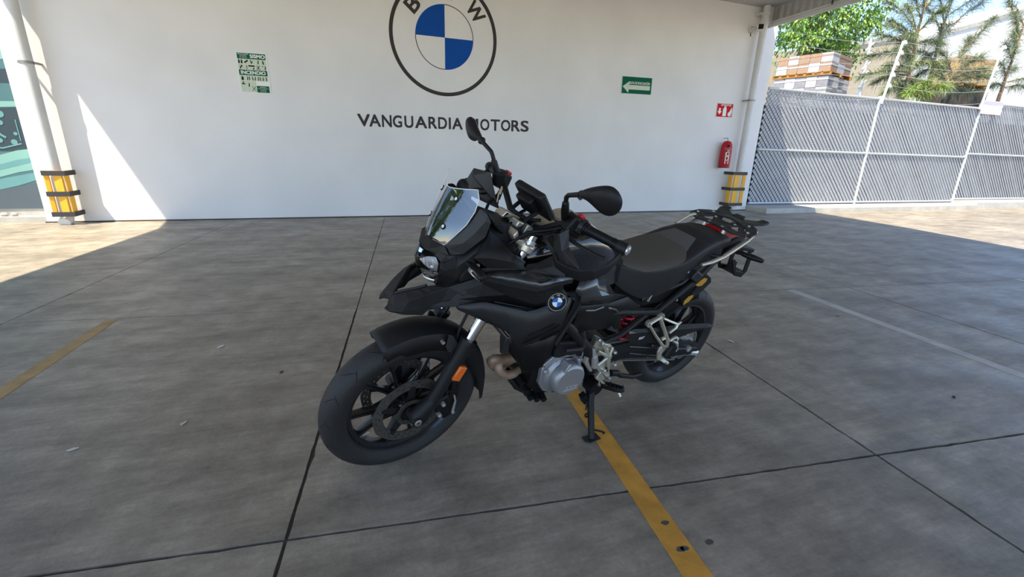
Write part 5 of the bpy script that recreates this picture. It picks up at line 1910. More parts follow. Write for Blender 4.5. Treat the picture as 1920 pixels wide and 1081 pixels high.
bk = part(beak(1), 'beak', M_plast, solid=.006, smooth=0, bevel=.0015, label='two pronged black beak over the front wheel')
part(beak(-1), 'beak_half', M_plast, bk, solid=.006, smooth=0, bevel=.0015)
b = MB().tube([V(1.600, .003, .829), V(1.572, .030, .850), V(1.540, .062, .872), V(1.515, .08, .888)], .006, 6)
b.tube([V(1.600, -.003, .829), V(1.572, -.030, .850), V(1.540, -.062, .872), V(1.515, -.08, .888)], .006, 6)
part(b, 'slot_lip', M_plast2, bk)

# ---- tank and body panels
def sect(x, zt, hw, zs, zb, bw, n=7):
    """half cross section: top centre -> shoulder -> bottom"""
    P = [V(x, 0, zt)]
    for k in range(1, n):
        a = math.pi / 2 * k / (n - 1)
        P.append(V(x, hw * math.sin(a) ** .8, zs + (zt - zs) * max(0.0, math.cos(a)) ** .75))
    P.append(V(x, (hw + bw) / 2, (zs + zb) / 2))
    P.append(V(x, bw, zb))
    return P


def full(P):
    return [V(p.x, -p.y, p.z) for p in reversed(P[1:])] + P


rows = [full(sect(*a)) for a in ((1.13, 1.00, .10, .93, .80, .12), (1.06, 1.045, .125, .95, .80, .15), (.97, 1.075, .145, .97, .80, .165), (.88, 1.085, .15, .97, .80, .165),
                                 (.80, 1.055, .14, .96, .80, .15), (.73, 1.01, .12, .94, .80, .13), (.66, .955, .10, .91, .80, .11), (.62, .91, .09, .88, .80, .10))]
tank = part(MB().loft(rows, cap=True), 'tank_cover', M_gloss, smooth=50)
b = MB().lathe([(0, .012), (.045, .012), (.05, .008), (.05, -.01)], V(.93, 0, 1.085), (0.12, 0, 1), 28)
part(b, 'filler_cap', M_cham, tank, smooth=40)
part(MB().box((1.02, 0, 1.062), (.055, .12, .02), Matrix.Rotation(R(28), 3, 'Y')), 'key_plate', M_cham, tank, bevel=.006)


def body(s):
    g = lambda p: sy(V(*p), s)
    # upper side panel: glossy shelf with a folded lower edge
    lo = [g((1.3562, 0.1960, 0.9664)), g((1.3063, 0.2100, 0.9539)), g((1.2652, 0.2220, 0.9429)), g((1.1733, 0.2450, 0.9217)), g((1.1590, 0.2470, 0.9214)), g((1.0980, 0.2430, 0.9289)), g((1.0080, 0.2380, 0.9317))]
    l2 = [p + V(0, -.006 * s, -.022) for p in lo]
    hi = [g((1.3488, 0.1860, 0.9689)), g((1.2927, 0.1900, 0.9721)), g((1.2504, 0.1930, 0.9698)), g((1.1862, 0.1990, 0.9604)), g((1.1462, 0.2020, 0.9527)), g((1.1004, 0.2040, 0.9408)), g((1.0271, 0.2080, 0.9277))]
    o = part(MB().loft([hi, lo]), 'tank_panel', M_mgrey, solid=.006, smooth=8, label='glossy grey shelf panel')
    part(MB().loft([lo, l2, [p + V(0, -.045 * s, -.008) for p in l2]]), 'panel_edge', M_dgrey, o, solid=.004, smooth=0)
    # small moulded badge
    q = g((1.1301, 0.2280, 0.9313))
    nrm = V(0, .5 * s, .86)
    b = MB()
    fr = [(1.1613, 0.2360, 0.9366), (1.1100, 0.2260, 0.9402), (1.1064, 0.2300, 0.9337), (1.1552, 0.2380, 0.9309)]
    fr = [g(p) for p in fr]
    for a_, c_ in zip(fr, fr[1:] + fr[:1]):
        b.tube([a_ + nrm * .002, c_ + nrm * .002], .0025, 5)
    b.tube([fr[0].lerp(fr[1], .3) + nrm * .002, fr[3].lerp(fr[2], .3) + nrm * .002], .002, 5)
    part(b, 'moulded_badge', M_plast2, o, smooth=60)
    # upper tank flank
    t0 = [g((1.1949, 0.1780, 0.9589)), g((1.1674, 0.1550, 0.9677)), g((1.1225, 0.1500, 0.9650)), g((1.0569, 0.1400, 0.9808)), g((0.9903, 0.1350, 0.9891))]
    t1 = [g((1.1955, 0.1900, 0.9570)), g((1.1596, 0.1860, 0.9597)), g((1.1228, 0.1840, 0.9560)), g((1.0724, 0.1800, 0.9604)), g((1.0116, 0.1750, 0.9605))]
    t2 = [g((1.1410, 0.1950, 0.9486)), g((1.1184, 0.1960, 0.9434)), g((1.0942, 0.2000, 0.9389)), g((1.0585, 0.2030, 0.9321)), g((1.0245, 0.2050, 0.9259))]
    part(MB().loft([t0, t1, t2]), 'tank_flank', M_dgrey, o, solid=.005, smooth=0)
    # inner shroud with the dark vent, between beak and emblem
    t = [g((1.5036, 0.0970, 0.8652)), g((1.4502, 0.1200, 0.8924)), g((1.3713, 0.1550, 0.9354)), g((1.3459, 0.1880, 0.9550)), g((1.2936, 0.2100, 0.9447)), g((1.2396, 0.2220, 0.9303)), g((1.1655, 0.2360, 0.9105)), g((1.1046, 0.2340, 0.9130)), g((1.0409, 0.2300, 0.9207))]
    m1 = [g((1.5147, 0.1050, 0.8501)), g((1.4523, 0.1280, 0.8766)), g((1.4260, 0.1500, 0.8865)), g((1.3510, 0.1780, 0.9227)), g((1.2904, 0.2050, 0.9215)), g((1.2286, 0.2100, 0.9054)), g((1.1576, 0.2220, 0.8822)), g((1.1156, 0.2260, 0.8828)), g((1.0376, 0.2220, 0.8768))]
    m2 = [g((1.5177, 0.1080, 0.8289)), g((1.4562, 0.1350, 0.8513)), g((1.4284, 0.1600, 0.8662)), g((1.3635, 0.1800, 0.8762)), g((1.2688, 0.1980, 0.8794)), g((1.2105, 0.2040, 0.8541)), g((1.1442, 0.2120, 0.8279)), g((1.1003, 0.2220, 0.8376)), g((1.0040, 0.2220, 0.8584))]
    m3 = [g((1.5193, 0.1100, 0.8168)), g((1.4662, 0.1400, 0.8339)), g((1.4294, 0.1650, 0.8531)), g((1.3643, 0.1750, 0.8543)), g((1.2433, 0.1600, 0.8250)), g((1.1787, 0.1650, 0.7983)), g((1.1227, 0.1750, 0.7817)), g((1.0779, 0.2000, 0.7987)), g((0.9869, 0.2100, 0.8388))]
    m4 = [g((1.5173, 0.1100, 0.8080)), g((1.4734, 0.1400, 0.8274)), g((1.4309, 0.1700, 0.8453)), g((1.3605, 0.1900, 0.8578)), g((1.2592, 0.1900, 0.8237)), g((1.1553, 0.1900, 0.7847)), g((1.1072, 0.2000, 0.7938)), g((1.0777, 0.2050, 0.7983)), g((0.9743, 0.2150, 0.8345))]
    part(MB().loft([t, m1, m2, m3, m4]), 'inner_shroud', M_plast, solid=.005, smooth=0, label='faceted black shroud with dark vents')
    # vent fins in the recess
    b = MB()
    for k in range(3):
        A_, B_ = g((1.3020, 0.1850, 0.8486)), g((1.1686, 0.1900, 0.8048))
        d_ = V(0, 0, -.010 * k)
        b.tube([A_ + d_, B_ + d_], .003, 5)
    part(b, 'vent_fin', M_plast, None)

    # lower wing
    top = [g((1.4334, 0.1550, 0.8315)), g((1.4347, 0.1780, 0.8506)), g((1.3631, 0.2000, 0.8640)), g((1.3399, 0.2050, 0.8622)), g((1.2753, 0.2150, 0.8416)), g((1.1786, 0.2220, 0.8082)), g((1.1396, 0.2250, 0.8125)), g((1.0979, 0.2280, 0.8232)), g((1.0055, 0.2270, 0.8425)), g((0.9785, 0.2240, 0.8401))]
    bot = [g((1.4290, 0.1500, 0.8231)), g((1.4317, 0.1750, 0.8306)), g((1.3242, 0.1880, 0.7684)), g((1.2526, 0.1920, 0.7241)), g((1.2236, 0.1960, 0.7067)), g((1.2081, 0.2000, 0.6701)), g((1.1841, 0.2060, 0.6413)), g((1.1244, 0.2120, 0.6469)), g((1.0618, 0.2140, 0.6590)), g((1.0104, 0.2120, 0.6638))]
    mid = [p.lerp(q, .5) + V(0, .005 * s, 0) for p, q in zip(top, bot)]
    w_ = part(MB().loft([top, mid, bot]), 'side_shroud', M_dgrey, solid=.006, smooth=16, label='big dark wing panel below the emblem')
    lo0 = bot[4:]
    lo1 = [g((1.1923, 0.1650, 0.5918)), g((1.1793, 0.1780, 0.5999)), g((1.1473, 0.1900, 0.5835)), g((1.0859, 0.1970, 0.5894)), g((1.0430, 0.2000, 0.5932)), g((1.0119, 0.2020, 0.5953))]
    lo2 = [g((1.1761, 0.1550, 0.5692)), g((1.1541, 0.1700, 0.5392)), g((1.1231, 0.1850, 0.4921)), g((1.0690, 0.1950, 0.4874)), g((1.0387, 0.1980, 0.5023)), g((1.0159, 0.2000, 0.5469))]
    part(MB().loft([lo0, lo1, lo2]), 'shroud_skirt', M_plast2, w_, solid=.006, smooth=30)
    # black bars below the emblem, shade of slanting grooves put into their colour
    for P0, P1, w0 in (((1.1681, 0.2115, 0.6526), (1.0121, 0.2215, 0.7189), .008), ((1.1542, 0.2175, 0.6939), (1.0365, 0.2250, 0.7331), .006), ((1.0913, 0.2150, 0.6547), (0.9948, 0.2180, 0.6872), .006)):
        A_, B_ = g(P0), g(P1)
        part(MB().tube([A_, A_.lerp(B_, .15), A_.lerp(B_, .85), B_], [.001, w0, w0, .001], 6, squash=.35), 'groove_shade_bar', M_plast2, w_, smooth=0)
    # front blade of the shroud
    part(MB().plate([g((1.2107, 0.1550, 0.6439)), g((1.2037, 0.1850, 0.6846)), g((1.1849, 0.1650, 0.5901)), g((1.1890, 0.1500, 0.5648)), g((1.2031, 0.1250, 0.5621))], .008), 'shroud_blade', M_mgrey, w_, smooth=0, bevel=.003)
    # emblem boss and emblem
    c = g((1.0604, 0.2320, 0.8376))
    n_ = V(.28, .95 * s, .12).normalized()
    u_ = V(-.97, .28 * s, .0)
    u_ = (u_ - n_ * u_.dot(n_)).normalized() * s
    v_ = n_.cross(u_) if n_.cross(u_).z > 0 else u_.cross(n_)
    RADI = .036
    b = MB().tube([c - n_ * .035, c - n_ * .002, c + n_ * .001], [.050, .044, .041], 28)
    part(b, 'emblem_boss', M_plast, w_, smooth=40)
    b = MB().tube([c, c + n_ * .003, c + n_ * .004], [RADI, RADI, RADI - .001], 36)
    e_ = part(b, 'emblem', M_gloss, w_, smooth=40, label='round emblem with blue and white quarters')

    def D(x, y, z):
        return c + u_ * x + v_ * y + n_ * z
    m = MB()
    N_ = 40
    for k in range(N_):
        a0_, a1_ = 2 * math.pi * k / N_, 2 * math.pi * (k + 1) / N_
        m.add([D(r * math.cos(a), r * math.sin(a), .0048) for r, a in ((RADI - .002, a0_), (RADI, a0_), (RADI, a1_), (RADI - .002, a1_))], [(0, 1, 2, 3)])
    part(m, 'emblem_rim', M_bright, e_, smooth=0, solid=.001)
    for j, mm in ((0, M_badgewhite), (1, M_badgeblue), (2, M_badgewhite), (3, M_badgeblue)):
        m = MB()
        for k in range(8):
            a0_, a1_ = math.pi / 2 * (j + k / 8), math.pi / 2 * (j + (k + 1) / 8)
            m.add([D(0, 0, .005), D(.0195 * math.cos(a0_), .0195 * math.sin(a0_), .005), D(.0195 * math.cos(a1_), .0195 * math.sin(a1_), .005)], [(0, 1, 2)])
        part(m, 'quarter', mm, e_, smooth=0, solid=.0008)
    for ch, an in (('B', 138), ('M', 90), ('W', 42)):
        vs_, fs_ = fit_text(ch, .0105, .0085, depth=.001, weight=0.0)
        ca, sa = math.cos(R(an - 90)), math.sin(R(an - 90))
        m = MB()
        m.add([D(.0275 * math.cos(R(an)) + p[0] * ca - p[1] * sa, .0275 * math.sin(R(an)) + p[0] * sa + p[1] * ca, .005 + p[2]) for p in vs_], fs_)
        part(m, 'letter', M_badgegold, e_, smooth=0)
    # rear trim strip: black gap and grey frame edge running down to the engine
    part(MB().plate([g((1.0182, 0.2220, 0.8564)), g((0.9706, 0.2180, 0.8589)), g((0.9359, 0.2140, 0.8291)), g((0.9368, 0.2120, 0.7858)), g((0.9912, 0.2060, 0.6580)), g((1.0121, 0.1980, 0.5446)), g((1.0168, 0.1980, 0.5578)), g((1.0164, 0.2060, 0.6670)), g((0.9693, 0.2140, 0.7707)), g((0.9630, 0.2180, 0.8186)), g((0.9812, 0.2200, 0.8401))], .012), 'trim_gap', M_plast2, smooth=0)
    part(MB().plate([g((0.9839, 0.2260, 0.8438)), g((0.9699, 0.2260, 0.8330)), g((0.9723, 0.2260, 0.8246)), g((0.9856, 0.2260, 0.8354))], .003), 'glint_tab', M_mgrey, w_, smooth=0)
    # side cover between tank and seat
    a0 = [g((0.9500, 0.2140, 0.8978)), g((0.9131, 0.2080, 0.8916)), g((0.8599, 0.2000, 0.8928)), g((0.8363, 0.1900, 0.8740)), g((0.7858, 0.1750, 0.8706)), g((0.7412, 0.1650, 0.8225))]
    a1 = [g((0.9736, 0.2220, 0.8636)), g((0.9284, 0.2200, 0.8496)), g((0.8489, 0.2050, 0.8550)), g((0.8331, 0.2000, 0.8357)), g((0.7860, 0.1900, 0.8169)), g((0.7089, 0.1700, 0.7901))]
    a2 = [g((0.9408, 0.2200, 0.8321)), g((0.9382, 0.2240, 0.8287)), g((0.8649, 0.2150, 0.8196)), g((0.8161, 0.2080, 0.8120)), g((0.7601, 0.1950, 0.8019)), g((0.6294, 0.1650, 0.7619))]
    a3 = [g((0.9265, 0.2120, 0.7914)), g((0.9218, 0.2140, 0.7903)), g((0.8686, 0.2080, 0.7803)), g((0.8159, 0.2020, 0.7713)), g((0.7652, 0.1950, 0.7629)), g((0.6239, 0.1630, 0.7580))]
    sc_ = part(MB().loft([a0, a1, a2, a3]), 'side_cover', M_mgrey, solid=.006, smooth=18, label='bluish black side cover ahead of the seat')
    f0 = [g((0.9366, 0.2140, 0.8246)), g((0.9317, 0.2110, 0.7844)), g((0.9526, 0.2060, 0.7261)), g((0.9841, 0.2000, 0.6448)), g((0.9997, 0.1980, 0.6157))]
    f1 = [g((0.9229, 0.2150, 0.7961)), g((0.9214, 0.2130, 0.7765)), g((0.9348, 0.2080, 0.7278)), g((0.9651, 0.2020, 0.6421)), g((0.9886, 0.2000, 0.5948))]
    part(MB().loft([f0, f1]), 'frame_edge', M_dgrey, sc_, solid=.008, smooth=0)
    # lower flank under the side cover, down to the engine
    b0 = [g((0.9223, 0.2080, 0.7869)), g((0.8605, 0.2000, 0.7737)), g((0.7596, 0.1900, 0.7584)), g((0.6175, 0.1620, 0.7557)), g((0.5083, 0.1500, 0.6830))]
    b1 = [g((0.9105, 0.1900, 0.7313)), g((0.8598, 0.1950, 0.7405)), g((0.7496, 0.1850, 0.7391)), g((0.5947, 0.1500, 0.6931)), g((0.5057, 0.1400, 0.6468))]
    b2 = [g((0.9011, 0.1650, 0.6363)), g((0.8262, 0.1700, 0.6886)), g((0.7301, 0.1700, 0.6873)), g((0.6332, 0.1500, 0.6664)), g((0.5978, 0.1400, 0.6287))]
    b3 = [g((0.9431, 0.1600, 0.5854)), g((0.8069, 0.1600, 0.6141)), g((0.7149, 0.1600, 0.6041)), g((0.6502, 0.1500, 0.6020)), g((0.5821, 0.1400, 0.5516))]
    part(MB().loft([b0, b1, b2, b3]), 'lower_flank', M_plast, solid=.005, smooth=22)
    part(MB().plate([g((0.6880, 0.1660, 0.5975)), g((0.6623, 0.1640, 0.6098)), g((0.5994, 0.1600, 0.5540))], .006), 'frame_gusset', M_mgrey, smooth=0)
    part(MB().tube([g((0.8783, 0.2000, 0.7493)), g((0.8308, 0.2000, 0.7416)), g((0.7742, 0.1920, 0.7442))], .005, 6), 'cover_lip', M_mgrey, sc_)
    part(MB().tube([g((0.7401, 0.1850, 0.7297)), g((0.6816, 0.1750, 0.7060)), g((0.6558, 0.1700, 0.6823))], .006, 6), 'cover_rib', M_mgrey, sc_)


both(body)
# radiator behind the front blades
b = MB().box((1.06, 0, .66), (.05, .20, .28), Matrix.Rotation(R(-14), 3, 'Y'))
rad = part(b, 'radiator', M_plast2)
b = MB()
for k in range(18):
    b.box(V(1.06, 0, .66) + Matrix.Rotation(R(-14), 3, 'Y') @ V(.027, 0, -.12 + .0145 * k), (.006, .20, .004), Matrix.Rotation(R(-14), 3, 'Y'))
part(b, 'radiator_fins', M_steel, rad, smooth=0)

# ---- frame, engine
b = MB()
for s in (1, -1):
    b.tube([V(1.23, .05 * s, .93), V(1.10, .13 * s, .80), V(.92, .165 * s, .66), V(.78, .165 * s, .52), V(.70, .15 * s, .36)], [.03, .028, .024, .024, .028], 10)
    b.tube([V(.92, .155 * s, .66), V(.74, .15 * s, .68), V(.60, .14 * s, .66), V(.36, .135 * s, .615)], .018, 8)
    b.tube([V(.70, .14 * s, .50), V(.56, .135 * s, .52), V(.40, .13 * s, .62)], .016, 8)
part(b, 'frame', M_plast, smooth=40)
# crankcase, cylinder, head
eng = part(MB().loft([[V(x, y, z) for y, z in ((-.15, zb), (-.17, zb + .08), (-.16, zt), (.12, zt), (.13, zb + .08), (.11, zb))] for x, zb, zt in ((.60, .30, .48), (.70, .255, .52), (.85, .235, .54), (.97, .27, .55), (1.03, .33, .52))], closed=True, cap=True),
           'engine_block', M_plast2, smooth=35)
rot = Matrix.Rotation(R(12), 3, 'Y')
b = MB().box((.955, 0, .60), (.20, .30, .24), rot).box((.985, 0, .74), (.21, .32, .09), rot)
part(b, 'cylinder_head', M_plast2, eng, bevel=.015)
# head cover / hoses seen behind the wing
b = MB()
b.plate([V(*(0.9648, 0.1650, 0.5382)), V(*(0.9499, 0.1750, 0.5867)), V(*(0.8325, 0.1750, 0.5691)), V(*(0.8037, 0.1720, 0.5268)), V(*(0.7937, 0.1650, 0.4673)), V(*(0.8618, 0.1600, 0.4716)), V(*(0.9561, 0.1600, 0.4949))], .05)
part(b, 'engine_side_cover', M_plast, eng, smooth=0, bevel=.008)
b = MB().tube([V(*(0.9166, 0.1820, 0.5464)), V(*(0.8308, 0.1840, 0.5371)), V(*(0.8205, 0.1840, 0.5474)), V(*(0.8339, 0.1820, 0.6030)), V(*(0.8489, 0.1800, 0.6332))], [.008, .011, .011, .010, .014], 8)
part(b, 'coolant_pipe', M_dgrey, eng, smooth=40)
# alternator cover (silver, round, near side)
AC = V(.872, 0, .386)
b = MB().lathe([(.0, .212), (.070, .212), (.079, .206), (.084, .196), (.086, .165), (.094, .158), (.100, .150), (.101, .115)], AC, (0, 1, 0), 56)
al = part(b, 'alternator_cover', M_alu, eng, smooth=30, label='silver cast engine cover with raised lettering')
b = MB()
b.plate([V(.985, .165, .445), V(.955, .165, .475), V(.90, .165, .490), V(.84, .165, .485), V(.79, .165, .455), V(.785, .165, .50), V(.83, .16, .53), V(.93, .16, .525), V(1.0, .16, .47)], .06, direction=(0, 1, 0))
b.plate([V(.995, .15, .44), V(.995, .15, .36), V(.965, .15, .31), V(.92, .15, .285), V(.87, .15, .30), V(.87, .15, .47), V(.96, .15, .48)], .045, direction=(0, 1, 0))
for a in (20, 60, 100, 150, 205, 250):
    b.cyl(AC + V(.108 * math.cos(R(a)), .10, .108 * math.sin(R(a))), AC + V(.108 * math.cos(R(a)), .158, .108 * math.sin(R(a))), .013, .012, 12)
part(b, 'cover_flange', M_alu, al, smooth=30, bevel=.004)
b = MB()
for a in (20, 60, 100, 150, 205, 250):
    q = AC + V(.108 * math.cos(R(a)), .158, .108 * math.sin(R(a)))
    b.cyl(q, q + V(0, .007, 0), .006, seg=6)
part(b, 'cover_bolt', M_bright, al, smooth=0)
b = MB()
b.box(AC + V(.035, .192, .082), (.012, .05, .05), Matrix.Rotation(R(-25), 3, 'Y')).box(AC + V(-.035, .180, .088), (.014, .05, .05), Matrix.Rotation(R(20), 3, 'Y'))
part(b, 'cover_rib', M_alu, al, bevel=.005)
vs_, fs_ = fit_text('BMW', .058, .0135, depth=.003, space=1.3)
b = MB()
b.add([AC + V(-.012 - p[0], .2125 + p[2], -.034 + p[1]) for p in vs_], fs_)
b.box(AC + V(-.008, .2125, -.047), (.075, .003, .003))
part(b, 'lettering', M_bright, al, smooth=0)
# bolts and lower block
b = MB()
for x, y, z in ((1.02, .10, .30), (1.0, .11, .265), (.965, .115, .25), (1.04, .08, .34), (.93, .12, .245), (.99, .06, .25), (.96, .03, .235)):
    b.cyl(V(x, y - .03, z), V(x + .006, y + .02, z - .006), .017, .014, 10)
b.tube([V(1.07, -.02, .33), V(1.03, .04, .27), V(.97, .06, .235)], .02, 8)
part(b, 'sump_bolt', M_plast2, eng, smooth=30)
# headers
for P, lb in (([V(.98, -.05, .53), V(*(0.9881, 0.0000, 0.3976)), V(*(1.0585, 0.0200, 0.4235)), V(*(1.1274, 0.0300, 0.4434)), V(*(1.1771, 0.0450, 0.4649)), V(*(1.1828, 0.0300, 0.4434)), V(*(1.1194, -0.0300, 0.3517)), V(1.10, -.08, .36), V(.95, -.09, .26), V(.7, -.1, .24)], 'heat stained exhaust header with a tight bend'),
              ([V(1.0, .0, .50), V(*(1.0531, -0.0100, 0.3905)), V(*(1.1199, 0.0150, 0.4188)), V(*(1.1419, 0.0300, 0.4202)), V(*(1.1473, 0.0400, 0.4073)), V(*(1.1347, 0.0450, 0.3836)), V(*(1.0988, 0.0450, 0.3574)), V(*(1.0541, 0.0400, 0.3522)), V(*(1.0036, 0.0200, 0.3454)), V(.95, -.02, .27), V(.7, -.08, .235)], 'heat stained exhaust header')):
    Q = []
    for i in range(len(P) - 1):
        p0, p1, p2, p3 = P[max(0, i - 1)], P[i], P[i + 1], P[min(len(P) - 1, i + 2)]
        for k in range(5):
            t = k / 5
            Q.append(.5 * ((2 * p1) + (p2 - p0) * t + (2 * p0 - 5 * p1 + 4 * p2 - p3) * t * t + (3 * p1 - p0 - 3 * p2 + p3) * t ** 3))
    Q.append(P[-1])
    part(MB().tube(Q, .0205, 16), 'exhaust_header', M_head, smooth=60, label=lb)
# sprocket cover and foot rest casting (bright, near side)
b = MB()
b.plate([V(*(0.7496, 0.1500, 0.4810)), V(*(0.7273, 0.1550, 0.5104)), V(*(0.7261, 0.1600, 0.5522)), V(*(0.7035, 0.1600, 0.5413)), V(*(0.6837, 0.1650, 0.5199)), V(*(0.6247, 0.1600, 0.4941)), V(*(0.5954, 0.1550, 0.4657)), V(*(0.6197, 0.1650, 0.4505)), V(*(0.6014, 0.1650, 0.4069)), V(*(0.5893, 0.1600, 0.3443)), V(*(0.5676, 0.1600, 0.2903)), V(*(0.5931, 0.1650, 0.2897)), V(*(0.6451, 0.1650, 0.3382)), V(*(0.6860, 0.1600, 0.3676)), V(*(0.6967, 0.1500, 0.3540)), V(*(0.7280, 0.1400, 0.3985)), V(*(0.7488, 0.1350, 0.4087))], .035)
spc = part(b, 'sprocket_cover', M_cham, smooth=0, bevel=.005, label='pale cast casting with ribs')
b = MB()
for P in (((0.7457, 0.1520, 0.4690), (0.7349, 0.1540, 0.4866), (0.7120, 0.1520, 0.4419), (0.6967, 0.1460, 0.3730), (0.7192, 0.1440, 0.4035)), ((0.6909, 0.1520, 0.4453), (0.6351, 0.1520, 0.4319), (0.6318, 0.1520, 0.4137), (0.6755, 0.1500, 0.4056)),
          ((0.6581, 0.1500, 0.3616), (0.6133, 0.1520, 0.3603), (0.5933, 0.1500, 0.3309), (0.6237, 0.1480, 0.3284)), ((0.6281, 0.1500, 0.4590), (0.6104, 0.1480, 0.4664), (0.5925, 0.1480, 0.4537), (0.6109, 0.1500, 0.4334))):
    part(MB().plate([V(*p) + V(0, .012, 0) for p in P], .008, direction=(0, 1, 0)), 'recess_shade_plate', M_plast2, spc, smooth=0)  # dark plates on the face, the shade of pockets put into their colour
C0 = V(*(0.6353, 0.1720, 0.4377))
b.cyl(C0 - V(0, .02, 0), C0 + V(0, .006, 0), .022, .018, 18)
for e in ((0.7186, 0.1780, 0.4915), (0.6867, 0.1720, 0.3987), (0.6178, 0.1660, 0.4849), (0.7048, 0.1700, 0.5402), (0.6056, 0.1680, 0.3524)):
    b.tube([C0, V(*e)], [.010, .007], 7)
part(b, 'casting_rib', M_cham, spc, smooth=30)
b = MB()
for e in ((0.6992, 0.1700, 0.5288), (0.7236, 0.1680, 0.5510), (0.6389, 0.1720, 0.3598), (0.5902, 0.1700, 0.2974), (0.7539, 0.1580, 0.4898), (0.5971, 0.1650, 0.4516), (0.5719, 0.1650, 0.3728)):
    q = V(*e)
    b.cyl(q - V(0, .012, 0), q + V(0, .010, 0), .010, .009, 12)
    b.cyl(q + V(0, .008, 0), q + V(0, .014, 0), .006, seg=6)
part(b, 'casting_bolt', M_bright, spc, smooth=30)
b = MB().tube([V(*(0.7598, 0.1850, 0.5264)), V(*(0.7458, 0.1880, 0.4762))], .008, 10).tube([V(*(0.7435, 0.1880, 0.4756)), V(*(0.7285, 0.1900, 0.4145))], .014, 10).tube([V(*(0.7676, 0.1700, 0.5055)), V(*(0.7682, 0.1650, 0.4441)), V(*(0.7244, 0.1700, 0.3810))], [.012, .016, .010], 8)
part(b, 'shift_rod', M_bright, spc, smooth=40)
b = MB().plate([V(*(0.6915, 0.1850, 0.3330)), V(*(0.6741, 0.1850, 0.3659)), V(*(0.6663, 0.1880, 0.3617)), V(*(0.6337, 0.1900, 0.3162)), V(*(0.6519, 0.1900, 0.3078)), V(*(0.6865, 0.1880, 0.3228))], .02)
part(b, 'peg_hanger', M_cham, spc, smooth=0, bevel=.004)


def footpeg(s):
    A, T = sy(V(.665, .19, .300), s), sy(V(.640, .315, .352), s)
    d = (T - A).normalized()
    w_ = V(1, 0, 0)
    w_ = (w_ - d * w_.dot(d)).normalized()
    u_ = d.cross(w_)
    u_ = u_ if u_.z > 0 else -u_
    b = MB()
    N_ = 14
    ring_o, ring_i = [], []
    c = A.lerp(T, .55)
    for k in range(N_):
        a = 2 * math.pi * k / N_
        ca, sa = math.cos(a), math.sin(a)
        L_, W_ = .062, .023
        p = c + d * (L_ * math.copysign(abs(ca) ** .6, ca)) + w_ * (W_ * math.copysign(abs(sa) ** .7, sa))
        ring_o.append(p)
        ring_i.append(c + (p - c) * .74)
    rows = [[p + u_ * .010 for p in ring_o], [p - u_ * .010 for p in ring_o], [p - u_ * .008 for p in ring_i], [p + u_ * .004 for p in ring_i]]
    b.loft(rows + [rows[0]], closed=True)
    for k in range(4):
        q = c + d * (-.036 + .024 * k)
        b.tube([q - w_ * .02 + u_ * .006, q + w_ * .02 + u_ * .006], .004, 6)
    for p in ring_o[::2]:
        b.cyl(p + u_ * .008, p + u_ * .016, .0035, .002, 5)
    o = part(b, 'footpeg', M_plast2, smooth=35)
    b = MB().tube([A - d * .02, A + d * .015, c - d * .02 - u_ * .012, c + d * .035 - u_ * .014, c + d * .045 - u_ * .035], [.014, .015, .010, .007, .005], 10)
    part(b, 'peg_arm', M_cham, o, smooth=40)


both(footpeg)
# side stand
PV, FT_ = V(.690, .165, .262), V(.728, .292, .068)
d = (FT_ - PV).normalized()
b = MB().tube([PV - d * .03, PV + d * .03, PV + d * .06, FT_ - d * .02, FT_ + d * .004], [.026, .022, .017, .0155, .016], 14)
b.cyl(PV + V(-.012, -.03, .01), PV + V(-.012, .03, .01), .040, seg=18)
ss = part(b, 'side_stand', M_plast2, smooth=40)
gn = V(0, -math.sin(R(12.425)), math.cos(R(12.425)))
gy = V(0, math.cos(R(12.425)), math.sin(R(12.425)))
b = MB()
fc = V(.728, .294, .0) + V(0, 0, .294 * math.tan(R(12.425))) + gn * .006
b.plate([fc + V(-.042, 0, 0) + gy * -.022, fc + V(.040, 0, 0) + gy * -.026, fc + V(.048, 0, 0) + gy * .012, fc + V(.03, 0, 0) + gy * .03, fc + V(-.035, 0, 0) + gy * .028], .0055, direction=gn)
part(b, 'stand_foot', M_dgrey, ss, smooth=0, bevel=.002)
b = MB().tube([FT_ - d * .035 + V(-.008, 0, 0), FT_ - d * .028 + V(-.05, .02, 0), FT_ - d * .022 + V(-.058, .028, .0)], [.005, .005, .0075], 8)
part(b, 'stand_tang', M_plast2, ss)
b = MB().box(PV + V(.045, .02, -.035), (.03, .03, .055), Matrix.Rotation(R(30), 3, 'Y'))
b.tube([PV + V(.028, .03, -.05), PV + d * .10 + V(.03, .0, 0)], .004, 6)
b.lathe([(.006, -.003), (.012, -.003), (.012, .003), (.006, .003)], PV + d * .125 + V(.026, 0, 0), (0, 1, .3), 14, closed=True)
part(b, 'stand_switch', M_plast2, ss, smooth=30)

# ---- swingarm, chain, rear end
def arm(s):
    b = MB()
    rows = []
    for x, z0, z1 in ((.585, .335, .455), (.48, .345, .455), (.32, .315, .425), (.15, .275, .385), (.0, .265, .365), (-.095, .245, .335), (-.105, .255, .325)):
        y0, y1 = .085 * s, (.125 if x > .3 else .135) * s
        m_ = (z0 + z1) / 2
        rows.append([V(x, y0, z0 + .01), V(x, y1, z0 + .008), V(x, y1 + .006 * s, m_ - .01), V(x, y1 + .006 * s, m_ + .012), V(x, y1, z1 - .008), V(x, y0, z1 - .01)])
    b.loft(rows, closed=True, cap=True)
    o = part(b, 'swingarm', M_gloss if False else M_plast, smooth=24)
    b = MB().cyl(V(-.072, .13 * s, .268), V(-.125, .13 * s, .258), .011, seg=6).cyl(V(-.06, .125 * s, .268), V(-.105, .135 * s, .258), .017, .016, 12)
    b.cyl(V(0, .12 * s, .321), V(0, .155 * s, .321), .018, seg=6)
    part(b, 'axle_adjuster', M_bright, o, smooth=0)
    return o


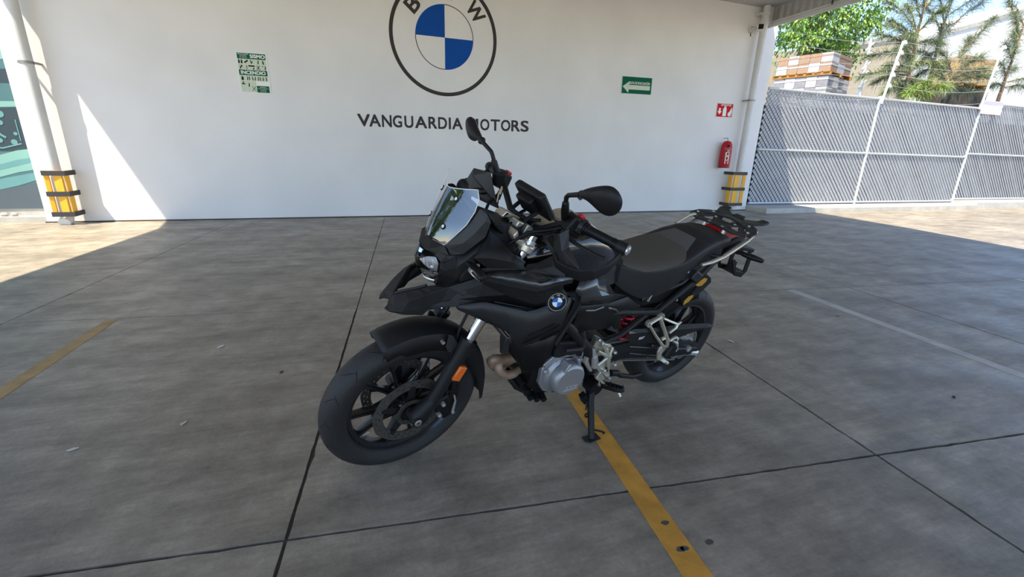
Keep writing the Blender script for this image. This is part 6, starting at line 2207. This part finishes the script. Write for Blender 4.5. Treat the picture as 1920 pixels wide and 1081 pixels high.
both(arm)
b = MB().box((.56, 0, .39), (.09, .20, .10)).cyl(V(.60, -.14, .40), V(.60, .14, .40), .028, seg=18).box((.36, 0, .40), (.07, .18, .06))
part(b, 'swingarm_pivot', M_plast2, bevel=.01)
# chain guard: long bluish blade over the chain, and the lower one
cg0 = [V(*(0.5206, 0.1500, 0.5433)), V(*(0.4699, 0.1500, 0.5444)), V(*(0.3004, 0.1500, 0.5224)), V(*(0.1117, 0.1450, 0.5018)), V(*(-0.1114, 0.1350, 0.4589)), V(*(-0.1841, 0.1300, 0.4223))]
cg1 = [V(*(0.5220, 0.1560, 0.5318)), V(*(0.4692, 0.1560, 0.5267)), V(*(0.2978, 0.1560, 0.5011)), V(*(0.1032, 0.1500, 0.4711)), V(*(-0.1190, 0.1400, 0.4324)), V(*(-0.1855, 0.1320, 0.4174))]
cg2 = [V(*(0.4948, 0.1500, 0.4691)), V(*(0.4380, 0.1500, 0.4566)), V(*(0.3192, 0.1500, 0.4303)), V(*(0.2320, 0.1460, 0.4083)), V(*(0.1935, 0.1450, 0.4441)), V(*(0.1848, 0.1400, 0.4638))]
cgd = part(MB().loft([cg0, cg1]), 'chain_guard', M_mgrey, solid=.004, smooth=0, label='long bluish chain guard blade')
part(MB().loft([[p + V(0, -.004, 0) for p in cg1], cg2]), 'guard_side', M_plast, cgd, solid=.003, smooth=0)
vs_, fs_ = fit_text('507', .036, .014, depth=.001)
o_ = V(*(0.4280, 0.1575, 0.4891))
b = MB()
b.add([o_ + V(-p[0] - p[1] * .2, p[2], p[1]) for p in vs_], fs_)
part(b, 'guard_print', M_badgewhite, cgd, smooth=0)
g0 = [V(*(0.3280, 0.1550, 0.4259)), V(*(0.2574, 0.1550, 0.4051)), V(*(0.0958, 0.1500, 0.3471)), V(*(-0.0802, 0.1400, 0.3106))]
g1 = [V(*(0.3269, 0.1580, 0.4155)), V(*(0.2568, 0.1580, 0.3961)), V(*(0.0969, 0.1540, 0.3396)), V(*(-0.0924, 0.1430, 0.2990))]
part(MB().loft([g0, g1]), 'arm_rib', M_mgrey, cgd, solid=.006, smooth=0)
b = MB()
for p, q in (((0.4843, 0.1480, 0.4443), (0.2457, 0.1480, 0.3801)), ((0.4689, 0.1480, 0.4002), (0.2502, 0.1480, 0.3338)), ((0.1081, 0.1480, 0.2958), (-0.0336, 0.1460, 0.2693))):
    b.tube([V(*p), V(*q)], .0035, 6)
part(b, 'arm_edge', M_mgrey, cgd)
# chain as separate links along the two runs
LK = []
def run(p, q, n):
    for k in range(n):
        LK.append((p.lerp(q, (k + .5) / n), (q - p).normalized(), (q - p).length / n, k))
run(V(.60, .098, .455), V(.02, .098, .425), 36)
run(V(.60, .098, .355), V(.02, .098, .218), 36)
for k in range(16):
    a = R(96 + 168 * (k + .5) / 16)
    LK.append((RA + V(.1035 * math.cos(a), .098, .1035 * math.sin(a)), V(-math.sin(a), 0, math.cos(a)), .0185, k))
lm = None
chain = empty('chain')
chain.parent = bike
for p, d_, L_, k in LK:
    if lm is None:
        b = MB()
        for yy in (-.0065, .0065):
            b.plate([V(-.010, yy, -.005), V(0, yy, -.0035), V(.010, yy, -.005), V(.010, yy, .005), V(0, yy, .0035), V(-.010, yy, .005)], .002, direction=(0, 1, 0))
        b.cyl(V(0, -.007, 0), V(0, .007, 0), .0045, seg=8)
        lo_ = b.build('chain_link', M_steel, chain, smooth=0)
        lm = lo_
        first = True
    else:
        lo_ = lm.copy()
        COL.objects.link(lo_)
        lo_.parent = chain
    lo_.location = p
    lo_.rotation_euler = (0, math.atan2(-d_.z, d_.x), 0)
# shift lever / brake rod under the arm
b = MB().tube([V(*(0.5518, 0.1400, 0.2937)), V(*(0.5009, 0.1400, 0.2799)), V(*(0.4666, 0.1350, 0.2500)), V(*(0.3527, 0.1200, 0.1994)), V(*(0.2684, 0.1000, 0.1759))], [.018, .016, .013, .013, .012], 10)
part(b, 'exhaust_pipe', M_plast, smooth=40)
# shock
b = MB()
A_, B_ = V(.50, .09, .47), V(.46, .085, .66)
b.cyl(A_ + (B_ - A_) * -.3, B_, .014, seg=12)
sh = part(b, 'shock_absorber', M_plast2)
Q = []
for k in range(97):
    t = k / 96
    a = 2 * math.pi * 6 * t
    c = A_.lerp(B_, t * .86)
    Q.append(c + V(.030 * math.cos(a), .030 * math.sin(a), 0))
part(MB().tube(Q, .0068, 7), 'spring', M_spring, sh, smooth=60, label='red coil spring')
qq = A_.lerp(B_, .9)
part(MB().tube([qq, qq + V(0, 0, .012), qq + V(0, 0, .02), qq + V(0, 0, .034)], [.026, .026, .019, .017], 16), 'spring_collar', M_bright, sh, smooth=35)
# rear hugger
rows = []
for i in range(15):
    a = R(30 + 62 * i / 14)
    rows.append([RA + V((.345 + dr) * math.cos(a), y, (.345 + dr) * math.sin(a)) for y, dr in ((-.092, -.06), (-.085, -.012), (-.04, .002), (.04, .002), (.085, -.012), (.092, -.06))])
part(MB().loft(rows), 'rear_hugger', M_plast2, solid=.004, smooth=40)


# ---- seat
part(MB().loft([[V(x, -hw, z0), V(x, -hw, z1), V(x, hw, z1), V(x, hw, z0)] for x, hw, z0, z1 in ((.64, .10, .68, .80), (.45, .125, .66, .76), (.28, .12, .66, .79), (.10, .11, .76, .90), (.0, .09, .84, .92))], closed=True, cap=True), 'seat_base', M_plast2, smooth=0)
SEAT = [  # x, top z, half width, z of widest line, bottom z, bottom half width
    (.705, .915, .060, .885, .845, .066), (.66, .897, .085, .868, .80, .095), (.60, .885, .112, .850, .755, .125), (.52, .880, .142, .838, .722, .150), (.44, .884, .158, .845, .722, .158),
    (.36, .893, .164, .858, .742, .160), (.29, .907, .162, .872, .775, .155), (.23, .930, .156, .890, .835, .150), (.16, .955, .146, .912, .880, .140), (.08, .972, .134, .930, .905, .128),
    (.0, .976, .122, .940, .920, .114), (-.06, .966, .108, .940, .924, .098), (-.10, .948, .088, .934, .922, .080), (-.115, .935, .070, .930, .922, .064)]


def seat_pt(r, t):
    """t in -1..1 across the upper surface"""
    x, zt, hw, zs, zb, bw = r
    a = abs(t)
    y = hw * math.sin(math.pi / 2 * a) ** .9
    z = zs + (zt - zs) * math.cos(math.pi / 2 * a) ** .62
    return V(x, math.copysign(y, t), z)


def seat_row(x):
    for a, b_ in zip(SEAT, SEAT[1:]):
        if a[0] >= x >= b_[0]:
            f = (a[0] - x) / (a[0] - b_[0])
            f = f * f * (3 - 2 * f) * .35 + f * .65
            return tuple(p + (q - p) * f for p, q in zip(a, b_))
    return SEAT[0]


rows = []
XS = [.705 - (.705 + .115) * k / 44 for k in range(45)]
for x in XS:
    r = seat_row(x)
    up = [seat_pt(r, k / 12) for k in range(-12, 13)]
    L_ = [V(r[0], -r[5], r[4]), V(r[0], -(r[5] * .5 + r[2] * .5) - .004, (r[3] + r[4]) / 2)]
    R_ = [V(r[0], (r[5] * .5 + r[2] * .5) + .004, (r[3] + r[4]) / 2), V(r[0], r[5], r[4])]
    rows.append(L_ + up + R_)
st_ = part(MB().loft(rows, closed=True, cap=True), 'seat', M_seat, smooth=50)


def insert(name, ma, fn, x0, x1, lift, n=30, label=None):
    rows = []
    for k in range(n + 1):
        x = x0 + (x1 - x0) * k / n
        r = seat_row(x)
        w_ = fn(k / n)
        row = []
        for j in range(-8, 9):
            p = seat_pt(r, w_ * j / 8)
            row.append(p + V(0, 0, lift) + V(0, math.copysign(lift * .4, j) if j else 0, 0))
        rows.append(row)
    return part(MB().loft(rows), name, ma, st_, smooth=60, label=label)


def w_ins(f):
    if f < .35:
        return .60 + .32 * math.sin(f / .35 * math.pi / 2)
    if f < .75:
        return .92 - .06 * ((f - .35) / .4)
    return .86 * math.sqrt(max(.0, 1 - ((f - .75) / .27) ** 2))


insert('seat_insert', M_seat2, w_ins, .675, .245, .0022, label='brownish grey fabric seat insert')
insert('seat_gusset', M_seat3, lambda f: .50 - .22 * f, .262, .15, .0014, 10, label='lighter grey fabric wedge behind the insert')
part(MB().tube([V(*(0.4507, 0.1550, 0.7321)), V(*(0.4618, 0.1570, 0.7129))], .003, 6).lathe([(.004, -.002), (.008, -.002), (.008, .002), (.004, .002)], V(*(0.4662, 0.1580, 0.7097)), (0, 1, 0), 12, closed=True), 'seat_tag', M_bright, st_)

# ---- tail: subframe, tail fairing, rails, rack, lights, plate holder
b = MB()
for s in (1, -1):
    b.tube([V(.60, .14 * s, .655), V(.36, .14 * s, .618), V(.15, .135 * s, .755), V(.04, .125 * s, .842), V(-.10, .10 * s, .885), V(-.22, .07 * s, .90)], [.016, .018, .018, .017, .016, .014], 10)
    b.tube([V(.50, .14 * s, .71), V(.25, .14 * s, .76), V(.05, .12 * s, .86)], .012, 8)
part(b, 'subframe', M_plast, smooth=40)
for s in (1, -1):
    P = [(0.3042, 0.1480, 0.7779), (0.2505, 0.1420, 0.8431), (0.1968, 0.1400, 0.8987), (0.1102, 0.1350, 0.9194), (0.0049, 0.1200, 0.9353), (-0.0137, 0.1200, 0.9017), (-0.0083, 0.1220, 0.8542), (0.0101, 0.1200, 0.8180), (0.1022, 0.1320, 0.7930), (0.1070, 0.1360, 0.7708), (0.1613, 0.1400, 0.7714)]
    part(MB().plate([sy(V(*p), s) for p in P], .02), 'tail_panel', M_plast, smooth=0, bevel=.003)
    if s > 0:
        part(MB().box(V(*(0.1699, 0.1480, 0.7918)), (.07, .03, .05), Matrix.Rotation(R(-30), 3, 'Y')), 'strap_hook', M_dgrey, bevel=.006)
rows = []
for x, hw, z0, z1 in ((.05, .10, .86, .92), (-.08, .09, .87, .93), (-.18, .075, .872, .945), (-.27, .055, .880, .938), (-.31, .035, .885, .915)):
    rows.append([V(x, -hw, z0), V(x, -hw, z1 - .01), V(x, -hw * .6, z1), V(x, hw * .6, z1), V(x, hw, z1 - .01), V(x, hw, z0)])
part(MB().loft(rows, closed=True, cap=True), 'tail_fairing', M_plast2, smooth=25)
# tail light
rows = []
for x, hw, z0, z1 in ((-.05, .045, .945, .966), (-.12, .055, .93, .966), (-.20, .055, .915, .950), (-.27, .045, .905, .930), (-.318, .03, .898, .910)):
    rows.append([V(x, -hw * 1.25, z0), V(x, -hw * .95, z1 + .012), V(x, hw * .95, z1 + .012), V(x, hw * 1.25, z0)])
part(MB().loft(rows, closed=True, cap=True), 'tail_light', M_tail, smooth=25, bevel=.003, label='red tail light under the rack')


def rail(s):
    P = [V(.158, .148, .852), V(.10, .158, .866), V(.03, .162, .888), V(-.06, .160, .930), V(-.125, .157, .960), V(-.165, .152, .985), V(-.185, .145, .998)]
    P = [sy(p, s) for p in P]
    r = part(MB().tube(P, [.010, .012, .0125, .0125, .012, .012, .011], 12, squash=.8), 'grab_rail', M_cham, smooth=50, label='pale metal grab rail')
    Q = [sy(p, s) for p in (V(.10, .152, .975), V(.06, .158, .998), V(.0, .155, 1.0), V(-.05, .148, .992))]
    part(MB().tube([P[2], sy(V(.06, .14, .885), s), sy(V(.08, .11, .88), s)], .010, 8), 'rail_mount', M_plast2, r)


both(rail)
part(MB().tube([V(*(0.0807, -0.1300, 0.9551)), V(*(0.0366, -0.1350, 0.9702)), V(*(-0.0143, -0.1400, 0.9907)), V(*(-0.0628, -0.1400, 0.9939))], .011, 12, squash=.8), 'grab_rail', M_cham, smooth=50)
# rack: flat frame of broad bars rising to the rear
rk = MB()


def zr(x):
    return .990 + (-.05 - x) * .20


def bar(P, w_, t=.011):
    P = [V(x, y, zr(x)) for x, y in P]
    rows = []
    for i, p in enumerate(P):
        a, z = P[max(0, i - 1)], P[min(len(P) - 1, i + 1)]
        d_ = (z - a).normalized()
        nn = V(-d_.y, d_.x, 0).normalized() * (w_[i] if isinstance(w_, (list, tuple)) else w_)
        rows.append([p + nn, p - nn, p - nn - V(0, 0, t), p + nn - V(0, 0, t)])
    rk.loft(rows, closed=True, cap=True)


for s in (1, -1):
    bar([(-.085, .0), (-.07, .06 * s), (-.065, .11 * s), (-.09, .165 * s)], [.028, .026, .026, .028])
    bar([(-.085, .162 * s), (-.13, .158 * s), (-.165, .130 * s), (-.18, .09 * s)], [.026, .026, .030, .034])
    bar([(-.08, .015 * s), (-.12, .04 * s), (-.17, .072 * s), (-.21, .08 * s)], [.024, .022, .026, .036])
    bar([(-.20, .05 * s), (-.23, .092 * s), (-.255, .112 * s), (-.288, .115 * s), (-.298, .115 * s)], [.036, .036, .026, .024, .014])
    bar([(-.09, .14 * s), (-.12, .105 * s), (-.165, .085 * s)], [.016, .014, .016])
bar([(-.06, 0), (-.13, 0)], .03)
bar([(-.19, -.09), (-.205, 0), (-.19, .09)], .040)
bar([(-.225, 0), (-.255, 0)], [.04, .026])
rack = part(rk, 'luggage_rack', M_dgrey, smooth=0, bevel=.004, label='charcoal luggage rack plate with finger slots')
b = MB()
for s in (1, -1):
    for x, y in ((-.06, .04), (-.105, .155), (-.13, .06), (-.17, .11)):
        b.cyl(V(x, y * s, zr(x) - .002), V(x, y * s, zr(x) + .004), .007, seg=10)
part(b, 'rack_screw', M_bright, rack)
b = MB()
for s in (1, -1):
    b.tube([V(-.06, .06 * s, zr(-.06) - .01), V(-.05, .06 * s, .95)], .011, 8)
    b.tube([V(-.15, .14 * s, zr(-.15) - .012), V(-.165, .152 * s, .985)], .012, 8)
b.tube([V(-.2, 0, zr(-.2) - .012), V(-.2, 0, .945)], .012, 8)
part(b, 'rack_stay', M_cham, rack)
# plate holder and rear signals
b = MB()
b.loft([[V(x, y, z) for y in (-.06, .06)] for x, z in ((-.20, .885), (-.30, .868), (-.405, .845))])
ph = part(b, 'plate_holder', M_plast, solid=.022, smooth=0, bevel=.004)
b = MB()
for s in (1, -1):
    b.plate([V(-.235, .052 * s, .80), V(-.275, .052 * s, .79), V(-.325, .052 * s, .715), V(-.395, .052 * s, .70), V(-.385, .052 * s, .80), V(-.35, .052 * s, .85), V(-.385, .052 * s, .85), V(-.425, .052 * s, .77), V(-.43, .052 * s, .70), V(-.395, .052 * s, .665), V(-.32, .052 * s, .685)], .008, direction=(0, 1, 0))
b.box((-.38, 0, .69), (.05, .10, .03)).box((-.35, 0, .73), (.03, .03, .04))
part(b, 'plate_bracket', M_plast2, ph, smooth=0, bevel=.003)
b = MB().box((-.27, 0, .845), (.13, .085, .05), Matrix.Rotation(R(-12), 3, 'Y'))
part(b, 'plate_arm', M_plast2, ph, bevel=.006)


def rear_signal(s):
    A_, T_ = V(-.245, .07 * s, .845), V(-.318, .175 * s, .833)
    d_ = (T_ - A_).normalized()
    b = MB().tube([A_ - d_ * .03, A_ + d_ * .01, A_ + d_ * .02, A_.lerp(T_, .55), A_.lerp(T_, .93), T_], [.010, .011, .016, .021, .016, .008], 12, squash=.8)
    part(b, 'turn_signal', M_plast2, smooth=45)


both(rear_signal)
# silencer on the far side, with two yellow badges
Y0, Y1 = -.215, -.105
prof = [(-.10, .365), (-.20, .400), (-.30, .445), (-.315, .475), (-.31, .50), (-.28, .515), (-.20, .50), (-.08, .45)]
b = MB().plate([V(x, Y1, z) for x, z in prof], Y1 - Y0, direction=(0, 1, 0))
part(b, 'silencer', M_plast, smooth=0, bevel=.016, segs=3)
b = MB().plate([V(*p) for p in ((0.2262, 0.1450, 0.6824), (0.1811, 0.1450, 0.6258), (0.1830, 0.1450, 0.6537), (0.1539, 0.1450, 0.7122), (0.1423, 0.1450, 0.7423), (0.1195, 0.1450, 0.7939), (0.0832, 0.1450, 0.7921), (0.0355, 0.1450, 0.7629), (0.0212, 0.1450, 0.7373), (0.0659, 0.1450, 0.6962), (0.1224, 0.1450, 0.6649), (0.1447, 0.1450, 0.6373), (0.1688, 0.1450, 0.6133))], .05, direction=(0, 1, 0))
mf = part(b, 'side_case', M_plast, smooth=0, bevel=.006, label='slim black case under the seat rail with two yellow marks')
def mbadge(pix, nm_):
    part(MB().plate([V(*p) + V(0, .003, 0) for p in pix], .003, direction=(0, 1, 0)), nm_, M_gold, mf, smooth=0, label='yellow mark')
mbadge([(0.1467, 0.1460, 0.7401), (0.0972, 0.1460, 0.7735), (0.0682, 0.1460, 0.7649), (0.0734, 0.1460, 0.7488), (0.0952, 0.1460, 0.7298), (0.1244, 0.1460, 0.7304)], 'yellow_mark')
mbadge([(0.1843, 0.1460, 0.6304), (0.1869, 0.1460, 0.6549), (0.1607, 0.1460, 0.6782), (0.1344, 0.1460, 0.6827), (0.1290, 0.1460, 0.6717), (0.1506, 0.1460, 0.6474)], 'yellow_mark')
b = MB().tube([V(.62, -.12, .27), V(.45, -.14, .25), V(.25, -.17, .30), V(.0, -.17, .38), V(-.12, -.165, .42)], [.026, .026, .028, .03, .034], 14)
part(b, 'exhaust_link', M_steel, smooth=60)
b = MB()
for p in ((0.2255, 0.1300, 0.6587), (0.1485, 0.1400, 0.7355), (0.2388, 0.1460, 0.8240)):
    q = V(*p)
    b.cyl(q - V(0, .01, 0), q + V(0, .005, 0), .007, seg=10)
part(b, 'frame_screw', M_bright)


# passenger foot rests on pale triangular brackets
def bracket(s):
    g = lambda p: sy(V(*p), s)
    b = MB()
    def beam(pts, r):
        b.tube([g(p) for p in pts], r, 8, squash=.7)
    TL_, TR_ = (0.4144, 0.1620, 0.5742), (0.3459, 0.1620, 0.6030)
    for q in (TL_, TR_):
        b.lathe([(.008, -.009), (.018, -.009), (.019, 0), (.018, .009), (.008, .009)], g(q), (0, 1, 0), 20, closed=True)
    beam([TL_, TR_], .013)
    beam([(0.4026, 0.1630, 0.5576), (0.3468, 0.1680, 0.4963), (0.2834, 0.1750, 0.4321), (0.2696, 0.1780, 0.4188)], [.011, .011, .012, .013])
    beam([(0.3421, 0.1630, 0.5848), (0.2952, 0.1680, 0.5187), (0.2501, 0.1760, 0.4523), (0.2440, 0.1800, 0.4144)], [.014, .014, .014, .013])
    beam([(0.3246, 0.1630, 0.5884), (0.2647, 0.1650, 0.5601), (0.2027, 0.1660, 0.5334), (0.1806, 0.1660, 0.5426)], [.010, .010, .010, .007])
    beam([(0.2018, 0.1660, 0.5313), (0.2071, 0.1670, 0.5149), (0.2523, 0.1700, 0.4923)], .010)
    beam([(0.2993, 0.1740, 0.4664), (0.2804, 0.1750, 0.4727)], .012)
    beam([(0.2329, 0.1780, 0.4475), (0.2245, 0.1820, 0.4581), (0.2076, 0.1860, 0.4694), (0.1917, 0.1880, 0.4576), (0.1917, 0.1900, 0.4368)], [.012, .010, .010, .010, .008])
    br = part(b, 'foot_bracket', M_cham, smooth=45, label='pale cast passenger foot bracket')
    b = MB().plate([g(p) for p in ((0.2779, 0.1800, 0.4270), (0.2427, 0.1840, 0.4218), (0.2498, 0.1880, 0.4015), (0.2731, 0.1900, 0.3835), (0.2713, 0.1900, 0.3681), (0.2295, 0.1920, 0.3365), (0.2338, 0.1920, 0.3120), (0.2928, 0.1900, 0.3482), (0.3040, 0.1860, 0.3929), (0.2928, 0.1820, 0.4171))], .012)
    part(b, 'bracket_plate', M_cham, br, smooth=0, bevel=.003)
    A_, T_ = g((0.2201, 0.2050, 0.4312)), g((0.2519, 0.2050, 0.3641))
    d_ = (T_ - A_).normalized()
    w_ = d_.cross(V(0, s, 0)).normalized()
    rows = []
    for f, k in ((0, .7), (.06, 1), (.94, 1), (1, .7)):
        p = A_.lerp(T_, f)
        rows.append([p + w_ * .020 * k + V(0, .011 * s, 0), p + w_ * .024 * k, p + w_ * .020 * k - V(0, .011 * s, 0), p - w_ * .020 * k - V(0, .011 * s, 0), p - w_ * .024 * k, p - w_ * .020 * k + V(0, .011 * s, 0)])
    pg = part(MB().loft(rows, closed=True, cap=True), 'passenger_peg', M_plast2, br, smooth=25)
    b = MB().tube([g((0.2275, 0.1950, 0.4529)), g((0.1990, 0.2000, 0.4353)), g((0.1908, 0.2050, 0.4047)), g((0.1951, 0.2070, 0.3896))], [.006, .008, .007, .005], 8)
    b.tube([g((0.2458, 0.1960, 0.3308)), g((0.2164, 0.2000, 0.3135))], .009, 8)
    part(b, 'peg_pin', M_bright, br, smooth=40)


both(bracket)
